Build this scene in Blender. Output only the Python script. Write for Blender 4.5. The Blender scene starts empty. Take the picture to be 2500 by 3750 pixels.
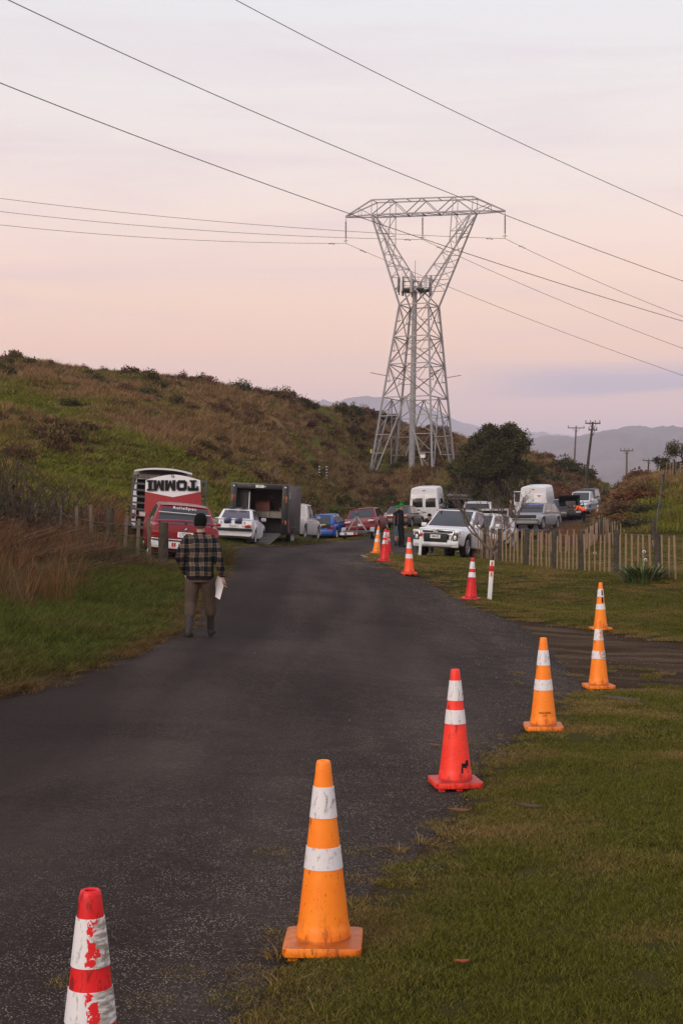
import bpy, bmesh, math, random, functools
import numpy as np
from mathutils import Vector, Matrix
random.seed(7)
rng = np.random.default_rng(7)
scene = bpy.context.scene
COL = scene.collection
R = math.radians

# ------------------------------------------------------------------ camera
F, CX, CY, CAMZ = 5208.0, 1250.0, 1875.0, 2.08      # 50 mm lens: focal length and centre in photo pixels
cam_d = bpy.data.cameras.new('camera')
cam = bpy.data.objects.new('camera', cam_d)
COL.objects.link(cam)
cam.location = (0, 0, CAMZ)
cam.rotation_euler = (R(90), 0, 0)
cam_d.sensor_fit = 'VERTICAL'
cam_d.sensor_height = 36
cam_d.lens = 50
cam_d.clip_start = 0.1
cam_d.clip_end = 60000
scene.camera = cam

# ------------------------------------------------------------------ world: dusk sky
SUN_EL, SUN_AZ = 26.0, 215.0        # soft glow of the bright sky behind the photographer, to the left (azimuth clockwise from +Y)
world = bpy.data.worlds.new('World')
scene.world = world
world.use_nodes = True
wt = world.node_tree
wt.nodes.clear()
def wn(t, **k):
    n = wt.nodes.new(t)
    for a, b in k.items():
        setattr(n, a, b)
    return n
def srgb(r, g, b):
    f = lambda c: (c / 255 / 12.92) if c / 255 <= 0.04045 else ((c / 255 + 0.055) / 1.055) ** 2.4
    return (f(r), f(g), f(b), 1)
tc = wn('ShaderNodeTexCoord')
sep = wn('ShaderNodeSeparateXYZ')
wt.links.new(tc.outputs['Generated'], sep.inputs[0])
ramp = wn('ShaderNodeValToRGB')
cr = ramp.color_ramp
stops = [(0.0, (212, 178, 198)), (0.055, (228, 186, 194)), (0.085, (246, 196, 182)), (0.115, (255, 202, 174)), (0.145, (255, 209, 181)),
         (0.19, (251, 219, 201)), (0.235, (241, 223, 214)), (0.29, (234, 226, 222)), (0.36, (226, 226, 228)), (0.6, (218, 220, 230)), (1.0, (210, 212, 228))]
cr.elements[0].position = stops[0][0]; cr.elements[0].color = srgb(*stops[0][1])
cr.elements[1].position = stops[-1][0]; cr.elements[1].color = srgb(*stops[-1][1])
for p, c in stops[1:-1]:
    e = cr.elements.new(p); e.color = srgb(*c)
wt.links.new(sep.outputs['Z'], ramp.inputs[0])
# thin streaks of cloud
mp = wn('ShaderNodeMapping'); mp.inputs['Scale'].default_value = (2.2, 2.2, 22)
wt.links.new(tc.outputs['Generated'], mp.inputs['Vector'])
nz = wn('ShaderNodeTexNoise'); nz.inputs['Scale'].default_value = 1.6; nz.inputs['Detail'].default_value = 6; nz.inputs['Roughness'].default_value = 0.55
nz.inputs['Distortion'].default_value = 0.4
wt.links.new(mp.outputs[0], nz.inputs['Vector'])
cl = wn('ShaderNodeMapRange'); cl.inputs['From Min'].default_value = 0.47; cl.inputs['From Max'].default_value = 0.78
wt.links.new(nz.outputs['Fac'], cl.inputs['Value'])
low = wn('ShaderNodeMapRange'); low.inputs['From Min'].default_value = 0.45; low.inputs['From Max'].default_value = 0.05
low.inputs['To Min'].default_value = 0.30; low.inputs['To Max'].default_value = 0.55
wt.links.new(sep.outputs['Z'], low.inputs['Value'])
mul = wn('ShaderNodeMath', operation='MULTIPLY')
wt.links.new(cl.outputs[0], mul.inputs[0]); wt.links.new(low.outputs[0], mul.inputs[1])
mixc = wn('ShaderNodeMix', data_type='RGBA')
mixc.inputs['B'].default_value = srgb(214, 186, 198)
wt.links.new(mul.outputs[0], mixc.inputs['Factor']); wt.links.new(ramp.outputs[0], mixc.inputs['A'])
# one long low bank of lavender cloud near the horizon
mp2 = wn('ShaderNodeMapping'); mp2.inputs['Scale'].default_value = (3.0, 3.0, 40); mp2.inputs['Location'].default_value = (1.9, 0.3, 0)
wt.links.new(tc.outputs['Generated'], mp2.inputs['Vector'])
nz2 = wn('ShaderNodeTexNoise'); nz2.inputs['Scale'].default_value = 1.0; nz2.inputs['Detail'].default_value = 7; nz2.inputs['Roughness'].default_value = 0.6
wt.links.new(mp2.outputs[0], nz2.inputs['Vector'])
cl2 = wn('ShaderNodeMapRange'); cl2.inputs['From Min'].default_value = 0.30; cl2.inputs['From Max'].default_value = 0.48
wt.links.new(nz2.outputs['Fac'], cl2.inputs['Value'])
band = wn('ShaderNodeValToRGB')
bc = band.color_ramp
bc.elements[0].position = 0.074; bc.elements[0].color = (0, 0, 0, 1)
bc.elements[1].position = 0.106; bc.elements[1].color = (0, 0, 0, 1)
e = bc.elements.new(0.083); e.color = (1, 1, 1, 1)
e = bc.elements.new(0.094); e.color = (0.9, 0.9, 0.9, 1)
wt.links.new(sep.outputs['Z'], band.inputs[0])
m2 = wn('ShaderNodeMath', operation='MULTIPLY'); m3 = wn('ShaderNodeMath', operation='MULTIPLY')
wt.links.new(cl2.outputs[0], m2.inputs[0]); wt.links.new(band.outputs[0], m2.inputs[1])
xr = wn('ShaderNodeMapRange', interpolation_type='SMOOTHSTEP'); xr.inputs['From Min'].default_value = 0.05; xr.inputs['From Max'].default_value = 0.17
wt.links.new(sep.outputs['X'], xr.inputs['Value'])
wt.links.new(m2.outputs[0], m3.inputs[0]); wt.links.new(xr.outputs[0], m3.inputs[1])
mixd = wn('ShaderNodeMix', data_type='RGBA'); mixd.inputs['B'].default_value = srgb(178, 160, 190)
wt.links.new(m3.outputs[0], mixd.inputs['Factor']); wt.links.new(mixc.outputs['Result'], mixd.inputs['A'])
sky = wn('ShaderNodeTexSky', sky_type='NISHITA', sun_disc=False)
sky.sun_elevation = R(4); sky.sun_rotation = R(SUN_AZ)
bg1 = wn('ShaderNodeBackground'); bg1.inputs['Strength'].default_value = 1.08
bg2 = wn('ShaderNodeBackground'); bg2.inputs['Strength'].default_value = 0.05
wt.links.new(mixd.outputs['Result'], bg1.inputs['Color']); wt.links.new(sky.outputs[0], bg2.inputs['Color'])
add = wn('ShaderNodeAddShader')
wt.links.new(bg1.outputs[0], add.inputs[0]); wt.links.new(bg2.outputs[0], add.inputs[1])
wo = wn('ShaderNodeOutputWorld')
wt.links.new(add.outputs[0], wo.inputs['Surface'])

# ------------------------------------------------------------------ sun: broad and soft (no hard shadows in the photo)
sd_ = bpy.data.lights.new('sun', 'SUN')
sun = bpy.data.objects.new('sun', sd_)
COL.objects.link(sun)
sd_.energy = 1.5
sd_.angle = R(32)
sd_.color = (1.0, 0.90, 0.82)
dv = Vector((math.sin(R(SUN_AZ)) * math.cos(R(SUN_EL)), math.cos(R(SUN_AZ)) * math.cos(R(SUN_EL)), math.sin(R(SUN_EL))))
sun.rotation_euler = (-dv).to_track_quat('-Z', 'Y').to_euler()

vs = scene.view_settings
vs.view_transform = 'Standard'; vs.look = 'None'; vs.exposure = 0.0; vs.gamma = 1.0; vs.use_curve_mapping = False
scene.render.engine = 'CYCLES'
cy = scene.cycles
cy.use_denoising = True
try:
    cy.denoiser = 'OPENIMAGEDENOISE'
except Exception:
    pass
cy.denoising_prefilter = 'NONE'
cy.max_bounces = 6; cy.diffuse_bounces = 3; cy.glossy_bounces = 3; cy.transmission_bounces = 4; cy.volume_bounces = 1; cy.transparent_max_bounces = 6
cy.sample_clamp_indirect = 6

# ------------------------------------------------------------------ helpers
def P(px, py, d):
    return Vector(((px - CX) / F * d, d, CAMZ - (py - CY) / F * d))
def PX(px, d):
    return (px - CX) / F * d

def link(o, parent=None):
    COL.objects.link(o)
    if parent is not None:
        o.parent = parent
    return o
def tag(o, label=None, cat=None, group=None, kind=None):
    if label: o['label'] = label
    if cat: o['category'] = cat
    if group: o['group'] = group
    if kind: o['kind'] = kind
    return o
def empty(name, loc=(0, 0, 0), rz=0.0, label=None, cat=None, group=None):
    o = bpy.data.objects.new(name, None)
    o.empty_display_size = 0.1
    COL.objects.link(o)
    o.location = loc
    o.rotation_euler = (0, 0, rz)
    return tag(o, label, cat, group)
def mesh(name, V, Fc, mats=None, smooth=False, sharp=None):
    me = bpy.data.meshes.new(name)
    if isinstance(V, np.ndarray): V = V.tolist()
    if isinstance(Fc, np.ndarray): Fc = Fc.tolist()
    me.from_pydata(V, [], Fc)
    for m in ([mats] if mats is not None and not isinstance(mats, (list, tuple)) else (mats or [])):
        me.materials.append(m)
    if smooth or sharp:
        me.polygons.foreach_set('use_smooth', [True] * len(me.polygons))
    if sharp:
        me.set_sharp_from_angle(angle=R(sharp))
    me.update()
    return me
def mobj(name, V, Fc, m, parent=None, smooth=False, sharp=None):
    return link(bpy.data.objects.new(name, mesh(name, V, Fc, m, smooth, sharp)), parent)
def obj(name, me, parent=None, loc=None, rot=None, scl=None):
    o = bpy.data.objects.new(name, me)
    link(o, parent)
    if loc is not None: o.location = loc
    if rot is not None: o.rotation_euler = rot
    if scl is not None: o.scale = scl
    return o

def box_vf(c, s, bev=0.0):
    x, y, z = c; a, b, d = s[0] / 2, s[1] / 2, s[2] / 2
    V = [(x + i * a, y + j * b, z + k * d) for i in (-1, 1) for j in (-1, 1) for k in (-1, 1)]
    Fc = [(0, 1, 3, 2), (4, 6, 7, 5), (0, 4, 5, 1), (2, 3, 7, 6), (0, 2, 6, 4), (1, 5, 7, 3)]
    return V, Fc
def bevel_mesh(me, w, seg=2):
    bm = bmesh.new(); bm.from_mesh(me)
    bmesh.ops.remove_doubles(bm, verts=bm.verts, dist=1e-5)
    bmesh.ops.bevel(bm, geom=list(bm.edges), offset=w, segments=seg, affect='EDGES', profile=0.5, clamp_overlap=True)
    bm.to_mesh(me); bm.free()
    me.polygons.foreach_set('use_smooth', [True] * len(me.polygons))
    me.set_sharp_from_angle(angle=R(40))
def box(name, c, s, m, parent=None, bev=0.0, rot=None):
    V, Fc = box_vf((0, 0, 0), s)
    me = mesh(name, V, Fc, m)
    if bev: bevel_mesh(me, bev)
    return obj(name, me, parent, c, rot)
class MB:
    def __init__(s): s.v = []; s.f = []
    def add(s, V, Fc):
        n = len(s.v); s.v += [tuple(p) for p in V]; s.f += [tuple(i + n for i in q) for q in Fc]; return s
    def box(s, c, sz): return s.add(*box_vf(c, sz))
    def tube(s, pts, rad, n=6, cap=True):
        pts = [Vector(p) for p in pts]
        rad = rad if isinstance(rad, (list, tuple)) else [rad] * len(pts)
        V = []; Fc = []
        up = Vector((0, 0, 1))
        prev = None
        for i, p in enumerate(pts):
            t = (pts[min(i + 1, len(pts) - 1)] - pts[max(i - 1, 0)])
            t = t.normalized() if t.length > 1e-9 else Vector((0, 0, 1))
            if prev is None:
                a = t.cross(up)
                if a.length < 1e-3: a = t.cross(Vector((0, 1, 0)))
                a.normalize()
            else:
                a = prev - t * prev.dot(t)
                a = a.normalized() if a.length > 1e-6 else t.orthogonal().normalized()
            prev = a
            b = t.cross(a)
            for k in range(n):
                w = 2 * math.pi * k / n
                V.append(p + (a * math.cos(w) + b * math.sin(w)) * rad[i])
        for i in range(len(pts) - 1):
            for k in range(n):
                Fc.append((i * n + k, i * n + (k + 1) % n, (i + 1) * n + (k + 1) % n, (i + 1) * n + k))
        if cap:
            Fc.append(tuple(range(n))[::-1]); Fc.append(tuple(range((len(pts) - 1) * n, len(pts) * n)))
        return s.add(V, Fc)
    def lathe(s, prof, n=24, axis='z', c=(0, 0, 0), closed=False):
        V = []; Fc = []
        for r, z in prof:
            for k in range(n):
                w = 2 * math.pi * k / n
                if axis == 'z': V.append((c[0] + r * math.cos(w), c[1] + r * math.sin(w), c[2] + z))
                elif axis == 'x': V.append((c[0] + z, c[1] + r * math.cos(w), c[2] + r * math.sin(w)))
                else: V.append((c[0] + r * math.cos(w), c[1] + z, c[2] + r * math.sin(w)))
        m = len(prof)
        for i in range(m - 1 + (1 if closed else 0)):
            for k in range(n):
                j = (i + 1) % m
                Fc.append((i * n + k, i * n + (k + 1) % n, j * n + (k + 1) % n, j * n + k))
        return s.add(V, Fc)
    def build(s, name, m, parent=None, smooth=False, sharp=None):
        return mobj(name, s.v, s.f, m, parent, smooth, sharp)

_ubar = {}
def bar(name, p, q, t, m, parent, t2=None):
    """a straight steel angle / rod between p and q, sharing one unit mesh per material"""
    if m.name not in _ubar:
        V, Fc = box_vf((0, 0, 0.5), (1, 1, 1))
        _ubar[m.name] = mesh('bar', V, Fc, m)
    p = Vector(p); q = Vector(q); d = q - p
    o = bpy.data.objects.new(name, _ubar[m.name])
    link(o, parent)
    o.location = p
    o.rotation_mode = 'QUATERNION'
    o.rotation_quaternion = d.to_track_quat('Z', 'Y')
    o.scale = (t, t2 or t, d.length)
    return o

# ---- numpy value noise
_perm = rng.random((256, 256))
def vnoise(x, y):
    x = np.asarray(x, float); y = np.asarray(y, float)
    xi = np.floor(x).astype(int); yi = np.floor(y).astype(int)
    fx = x - xi; fy = y - yi
    fx = fx * fx * (3 - 2 * fx); fy = fy * fy * (3 - 2 * fy)
    g = lambda a, b: _perm[a & 255, b & 255]
    return (g(xi, yi) * (1 - fx) + g(xi + 1, yi) * fx) * (1 - fy) + (g(xi, yi + 1) * (1 - fx) + g(xi + 1, yi + 1) * fx) * fy
def fbm(x, y, o=4):
    s = 0; a = 0.5; t = 0
    for i in range(o):
        s = s + a * vnoise(x * 2 ** i + 17.3 * i, y * 2 ** i + 5.1 * i); t += a; a *= 0.5
    return s / t
def sstep(a, b, x):
    t = np.clip((np.asarray(x, float) - a) / (b - a), 0, 1)
    return t * t * (3 - 2 * t)

# ------------------------------------------------------------------ materials
class NT:
    def __init__(s, name):
        s.m = bpy.data.materials.new(name); s.m.use_nodes = True
        s.t = s.m.node_tree; s.t.nodes.clear()
        s.out = s.n('ShaderNodeOutputMaterial')
        s.b = s.n('ShaderNodeBsdfPrincipled')
        s.l(s.b.outputs[0], s.out.inputs['Surface'])
    def n(s, t, ins=None, **k):
        n = s.t.nodes.new(t)
        for a, b in k.items(): setattr(n, a, b)
        for a, b in (ins or {}).items():
            if hasattr(b, 'is_output'): s.l(b, n.inputs[a])
            else: n.inputs[a].default_value = b
        return n
    def l(s, a, b): s.t.links.new(a, b)
    def coord(s, kind='Object'): return s.n('ShaderNodeTexCoord').outputs[kind]
    def noise(s, vec, sc, det=3, rough=0.55, dist=0.0):
        return s.n('ShaderNodeTexNoise', {'Vector': vec, 'Scale': sc, 'Detail': det, 'Roughness': rough, 'Distortion': dist}).outputs['Fac']
    def rng(s, v, a, b, c=0.0, d=1.0): return s.n('ShaderNodeMapRange', {'Value': v, 'From Min': a, 'From Max': b, 'To Min': c, 'To Max': d}).outputs[0]
    def mix(s, f, a, b, bt='MIX'):
        n = s.n('ShaderNodeMix', data_type='RGBA', blend_type=bt)
        for k, v in (('Factor', f), ('A', a), ('B', b)):
            if hasattr(v, 'is_output'): s.l(v, n.inputs[k])
            else: n.inputs[k].default_value = v if k == 'Factor' else (tuple(v) + (1,))[:4]
        return n.outputs['Result']
    def math(s, op, a, b=0.0, c=0.0):
        n = s.n('ShaderNodeMath', operation=op)
        for i, v in enumerate((a, b, c)):
            if hasattr(v, 'is_output'): s.l(v, n.inputs[i])
            else: n.inputs[i].default_value = v
        return n.outputs[0]
    def bump(s, h, st=0.3, dist=0.01):
        b = s.n('ShaderNodeBump', {'Height': h, 'Strength': st, 'Distance': dist}); s.l(b.outputs[0], s.b.inputs['Normal'])
    def set(s, **k):
        for a, v in k.items():
            a = {'base': 'Base Color', 'rough': 'Roughness', 'metal': 'Metallic', 'spec': 'Specular IOR Level', 'coat': 'Coat Weight', 'coatr': 'Coat Roughness', 'sss': 'Subsurface Weight'}[a]
            if hasattr(v, 'is_output'): s.l(v, s.b.inputs[a])
            else: s.b.inputs[a].default_value = (tuple(v) + (1,))[:4] if a == 'Base Color' else v
        return s

def simple(name, col, rough=0.6, spec=0.4, metal=0.0, var=0.25, sc=6.0, dirt=None, dirtamt=0.0, bump=0.0, coat=0.0):
    """plain coat of colour with uneven tone and, if asked, dirt blotches"""
    t = NT(name)
    v = t.coord()
    n = t.noise(v, sc, 4)
    c2 = tuple(c * (1 - var) for c in col)
    base = t.mix(t.rng(n, 0.35, 0.65), col, c2)
    if dirt is not None:
        d = t.noise(v, sc * 2.7, 6, 0.7)
        base = t.mix(t.rng(d, 0.62 - dirtamt, 0.75, 0, 0.85), base, dirt)
    t.set(base=base, rough=rough, spec=spec, metal=metal, coat=coat)
    if coat: t.set(coatr=0.05)
    if bump: t.bump(t.noise(v, sc * 6, 4), bump, 0.01)
    return t.m
_paint = {}
def paint(col, name='car_paint', dirty=0.10):
    k = (tuple(col), dirty)
    if k not in _paint:
        t = NT(name)
        v = t.coord()
        n = t.noise(v, 2.0, 5, 0.65)
        sp = t.n('ShaderNodeSeparateXYZ', {0: v}).outputs['Z']
        lowd = t.rng(sp, 0.9, 0.2, 0.0, 1.0)                       # road film on the sills
        f = t.math('MULTIPLY', t.rng(n, 0.35, 0.75, 0.2, 1.0), t.math('ADD', t.math('MULTIPLY', lowd, dirty * 4), dirty))
        t.set(base=t.mix(f, col, (0.10, 0.08, 0.065)), rough=t.rng(n, 0.3, 0.7, 0.32, 0.48), spec=0.35, coat=0.18)
        t.set(coatr=0.10)
        _paint[k] = t.m
    return _paint[k]

M = {}
M['glass'] = simple('tinted_glass', (0.018, 0.019, 0.021), 0.06, 0.6, var=0.3, coat=0.3)
M['rubber'] = simple('tyre_rubber', (0.018, 0.017, 0.017), 0.85, 0.2, var=0.3, dirt=(0.06, 0.05, 0.04), dirtamt=0.05)
M['rim'] = simple('alloy', (0.55, 0.55, 0.57), 0.35, 0.5, metal=0.7, var=0.15)
M['rimw'] = simple('white_rim', (0.7, 0.7, 0.7), 0.45, 0.4, var=0.15)
M['plastic'] = simple('black_trim', (0.02, 0.02, 0.021), 0.6, 0.3)
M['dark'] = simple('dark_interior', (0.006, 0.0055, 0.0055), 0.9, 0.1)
M['redlens'] = simple('red_lens', (0.30, 0.008, 0.010), 0.15, 0.5, coat=0.5)
M['amber'] = simple('amber_lens', (0.75, 0.22, 0.02), 0.2, 0.5, coat=0.3)
M['lamp'] = simple('clear_lens', (0.62, 0.62, 0.60), 0.12, 0.6, coat=0.5)
M['plate'] = simple('plate_white', (0.78, 0.78, 0.76), 0.5, 0.3, var=0.08)
M['ink'] = simple('black_ink', (0.012, 0.012, 0.013), 0.6, 0.2)
M['whitepaint'] = simple('white_paint', (0.78, 0.77, 0.76), 0.5, 0.35, var=0.1)
M['redpaint'] = simple('red_paint', (0.55, 0.012, 0.02), 0.45, 0.4, var=0.15)
M['chrome'] = simple('chrome', (0.6, 0.6, 0.6), 0.18, 0.5, metal=1.0, var=0.1)
M['galv'] = simple('galvanised_steel', (0.34, 0.33, 0.335), 0.6, 0.35, metal=0.1, var=0.25, sc=3)
M['galvd'] = simple('weathered_galvanised_steel', (0.17, 0.16, 0.16), 0.6, 0.3, metal=0.1, var=0.3, sc=3)
M['steelgrey'] = simple('grey_steel', (0.10, 0.105, 0.11), 0.5, 0.5, metal=0.3, var=0.3)
M['wire'] = simple('wire', (0.10, 0.085, 0.07), 0.5, 0.4, metal=0.3)
M['skin'] = simple('skin', (0.42, 0.23, 0.17), 0.5, 0.4, var=0.2, sc=14)
M['blackcloth'] = simple('black_cloth', (0.012, 0.012, 0.014), 0.9, 0.15, var=0.3, sc=30, bump=0.2)
M['woodpost'] = simple('weathered_wood', (0.075, 0.062, 0.048), 0.9, 0.15, var=0.5, sc=9, dirt=(0.10, 0.12, 0.06), dirtamt=0.06, bump=0.5)
M['rawwood'] = simple('raw_timber', (0.34, 0.225, 0.14), 0.8, 0.2, var=0.30, sc=5, dirt=(0.16, 0.11, 0.07), dirtamt=0.05, bump=0.3)
M['greywood'] = simple('grey_timber', (0.17, 0.135, 0.10), 0.85, 0.2, var=0.4, sc=6, dirt=(0.09, 0.075, 0.055), dirtamt=0.06, bump=0.4)
M['bark'] = simple('bark', (0.075, 0.055, 0.042), 0.9, 0.1, var=0.4, sc=12, bump=0.5)
M['barkgrey'] = simple('grey_bark', (0.16, 0.125, 0.10), 0.9, 0.1, var=0.4, sc=12, bump=0.5)

# ------------------------------------------------------------------ terrain
def A(px, py, d):
    p = P(px, py, d); return (p.x, p.y, p.z)
ANCH = [(PX(332, 4.5), 4.5, -0.03), A(1183, 3498, 6.7), A(1666, 2890, 10.85), A(1988, 2684, 13.7), A(2190, 2528, 18.4), A(2197, 2312, 26.7),
        A(1723, 2200, 30), A(1793, 2211, 32.8), A(1497, 2106, 34), A(1407, 2060, 38.6), A(1377, 2031, 46), A(1537, 2042, 49.5),
        A(1463, 2001, 59), A(733, 2336, 20.4), A(665, 2083, 33.5), A(851, 1996, 54.6), A(1069, 1995, 60), A(1140, 1983, 71),
        A(1245, 1974, 81), A(1321, 1960, 81), A(1448, 1935, 88), A(1553, 1930, 96), A(1960, 1940, 95), A(2184, 1897, 106), A(1640, 2042, 51),
        A(2480, 2131, 34.5), A(1713, 2059, 53), A(2100, 2095, 42),
        (-8, 14, .80), (-8, 22, 1.30), (-8.2, 36, 1.42), (-3.9, 30, .86), (-14, 30, 1.9), (-14, 50, 1.7), (-5.5, 27, .95), (-7, 45, 1.0), (-10, 60, 1.1), (-6, 70, .9), (-14, 80, 1.3),
        (10, 20, -.35), (14, 30, .1), (16, 60, .45), (15, 75, .75), (10, 62, .35),
        (0, -10, 0), (-10, 0, .1), (10, 0, .05), (8, 8, -.05), (4, 6, 0.0), (12, 12, -.15), (-3.4, 14, .18), (-4.5, 9, .08), (-9, 3, .08), (-2.4, 21.8, .27),
        (7, 97, 1.15), (17, 112, 1.8), (30, 125, 2.4), (-3, 100, 1.3), (-12, 110, 1.4), (30, 90, 1.1), (30, 40, .3), (0, 125, 1.5)]
_a = np.array(ANCH)
def _phi(r2):
    return 0.5 * r2 * np.log(r2 + 1e-9)
def _rbf():
    n = len(_a)
    K = _phi((_a[:, None, 0] - _a[None, :, 0]) ** 2 + (_a[:, None, 1] - _a[None, :, 1]) ** 2) + np.eye(n) * 0.3
    Q = np.c_[np.ones(n), _a[:, :2]]
    S = np.block([[K, Q], [Q.T, np.zeros((3, 3))]])
    return np.linalg.solve(S, np.r_[_a[:, 2], 0, 0, 0])
_w = _rbf()
def base_z(x, y):
    x = np.asarray(x, float); y = np.asarray(y, float)
    sh = x.shape
    xx = np.clip(x, -16, 34).ravel(); yy = np.clip(y, -10, 125).ravel()
    o = _w[-3] + _w[-2] * xx + _w[-1] * yy
    for i in range(len(_a)):
        o = o + _w[i] * _phi((xx - _a[i, 0]) ** 2 + (yy - _a[i, 1]) ** 2)
    return o.reshape(sh)
HT = np.array([  # photo column, depth of the foot, depth of the crest, photo row of the crest, steepness
    (-1500, 42, 118, 1345, 1.1), (0, 50, 125, 1330, 1.1), (100, 52, 125, 1327, 1.1), (380, 58, 128, 1364, 1.1), (750, 68, 132, 1408, 1.15), (1020, 80, 140, 1455, 1.3),
    (1210, 92, 152, 1502, 2.1), (1350, 98, 163, 1520, 3.2), (1470, 100, 166, 1545, 2.6), (1560, 103, 168, 1565, 1.9), (1660, 106, 170, 1592, 1.9), (1960, 118, 170, 1672, 1.4), (2070, 124, 172, 1712, 1.2), (2200, 132, 178, 1782, 1.2),
    (2270, 140, 185, 1826, 1.2), (2400, 150, 190, 1868, 1.2), (4200, 150, 190, 1868, 1.2)])
def hill_z(x, y, b):
    px = CX + F * np.asarray(x, float) / np.maximum(y, 1.0)
    fo, cr_, py, pw = [np.interp(px, HT[:, 0], HT[:, i]) for i in (1, 2, 3, 4)]
    cz = CAMZ - (py - CY) / F * cr_
    t = (y - fo) / (cr_ - fo)
    tt = np.clip(t, 0, 1)
    up = (cz - b) * tt ** pw
    lump = (fbm(x * 0.09, y * 0.09, 4) - 0.5) * 3.2 * sstep(0.05, 0.4, t) * (1 - 0.75 * sstep(0.8, 1.0, t))
    lump = lump + (fbm(x * 0.35 + 9, y * 0.35, 3) - 0.5) * 0.9 * sstep(0.0, 0.3, t) * (1 - 0.6 * sstep(0.85, 1.0, t))
    dn = np.where(t > 1, -np.minimum((y - cr_) * 0.10, cz + 6), 0)
    return np.where(t > 0, up + lump * (t < 1.3) + dn, 0)
def bank_z(x, y):
    px = CX + F * np.asarray(x, float) / np.maximum(y, 1.0)
    h = np.interp(px, [2180, 2225, 2290, 2350, 2430, 2520, 3200], [0, .5, 2.0, 2.7, 2.9, 3.1, 3.6])
    s = sstep(70, 92, y) * (1 - sstep(104, 150, y))
    return h * s * (0.85 + 0.3 * fbm(x * 0.4, y * 0.4, 3))
def gz(x, y):
    x = np.asarray(x, float); y = np.asarray(y, float)
    b = base_z(x, y)
    return b + hill_z(x, y, b) + bank_z(x, y)
def gz1(x, y): return float(gz(np.array([x]), np.array([y]))[0])
def hit(px, py):
    d = np.concatenate([np.arange(2.0, 60.0, 0.6), np.arange(60.0, 260.0, 1.5)])
    for _ in range(3):
        x = (px - CX) / F * d
        z = CAMZ - (py - CY) / F * d
        k = max(1, int(np.argmax(z < gz(x, d))))
        d = np.linspace(d[k - 1], d[k], 14)
    d = d[7]
    return ((px - CX) / F * d, d)
S = 2500 / 1568
def hits(l): return [hit(a * S, b * S) for a, b in l]
ROAD = [(-14, -12), (-9.5, 2), (-5.6, 9)] + hits([(0, 1615), (130, 1580), (300, 1511), (380, 1478), (430, 1452)]) + [(-2.45, 27), (-2.6, 33), (-3.2, 43), (-4.2, 51), (-4.1, 52.6), (-3.06, 55)] \
    + [hit(a, b) for a, b in ((1115, 1996), (1191, 1987), (1268, 1979), (1344, 1966), (1478, 1951), (1560, 1941))] + [(7, 98), (12, 104), (17, 113), (24, 123), (34, 131)] \
    + [(36, 124), (25, 115), (18.5, 105), (13.5, 92), (10, 80), (6.8, 70), (4.6, 62), (3.0, 56), (2.0, 51), (1.15, 47.6), (0.75, 45.9), (0.7, 44)] \
    + hits([(845, 1290), (880, 1299), (920, 1313), (960, 1328), (1010, 1353), (1060, 1384), (1130, 1412), (1195, 1442), (1250, 1500), (1300, 1555), (1308, 1588), (1232, 1635), (1205, 1680),
            (1112, 1735), (1085, 1790), (1062, 1835), (965, 1932), (900, 1995), (800, 2065), (640, 2190), (555, 2290), (505, 2352)]) + [(-1.1, 4), (-3.2, 0), (-8, -12)]
TRACK = hits([(1100, 1405), (1200, 1424), (1330, 1444), (1450, 1462), (1568, 1480)]) + [(9, 21.5), (14, 20), (14, 15.5), (8, 16.0)] + hits([(1567, 1588), (1440, 1590), (1330, 1592), (1290, 1596), (1180, 1520)])
def sdist(poly, x, y):
    """signed distance to a polygon, negative inside"""
    x = np.asarray(x, float); y = np.asarray(y, float)
    d = np.full(x.shape, 1e9); ins = np.zeros(x.shape, bool)
    n = len(poly)
    for i in range(n):
        ax, ay = poly[i]; bx, by = poly[(i + 1) % n]
        ex, ey = bx - ax, by - ay
        t = np.clip(((x - ax) * ex + (y - ay) * ey) / (ex * ex + ey * ey + 1e-12), 0, 1)
        d = np.minimum(d, (x - ax - t * ex) ** 2 + (y - ay - t * ey) ** 2)
        c = ((ay > y) != (by > y)) & (x < ex * (y - ay) / (ey + 1e-12) + ax)
        ins ^= c
    d = np.sqrt(d)
    return np.where(ins, -d, d)
def road_sd(x, y):
    x = np.asarray(x, float); y = np.asarray(y, float)
    o = np.full(x.shape, 50.0)
    k = (y < 140) & (np.abs(x) < 60)
    o[k] = sdist(ROAD, x[k], y[k])
    return o
def track_sd(x, y):
    x = np.asarray(x, float); y = np.asarray(y, float)
    o = np.full(x.shape, 50.0)
    k = (y < 50) & (y > 5) & (x > -3)
    o[k] = sdist(TRACK, x[k], y[k])
    return o

def edge_noise(x, y):
    return (fbm(x * 2.9, y * 2.9, 4) - 0.5) * 0.34 + (fbm(x * 0.6 + 3, y * 0.6, 3) - 0.5) * 0.4
def ground_z(x, y):
    """the surface the grass grows from"""
    s = road_sd(x, y); tr = track_sd(x, y)
    e = np.where(x > -1.2, edge_noise(x, y) * 0.8, edge_noise(x, y) * 0.45)
    s2 = s + e
    k = sstep(-0.35, 0.25, s2)
    z = gz(x, y) + (-0.07 + 0.10 * k)
    z = z - 0.045 * (1 - sstep(-0.3, 0.3, tr + e)) * k
    near = sstep(160, 30, y)
    z = z + (fbm(x * 1.1, y * 1.1, 4) - 0.5) * 0.10 * k * sstep(0.0, 1.2, s) + (fbm(x * 7, y * 7, 2) - 0.5) * 0.02 * k * near
    return z, s2, tr + e
def gnd(x, y):
    return _gnd(round(float(x), 4), round(float(y), 4))
@functools.lru_cache(None)
def _gnd(x, y):
    z, _, _ = ground_z(np.array([float(x)]), np.array([float(y)]))
    zr = gz1(x, y) + 0.0
    return max(float(z[0]), zr) if road_sd(np.array([float(x)]), np.array([float(y)]))[0] < 0.4 else float(z[0])

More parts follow.
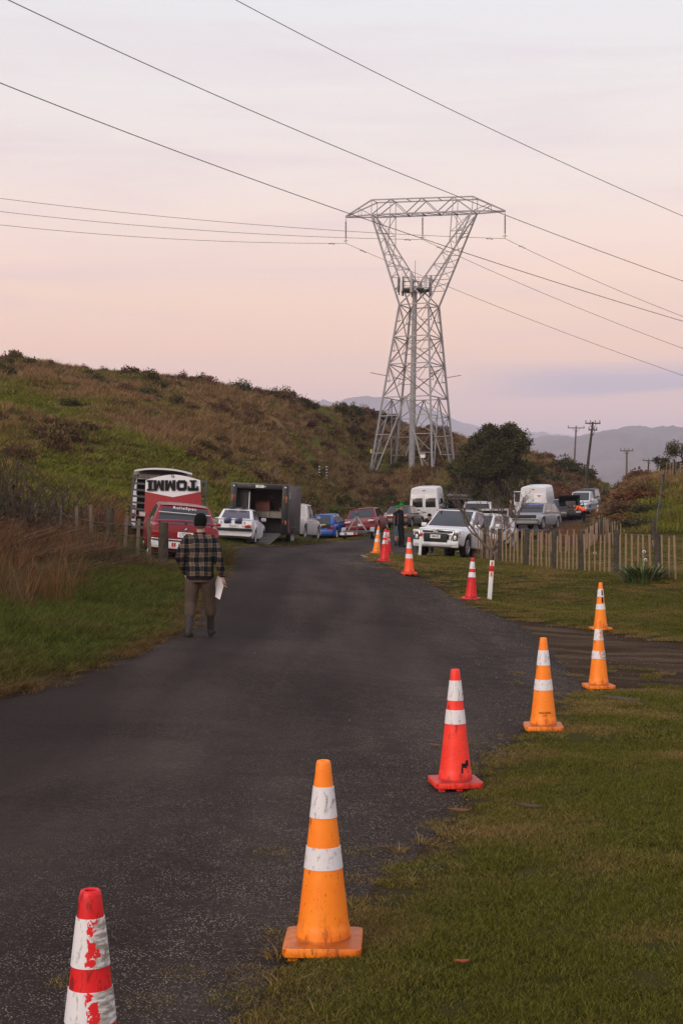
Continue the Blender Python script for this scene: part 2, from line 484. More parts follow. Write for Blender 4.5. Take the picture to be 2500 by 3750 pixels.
def warped_grid(ys, ncol, wfun, pw=0.55):
    s = np.linspace(-1, 1, ncol)
    s = pw * s + (1 - pw) * s ** 3
    Y = np.repeat(np.array(ys)[:, None], ncol, 1)
    X = s[None, :] * np.array([wfun(y) for y in ys])[:, None]
    n, m = X.shape
    idx = np.arange(n * m).reshape(n, m)
    q = np.stack([idx[:-1, :-1], idx[:-1, 1:], idx[1:, 1:], idx[1:, :-1]], -1).reshape(-1, 4)
    return X.ravel(), Y.ravel(), q
def grow(a, b, s0, k, smax=1e9):
    o = [a]; s = s0
    while o[-1] < b:
        o.append(o[-1] + s); s = min(s * k, smax)
    return o
def attr(me, name, vals, typ='FLOAT', dom='POINT'):
    a = me.attributes.new(name, typ, dom)
    v = np.asarray(vals, dtype=np.int32 if typ == 'INT' else np.float32)
    a.data.foreach_set('vector' if typ == 'FLOAT_VECTOR' else ('color' if 'COLOR' in typ else 'value'), v.ravel())

# ground sheet
ys = list(np.arange(-40, 2, 1.5)) + grow(2.2, 130, 0.055, 1.0125, 0.8) + grow(131, 9500, 0.9, 1.06)
gx, gy, gq = warped_grid(ys, 300, lambda y: max(16.0, 0.85 * y))
zz, s2, tr2 = ground_z(gx, gy)
me = bpy.data.meshes.new('ground')
me.from_pydata(np.c_[gx, gy, zz].tolist(), [], gq.tolist())
me.polygons.foreach_set('use_smooth', [True] * len(me.polygons))
dryness = np.clip(0.5 + (fbm(gx * 0.16, gy * 0.16, 4) - 0.5) * 2.6, 0, 1)
attr(me, 'edge', s2); attr(me, 'track', tr2)
pxg = CX + F * gx / np.maximum(gy, 1.0)
hillm = np.clip((gy - np.interp(pxg, HT[:, 0], HT[:, 1])) / 12, 0, 1)
attr(me, 'hill', hillm)
ground = obj('ground', me); tag(ground, kind='structure')

t = NT('ground_soil_and_turf')
v = t.coord()
ga = lambda nm, nt=None: (nt or t).n('ShaderNodeAttribute', attribute_name=nm).outputs['Fac']
n1 = t.noise(v, 0.22, 5); n2 = t.noise(v, 2.2, 5, 0.65); n3 = t.noise(v, 30, 4, 0.7)
turf = t.mix(t.rng(n2, 0.35, 0.68), (0.040, 0.042, 0.009), (0.090, 0.070, 0.020))
turf = t.mix(t.rng(n1, 0.42, 0.62), turf, (0.040, 0.038, 0.012))
hn = t.noise(v, 0.10, 6, 0.6); hn2 = t.noise(v, 0.55, 5, 0.65)
hillc = t.mix(t.rng(hn, 0.43, 0.57), (0.105, 0.120, 0.018), (0.19, 0.115, 0.052))
hillc = t.mix(t.rng(hn2, 0.45, 0.70), hillc, (0.085, 0.055, 0.028))
turf = t.mix(ga('hill'), turf, hillc)
soil = t.mix(t.rng(n3, 0.3, 0.7), (0.022, 0.0130, 0.0075), (0.066, 0.042, 0.026))
st = t.n('ShaderNodeTexVoronoi', {'Vector': v, 'Scale': 26.0}).outputs
stone = t.rng(st['Distance'], 0.30, 0.18)
sv = t.rng(t.n('ShaderNodeSeparateColor', {0: st['Color']}).outputs[0], 0.55, 0.9)
soil = t.mix(t.math('MULTIPLY', stone, sv), soil, (0.15, 0.115, 0.085))
track_tone = t.noise(t.n('ShaderNodeMapping', {'Vector': v, 'Scale': (0.35, 2.2, 1)}).outputs[0], 1.0, 5, 0.65)
soil = t.mix(t.math('MULTIPLY', t.rng(track_tone, 0.45, 0.62, 0, 0.7), t.rng(ga('track'), 0.0, -0.6)), soil, (0.115, 0.078, 0.050))
isoil = t.rng(t.math('ADD', ga('edge'), t.math('MULTIPLY', t.math('SUBTRACT', n2, 0.5), 0.5)), 0.45, 0.05)
itrack = t.rng(t.math('ADD', ga('track'), t.math('MULTIPLY', t.math('SUBTRACT', n2, 0.5), 1.0)), 0.25, -0.15)
both = t.math('MAXIMUM', isoil, itrack)
t.set(base=t.mix(both, turf, soil), rough=1.0, spec=0.03)
t.bump(t.math('ADD', n3, t.math('MULTIPLY', n2, 0.5)), 0.6, 0.03)
me.materials.append(t.m)

# road sheet
ys = list(np.arange(-12, 2, 0.8)) + grow(2.2, 132, 0.06, 1.014, 0.5)
rx, ry, rq = warped_grid(ys, 230, lambda y: max(10.5, 0.30 * y), 0.8)
rs = road_sd(rx, ry)
keep = (rs[rq].min(1) < 0.25)
rz = gz(rx, ry) + 0.012 - 0.05 * sstep(-0.05, 0.3, rs)
used = np.unique(rq[keep]); remap = -np.ones(len(rx), int); remap[used] = np.arange(len(used))
me = bpy.data.meshes.new('road')
me.from_pydata(np.c_[rx, ry, rz][used].tolist(), [], remap[rq[keep]].tolist())
me.polygons.foreach_set('use_smooth', [True] * len(me.polygons))
_rr = np.array([p for p in ROAD])
rightd = np.where(rx[used] > np.interp(ry[used], [0, 5.8, 14, 30, 45], [-6, -4.5, -1.0, 0.2, -1.5]), -rs[used], 9.0)
attr(me, 'verge', rightd)
road = obj('road', me); tag(road, kind='structure')
t = NT('asphalt_chipseal')
v = t.coord()
fine = t.noise(v, 75, 4, 0.75); mid = t.noise(v, 16, 4, 0.6); big = t.noise(v, 0.35, 5, 0.6, 0.6); lane = t.noise(t.n('ShaderNodeMapping', {'Vector': v, 'Scale': (0.9, 0.10, 1), 'Rotation': (0, 0, R(-8))}).outputs[0], 1.0, 4, 0.5)
col = t.mix(t.rng(fine, 0.3, 0.7), (0.006, 0.0048, 0.0043), (0.080, 0.064, 0.058))
g30 = t.noise(v, 34, 3, 0.7)
col = t.mix(t.rng(mid, 0.38, 0.60, 0.0, 0.55), col, (0.014, 0.011, 0.0098))
col = t.mix(t.rng(g30, 0.50, 0.68, 0.0, 0.50), col, (0.118, 0.096, 0.086))
col = t.mix(t.rng(big, 0.38, 0.62, 0.0, 0.5), col, (0.080, 0.065, 0.059))
col = t.mix(t.rng(lane, 0.36, 0.60, 0.0, 0.62), col, (0.017, 0.0132, 0.0118))
vo = t.n('ShaderNodeTexVoronoi', {'Vector': v, 'Scale': 80.0}).outputs
chip = t.math('MULTIPLY', t.rng(vo['Distance'], 0.42, 0.22), t.rng(t.n('ShaderNodeSeparateColor', {0: vo['Color']}).outputs[1], 0.32, 0.65))
vg = ga('verge', t)
blot = t.noise(v, 3.4, 6, 0.72)
worn = t.math('MULTIPLY', t.rng(vg, 2.9, 0.2), t.rng(blot, 0.36, 0.56))
col = t.mix(t.math('MULTIPLY', chip, t.math('ADD', t.math('MULTIPLY', worn, 0.95), t.rng(blot, 0.5, 0.75, 0.02, 0.16))), col, (0.36, 0.315, 0.27))
dustm = t.math('MULTIPLY', t.rng(vg, 0.55, 0.0), t.rng(blot, 0.45, 0.6))
col = t.mix(t.math('MULTIPLY', dustm, 0.7), col, (0.026, 0.019, 0.014))
col = t.mix(1.0, col, (1.06, 0.985, 0.93), 'MULTIPLY')
t.set(base=col, rough=0.95, spec=0.06)
t.bump(t.math('ADD', fine, t.math('MULTIPLY', chip, 0.6)), 0.7, 0.006)
me.materials.append(t.m)

# distant ranges
def ridge(name, pts, d0, d1, zb, seed, n=150, m=22, mtl=None, back=None):
    """a range of hills from its foot (depth d0) to its crest (depth d1); pts: photo column, photo row of the crest"""
    pts = np.array(pts, float)
    cx = np.linspace(pts[0, 0], pts[-1, 0], n)
    py = np.interp(cx, pts[:, 0], pts[:, 1])
    V = []; rows = m * 2
    for j in range(rows + 1):
        t_ = j / m
        d = d0 + (d1 - d0) * t_
        x = (cx - CX) / F * d
        cz = CAMZ - (py - CY) / F * d1
        prof = np.clip(t_, 0, 1) ** 1.15 if t_ <= 1 else 1 - (t_ - 1) ** 1.3 * 0.9
        rel = (cz - zb)
        w_ = math.sin(min(t_, 1) * math.pi) * 0.9 + 0.06
        rdg = 1 - np.abs(2 * fbm(cx * 0.0045 + seed, np.full(n, t_ * 0.9 + seed), 4) - 1)
        z = zb + rel * prof + rel * (rdg - 0.72) * 0.55 * w_ + rel * (fbm(cx * 0.03 + seed, np.full(n, t_ * 5), 3) - 0.5) * 0.07
        V += list(zip(x, np.full(n, d), z))
    idx = np.arange((rows + 1) * n).reshape(rows + 1, n)
    q = np.stack([idx[:-1, :-1], idx[:-1, 1:], idx[1:, 1:], idx[1:, :-1]], -1).reshape(-1, 4)
    o = mobj(name, [tuple(map(float, p)) for p in V], q, mtl, None, True)
    return tag(o, kind='structure')
t = NT('mountain_scrub'); v = t.coord()
mm = t.noise(v, 0.004, 6, 0.6)
t.set(base=t.mix(t.rng(mm, 0.4, 0.6), (0.09, 0.075, 0.055), (0.16, 0.12, 0.095)), rough=0.95, spec=0.1)
M['mount'] = t.m
ridge('far_mountain', [(-400, 1700), (600, 1560), (1100, 1480), (1210, 1464), (1265, 1461), (1325, 1446), (1375, 1461), (1480, 1466), (1600, 1515), (1720, 1560), (1850, 1585), (1960, 1582), (2060, 1592), (2200, 1600), (2500, 1590), (3600, 1640)], 6000, 8800, -60, 3.3, mtl=M['mount'])
ridge('mountain', [(1700, 1830), (1850, 1680), (1935, 1600), (2010, 1597), (2100, 1602), (2200, 1584), (2290, 1560), (2340, 1556), (2380, 1562), (2430, 1556), (2480, 1558), (2560, 1570), (2800, 1540), (3500, 1600)], 2600, 4600, -45, 8.1, mtl=M['mount'])

# ------------------------------------------------------------------ vegetation
def blades(n, rad, h0, h1, w, bend=0.5, seg=2, seed=1, splay=0.0, power=1.0):
    """n thin bent blades growing from a disc; returns V, F, tint"""
    g = np.random.default_rng(seed)
    a = g.random(n) * 2 * np.pi; r = rad * np.sqrt(g.random(n))
    bx, by = r * np.cos(a), r * np.sin(a)
    h = h0 + (h1 - h0) * g.random(n) ** power
    da = np.where(g.random(n) < splay, a + (g.random(n) - .5), g.random(n) * 2 * np.pi)
    bd = h * bend * (0.3 + g.random(n))
    wa = g.random(n) * np.pi
    wx, wy = np.cos(wa) * w / 2, np.sin(wa) * w / 2
    dx, dy = np.cos(da), np.sin(da)
    lev = []
    for k in range(seg):
        t = k / seg
        cx, cy, cz = bx + dx * bd * t ** 1.8, by + dy * bd * t ** 1.8, h * (t - 0.25 * bend * t * t)
        q = 1 - 0.55 * t
        lev.append(np.stack([cx - wx * q, cy - wy * q, cz], -1)); lev.append(np.stack([cx + wx * q, cy + wy * q, cz], -1))
    lev.append(np.stack([bx + dx * bd, by + dy * bd, h * (1 - 0.25 * bend)], -1))
    k = 2 * seg + 1
    V = np.stack(lev, 1).reshape(-1, 3)
    o = np.arange(n) * k
    Fc = []
    for s in range(seg - 1):
        Fc += np.stack([o + 2 * s, o + 2 * s + 1, o + 2 * s + 3, o + 2 * s + 2], -1).tolist()
    s = seg - 1
    Fc += np.stack([o + 2 * s, o + 2 * s + 1, o + 2 * s + 2], -1).tolist()
    return V, Fc, np.repeat(g.random(n), k)
def leaves(lumps, per, size, seed, asp=0.5, shell=0.55, up=0.3):
    """leaf-sized quads through a set of lumps (x, y, z, rx, ry, rz)"""
    g = np.random.default_rng(seed)
    L = np.repeat(np.array(lumps, float), per, 0)
    n = len(L)
    d = g.normal(size=(n, 3)); d /= np.linalg.norm(d, axis=1)[:, None]
    r = shell + (1.08 - shell) * g.random(n)
    c = L[:, :3] + d * L[:, 3:6] * r[:, None]
    a = g.normal(size=(n, 3)) + d * 0.8 + np.array([0, 0, up]); a /= np.linalg.norm(a, axis=1)[:, None]
    b = np.cross(a, g.normal(size=(n, 3))); b /= np.linalg.norm(b, axis=1)[:, None]
    s = size * (0.6 + 0.8 * g.random(n))[:, None]
    a = a * s; b = b * s * asp
    V = np.stack([c - b * .5, c + a * .5 - b, c + a, c + a * .5 + b], 1) if False else np.stack([c, c + a * .5 - b * .5, c + a, c + a * .5 + b * .5], 1)
    q = np.arange(n * 4).reshape(n, 4)
    return V.reshape(-1, 3), q, np.repeat(g.random(n), 4)
def veg_mesh(name, V, Fc, tint, m):
    me = mesh(name, V, Fc, m)
    attr(me, 'tint', tint)
    return me

def veg_mat(name, greens, drys, inst=True, dry=0.0, rough=0.8, spec=0.08, height=None):
    t = NT(name)
    ti = t.n('ShaderNodeAttribute', attribute_name='tint').outputs['Fac']
    g = t.mix(ti, greens[0], greens[1]); d = t.mix(ti, drys[0], drys[1])
    if inst:
        dr = t.n('ShaderNodeAttribute', attribute_name='dry', attribute_type='INSTANCER').outputs['Fac']
        # within a tuft single blades dry out before others
        f = t.rng(t.math('ADD', dr, t.math('MULTIPLY', t.math('SUBTRACT', t.math('FRACT', t.math('MULTIPLY', ti, 7.3)), 0.5), 0.6)), 0.30, 0.70)
        c = t.mix(f, g, d)
    else:
        c = t.mix(dry, g, d)
    t.set(base=c, rough=rough, spec=spec)
    tr = t.n('ShaderNodeBsdfTranslucent'); t.l(c, tr.inputs['Color'])
    mx = t.n('ShaderNodeMixShader', {0: 0.22}); t.l(t.b.outputs[0], mx.inputs[1]); t.l(tr.outputs[0], mx.inputs[2])
    t.l(mx.outputs[0], t.out.inputs['Surface'])
    return t.m
M['lawn'] = veg_mat('lawn_blades', ((0.016, 0.020, 0.002), (0.215, 0.200, 0.034)), ((0.090, 0.055, 0.014), (0.36, 0.245, 0.09)))
M['verge'] = veg_mat('verge_blades', ((0.014, 0.024, 0.003), (0.165, 0.185, 0.036)), ((0.10, 0.058, 0.020), (0.22, 0.135, 0.055)))
M['straw'] = veg_mat('dry_stalks', ((0.095, 0.062, 0.030), (0.23, 0.155, 0.085)), ((0.10, 0.042, 0.018), (0.25, 0.120, 0.055)))
M['hillgrass'] = veg_mat('hill_tussock', ((0.050, 0.062, 0.006), (0.265, 0.260, 0.034)), ((0.10, 0.055, 0.022), (0.38, 0.235, 0.11)))
M['scrub'] = veg_mat('scrub_leaves', ((0.035, 0.042, 0.010), (0.105, 0.100, 0.030)), ((0.085, 0.040, 0.020), (0.210, 0.115, 0.062)))

def collection(name, meshes):
    c = bpy.data.collections.new(name)
    for i, me in enumerate(meshes):
        o = bpy.data.objects.new('%s_%02d' % (name, i), me)
        c.objects.link(o)
    return c
def scatter(name, pts, rotz, scl, idx, dry, coll, tilt=None):
    me = bpy.data.meshes.new(name)
    me.from_pydata(pts.tolist(), [], [])
    rot = np.zeros((len(pts), 3), np.float32); rot[:, 2] = rotz
    if tilt is not None: rot[:, :2] = tilt
    attr(me, 'rot', rot, 'FLOAT_VECTOR'); attr(me, 'scl', scl, 'FLOAT_VECTOR'); attr(me, 'idx', idx, 'INT'); attr(me, 'dry', dry)
    o = obj(name, me)
    ng = bpy.data.node_groups.new(name + '_nodes', 'GeometryNodeTree')
    ng.interface.new_socket('Geometry', in_out='INPUT', socket_type='NodeSocketGeometry')
    ng.interface.new_socket('Geometry', in_out='OUTPUT', socket_type='NodeSocketGeometry')
    N = ng.nodes.new
    gi = N('NodeGroupInput'); go = N('NodeGroupOutput')
    ci = N('GeometryNodeCollectionInfo'); ci.inputs['Collection'].default_value = coll
    ci.inputs['Separate Children'].default_value = True; ci.inputs['Reset Children'].default_value = True
    ip = N('GeometryNodeInstanceOnPoints'); ip.inputs['Pick Instance'].default_value = True
    def na(nm, ty):
        a = N('GeometryNodeInputNamedAttribute'); a.data_type = ty; a.inputs['Name'].default_value = nm
        return [x for x in a.outputs if x.enabled and x.name == 'Attribute'][0]
    Lk = ng.links.new
    Lk(gi.outputs[0], ip.inputs['Points']); Lk(ci.outputs[0], ip.inputs['Instance'])
    Lk(na('idx', 'INT'), ip.inputs['Instance Index']); Lk(na('rot', 'FLOAT_VECTOR'), ip.inputs['Rotation']); Lk(na('scl', 'FLOAT_VECTOR'), ip.inputs['Scale'])
    Lk(ip.outputs[0], go.inputs[0])
    md = o.modifiers.new('scatter', 'NODES'); md.node_group = ng
    return tag(o, kind='stuff')

def road_mid(y): return np.interp(y, [0, 6, 14, 30, 44, 52, 60, 80, 100], [-7, -4.5, -1.6, -0.4, -1.2, -1.0, 1.0, 5, 11])
def sample_band(y0, y1, dens, wl=0.34, wr=0.34, pad=1.3):
    w = (wl + wr) * y1 + 2 * pad
    n = int(dens * w * (y1 - y0))
    y = y0 + (y1 - y0) * rng.random(n)
    x = -wl * y1 - pad + w * rng.random(n)
    k = (x > -wl * y - pad) & (x < wr * y + pad)
    return x[k], y[k]

# --- mown lawn on the right and round the parked cars
lawn_meshes = [veg_mesh('lawn_tuft', *blades(250, 0.115, 0.010, 0.036, 0.0034, 1.0, 2, 100 + i), M['lawn']) for i in range(6)]
c_lawn = collection('lawn_src', lawn_meshes)
X_, Y_, S_ = [], [], []
for y0, y1, dens, sc in ((3.2, 8, 150, 1.0), (8, 13, 95, 1.2), (13, 22, 52, 1.6), (22, 34, 26, 2.2), (34, 50, 14, 3.0), (50, 75, 7, 4.0), (75, 125, 2.2, 6.5)):
    x, y = sample_band(y0, y1, dens)
    X_.append(x); Y_.append(y); S_.append(np.full(len(x), sc))
x = np.concatenate(X_); y = np.concatenate(Y_); sc = np.concatenate(S_)
z, s2, tr = ground_z(x, y)
z = np.maximum(z, np.where(s2 > -1.2, gz(x, y) + 0.012, -9))
right = x > road_mid(y)
right |= y > 52
patch = fbm(x * 1.3 + 40, y * 1.3, 4)
bare = fbm(x * 3.1 + 7, y * 3.1, 3)
soilk = np.clip(s2 / 0.9, 0, 1)
ok = right & (rng.random(len(x)) < sstep(-0.05, 0.45, s2 + (patch - .5) * 0.5) * 0.96 + 0.04) 
ok &= (s2 > -0.12) | ((s2 > -1.0) & (rng.random(len(x)) < 0.55) & (fbm(x * 2.2 + 60, y * 2.2, 3) > 0.60))
ok &= (rng.random(len(x)) < sstep(-0.25, 0.25, tr) + 0.05 * (y < 22))
pxs = CX + F * x / y
ok &= (y - np.interp(pxs, HT[:, 0], HT[:, 1])) < 4
x, y, z, sc, s2, patch, tr = [q[ok] for q in (x, y, z, sc, s2, patch, tr)]
dry = 0.22 + (patch - 0.5) * 2.1 + 0.42 * (1 - sstep(0.1, 1.0, s2)) + 0.2 * (1 - sstep(0, .7, tr)) + 0.12 * sstep(14, 40, y) + (rng.random(len(x)) - .5) * 0.15
n = len(x)
hs = (0.75 + 0.5 * rng.random(n)) * (1 - 0.35 * (1 - sstep(0, 0.6, s2))) * np.where(y > 20, 1.15, 1.0) * (0.7 + 0.8 * fbm(x * 2 + 3, y * 2, 3))
scl = np.c_[sc * (0.85 + .3 * rng.random(n)), sc * (0.85 + .3 * rng.random(n)), hs * sc ** 0.25]
tag(scatter('grass', np.c_[x, y, z - 0.004], rng.random(n) * 6.28, scl, rng.integers(0, 6, n), dry, c_lawn), 'short mown grass with yellow patches beside the road')

# clumps of longer, unmown grass along the lawn edge and scattered through it
wm = [veg_mesh('lawn_clump', *blades(50, 0.045, 0.025, 0.075, 0.0036, 1.0, 3, 150 + i, 0.7), M['lawn']) for i in range(4)]
c_w = collection('clump_src', wm)
X_, Y_ = [], []
for y0, y1, dens in ((3.4, 10, 26), (10, 18, 12), (18, 34, 4)):
    x, y = sample_band(y0, y1, dens, 0.30, 0.30, 0.4); X_.append(x); Y_.append(y)
x = np.concatenate(X_); y = np.concatenate(Y_)
z, s2, tr = ground_z(x, y)
cl_ = fbm(x * 0.9 + 70, y * 0.9, 3)
ok = (x > road_mid(y)) & (s2 > -0.15) & (tr > -0.1) & (rng.random(len(x)) < 0.42 * np.exp(-((s2 - .15) / .28) ** 2) + 0.40 * sstep(.50, .68, cl_))
x, y, z, s2 = [q[ok] for q in (x, y, z, s2)]; n = len(x)
z = np.maximum(z, np.where(s2 < 0.15, gz(x, y) + 0.012, -9))
s_ = 0.6 + 0.9 * rng.random(n)
tag(scatter('lawn_weeds', np.c_[x, y, z - .004], rng.random(n) * 6.28, np.c_[s_, s_, s_ * .8], rng.integers(0, 4, n), 0.25 + 0.55 * (s2 < .5) + 0.3 * (rng.random(n) - .5), c_w), 'longer grass clumps scattered over the mown verge')

# --- longer grass on the left verge
vm = [veg_mesh('verge_tuft', *blades(120, 0.16, 0.05, 0.20, 0.0055, 0.9, 3, 200 + i, 0.4), M['verge']) for i in range(5)]
c_v = collection('verge_src', vm)
X_, Y_, S_ = [], [], []
for y0, y1, dens, sc in ((8, 14, 60, 1.0), (14, 22, 42, 1.15), (22, 32, 26, 1.4), (32, 52, 10, 2.0), (52, 68, 4, 2.6)):
    x, y = sample_band(y0, y1, dens, 0.38, 0.0, 0.8)
    X_.append(x); Y_.append(y); S_.append(np.full(len(x), sc))
x = np.concatenate(X_); y = np.concatenate(Y_); sc = np.concatenate(S_)
z, s2, tr = ground_z(x, y)
patch = fbm(x * 0.8 + 40, y * 0.8, 4)
ok = (x < road_mid(y)) & (s2 > -0.06) & (rng.random(len(x)) < sstep(-0.06, 0.22, s2))
x, y, z, sc, s2, patch = [q[ok] for q in (x, y, z, sc, s2, patch)]
n = len(x)
hs = np.interp(s2, [0, 0.5, 1.5, 4], [0.35, 0.8, 1.25, 1.7]) * (0.6 + 0.8 * patch) * (0.8 + .4 * rng.random(n))
dry = 0.18 + (patch - 0.5) * 1.2 + 0.7 * (1 - sstep(0.0, 0.55, s2)) + 0.32 * sstep(1.8, 4.5, s2)
scl = np.c_[sc, sc, hs * sc ** 0.3]
tag(scatter('verge_grass', np.c_[x, y, z - 0.01], rng.random(n) * 6.28, scl, rng.integers(0, 5, n), dry, c_v), 'long green grass on the bank left of the road')

# --- tall dry stalks
sm = [veg_mesh('dry_tuft', *blades(70, 0.22, 0.35, 0.95, 0.007, 0.45, 3, 300 + i, 0.7), M['straw']) for i in range(5)]
c_s = collection('straw_src', sm)
def stalks(name, x, y, hs, dry, label, sc=1.0):
    n = len(x)
    z, _, _ = ground_z(x, y)
    scl = np.c_[np.full(n, sc), np.full(n, sc), hs]
    return tag(scatter(name, np.c_[x, y, z - 0.02], rng.random(n) * 6.28, scl, rng.integers(0, 5, n), dry, c_s), label)
def area(px0, px1, d0, d1, n):
    d = d0 + (d1 - d0) * rng.random(n); px = px0 + (px1 - px0) * rng.random(n)
    return (px - CX) / F * d, d
# left verge round the fence
x, y = area(-700, 640, 15, 37, 2600)
s = road_sd(x, y); pn = fbm(x * 0.7, y * 0.7, 3)
k = (s > 2.0 + 1.5 * (pn - .5)) & (rng.random(len(x)) < np.interp(s, [1.6, 3.2, 5], [0.05, 0.25, 0.45]) * sstep(0.30, 0.58, pn)) & (x < road_mid(y))
x, y = x[k], y[k]; n = len(x)
stalks('dry_verge_grass', x, y, 0.45 + 0.8 * rng.random(n), 0.35 + 0.5 * rng.random(n), 'tall dry brown grass along the old fence on the left')
# rust coloured tall grass behind the fence
x, y = area(230, 580, 40, 52, 700); px = CX + F * x / y; bump_ = np.exp(-((px - 390) / 115) ** 2 - ((y - 46) / 4.5) ** 2)
k = rng.random(700) < bump_; x, y, bump_ = x[k], y[k], bump_[k]; n = len(x)
stalks('rust_grass', x, y, (0.7 + 1.2 * rng.random(n)) * (0.55 + 0.6 * bump_), 0.75 + 0.25 * rng.random(n), 'tall rust coloured grass behind the old fence')
# straw-coloured strip behind the row of parked cars
x, y = area(780, 1700, 60, 104, 4200)
px = CX + F * x / y
f = np.interp(px, [780, 1000, 1150, 1300, 1500, 1700], [62, 72, 84, 92, 99, 104])
k = (y > f) & (y < f + 9); x, y = x[k], y[k]; n = len(x)
pr = fbm(x * .35, y * .35, 3); k = rng.random(n) < sstep(.30, .55, pr); x, y, pr = x[k], y[k], pr[k]; n = len(x)
stalks('reed_grass', x, y, (0.5 + 1.0 * rng.random(n)) * (.55 + .8 * pr), 0.15 + 0.6 * rng.random(n), 'straw coloured tall grass behind the parked cars', 1.5)
# weeds by the paddock fence on the right
x, y = area(1940, 2240, 64, 80, 420); px = CX + F * x / y; k = rng.random(420) < np.exp(-((px - 2090) / 80) ** 2 - ((y - 72) / 5) ** 2); x, y = x[k], y[k]; n = len(x)
stalks('weeds', x, y, 0.5 + 0.8 * rng.random(n), 0.45 + 0.4 * rng.random(n), 'dry brown weeds behind the batten fence', 1.3)

# --- hillside: tussock grass and low scrub
hm_ = [veg_mesh('tussock', *blades(85, 0.55, 0.14, 0.62, 0.042, 0.7, 2, 400 + i, 0.3), M['hillgrass']) for i in range(5)]
c_h = collection('tussock_src', hm_)
n = 42000
x, y = area(-900, 3100, 48, 192, n)
px = CX + F * x / y
fo = np.interp(px, HT[:, 0], HT[:, 1]); crd = np.interp(px, HT[:, 0], HT[:, 2])
bk = bank_z(x, y)
k = ((y > fo - 1) & (y < crd + 4)) | ((bk > 0.25) & (y < 110) & (px > 2150))
k &= rng.random(n) < np.clip(90 / y, 0.5, 1)
x, y, fo, crd, px = x[k], y[k], fo[k], crd[k], px[k]; n = len(x)
z, _, _ = ground_z(x, y)
tt = np.clip((y - fo) / (crd - fo), 0, 1)
zone = fbm(x * 0.085 + 11, y * 0.060, 4)
def hill_dry(x, y, tt, px):
    zn = fbm(x * 0.085 + 11, y * 0.060, 4); fi = fbm(x * 0.5, y * 0.5 + 8, 3)
    d = 0.52 + (zn - 0.5) * 2.4 + (fi - .5) * 0.9 + 0.30 * sstep(0.45, 1.0, tt) - 0.25 * sstep(0.5, 0.1, tt) * sstep(0.0, 0.15, tt)
    d += 0.5 * sstep(1880, 1960, px) * (px < 2230) - 0.25 * (px > 2390)
    return d
dry = hill_dry(x, y, tt, px)
scl = np.c_[0.9 + .6 * rng.random(n), 0.9 + .6 * rng.random(n), (0.5 + 0.8 * rng.random(n)) * (0.6 + 0.6 * np.clip(dry, 0, 1))]
tag(scatter('hill_grass', np.c_[x, y, z - 0.02], rng.random(n) * 6.28, scl, rng.integers(0, 5, n), dry, c_h), 'green and brown rough grass covering the hillside')

def lumpy(seed, k=9, r=0.5, flat=0.75):
    g = np.random.default_rng(seed)
    o = []
    for i in range(k):
        a = g.random() * 6.28; q = r * 0.75 * math.sqrt(g.random()); s = r * (0.30 + 0.28 * g.random())
        o.append((q * math.cos(a), q * math.sin(a), r * (0.30 + 0.75 * g.random() * (1 - q / r)), s, s, s * flat))
    return o
sh = [veg_mesh('scrub_clump', *leaves(lumpy(500 + i, 8, 0.6), 70, 0.16, 510 + i, 0.45, 0.3, 0.6), M['scrub']) for i in range(6)]
c_sc = collection('scrub_src', sh)
n = 8800
x, y = area(-900, 3100, 50, 190, n)
px = CX + F * x / y
fo = np.interp(px, HT[:, 0], HT[:, 1]); crd = np.interp(px, HT[:, 0], HT[:, 2])
tt = (y - fo) / (crd - fo)
bk = bank_z(x, y)
dens = fbm(x * 0.13 + 31, y * 0.10, 4)
p_ = sstep(0.46, 0.66, dens + 0.10 * sstep(0.6, 1.0, tt) + 0.16 * sstep(1000, 1350, px) - 0.04)
k = (rng.random(n) < p_) & (((tt > -0.05) & (tt < 1.02)) | ((bk > 0.5) & (px > 2190) & (px < 2390) & (y < 108)))
x, y, px, tt = x[k], y[k], px[k], tt[k]; n = len(x)
z, _, _ = ground_z(x, y)
dry = 0.62 + (fbm(x * 0.2, y * 0.2, 3) - .5) * 1.6 + 0.25 * (px > 1900) - 0.25 * ((px > 1250) & (px < 1800) & (tt < 0.45))
s_ = 0.55 + 0.95 * rng.random(n) ** 1.6
tag(scatter('hill_scrub', np.c_[x, y, z - 0.08], rng.random(n) * 6.28, np.c_[s_, s_, s_ * (0.7 + .5 * rng.random(n))], rng.integers(0, 6, n), dry, c_sc), 'low brown scrub spread over the hillside')

# --- shrubs, each its own plant
def branch_tree(mb, p, d, L, r, depth, g, spread=0.6, kink=0.25, n=3, tips=None, up=0.1):
    pts = [p]; q = p.copy(); dd = d.copy(); rad = [r]
    for i in range(3):
        dd = (dd + Vector((g.uniform(-kink, kink), g.uniform(-kink, kink), g.uniform(-kink, kink) + up))).normalized()
        q = q + dd * L / 3; pts.append(q.copy()); rad.append(r * (1 - 0.42 * (i + 1) / 3))
    mb.tube(pts, rad, 6 if r > 0.02 else 4, cap=False)
    if tips is not None and depth <= 1: tips.append(q)
    if depth > 0:
        for k in range(n):
            v = (dd + Vector((g.uniform(-1, 1), g.uniform(-1, 1), g.uniform(-0.5, 0.9))) * spread).normalized()
            st = pts[g.choice((2, 3, 3))]
            branch_tree(mb, st, v, L * g.uniform(0.55, 0.85), max(r * 0.56, 0.0045), depth - 1, g, spread, kink, n, tips, up)

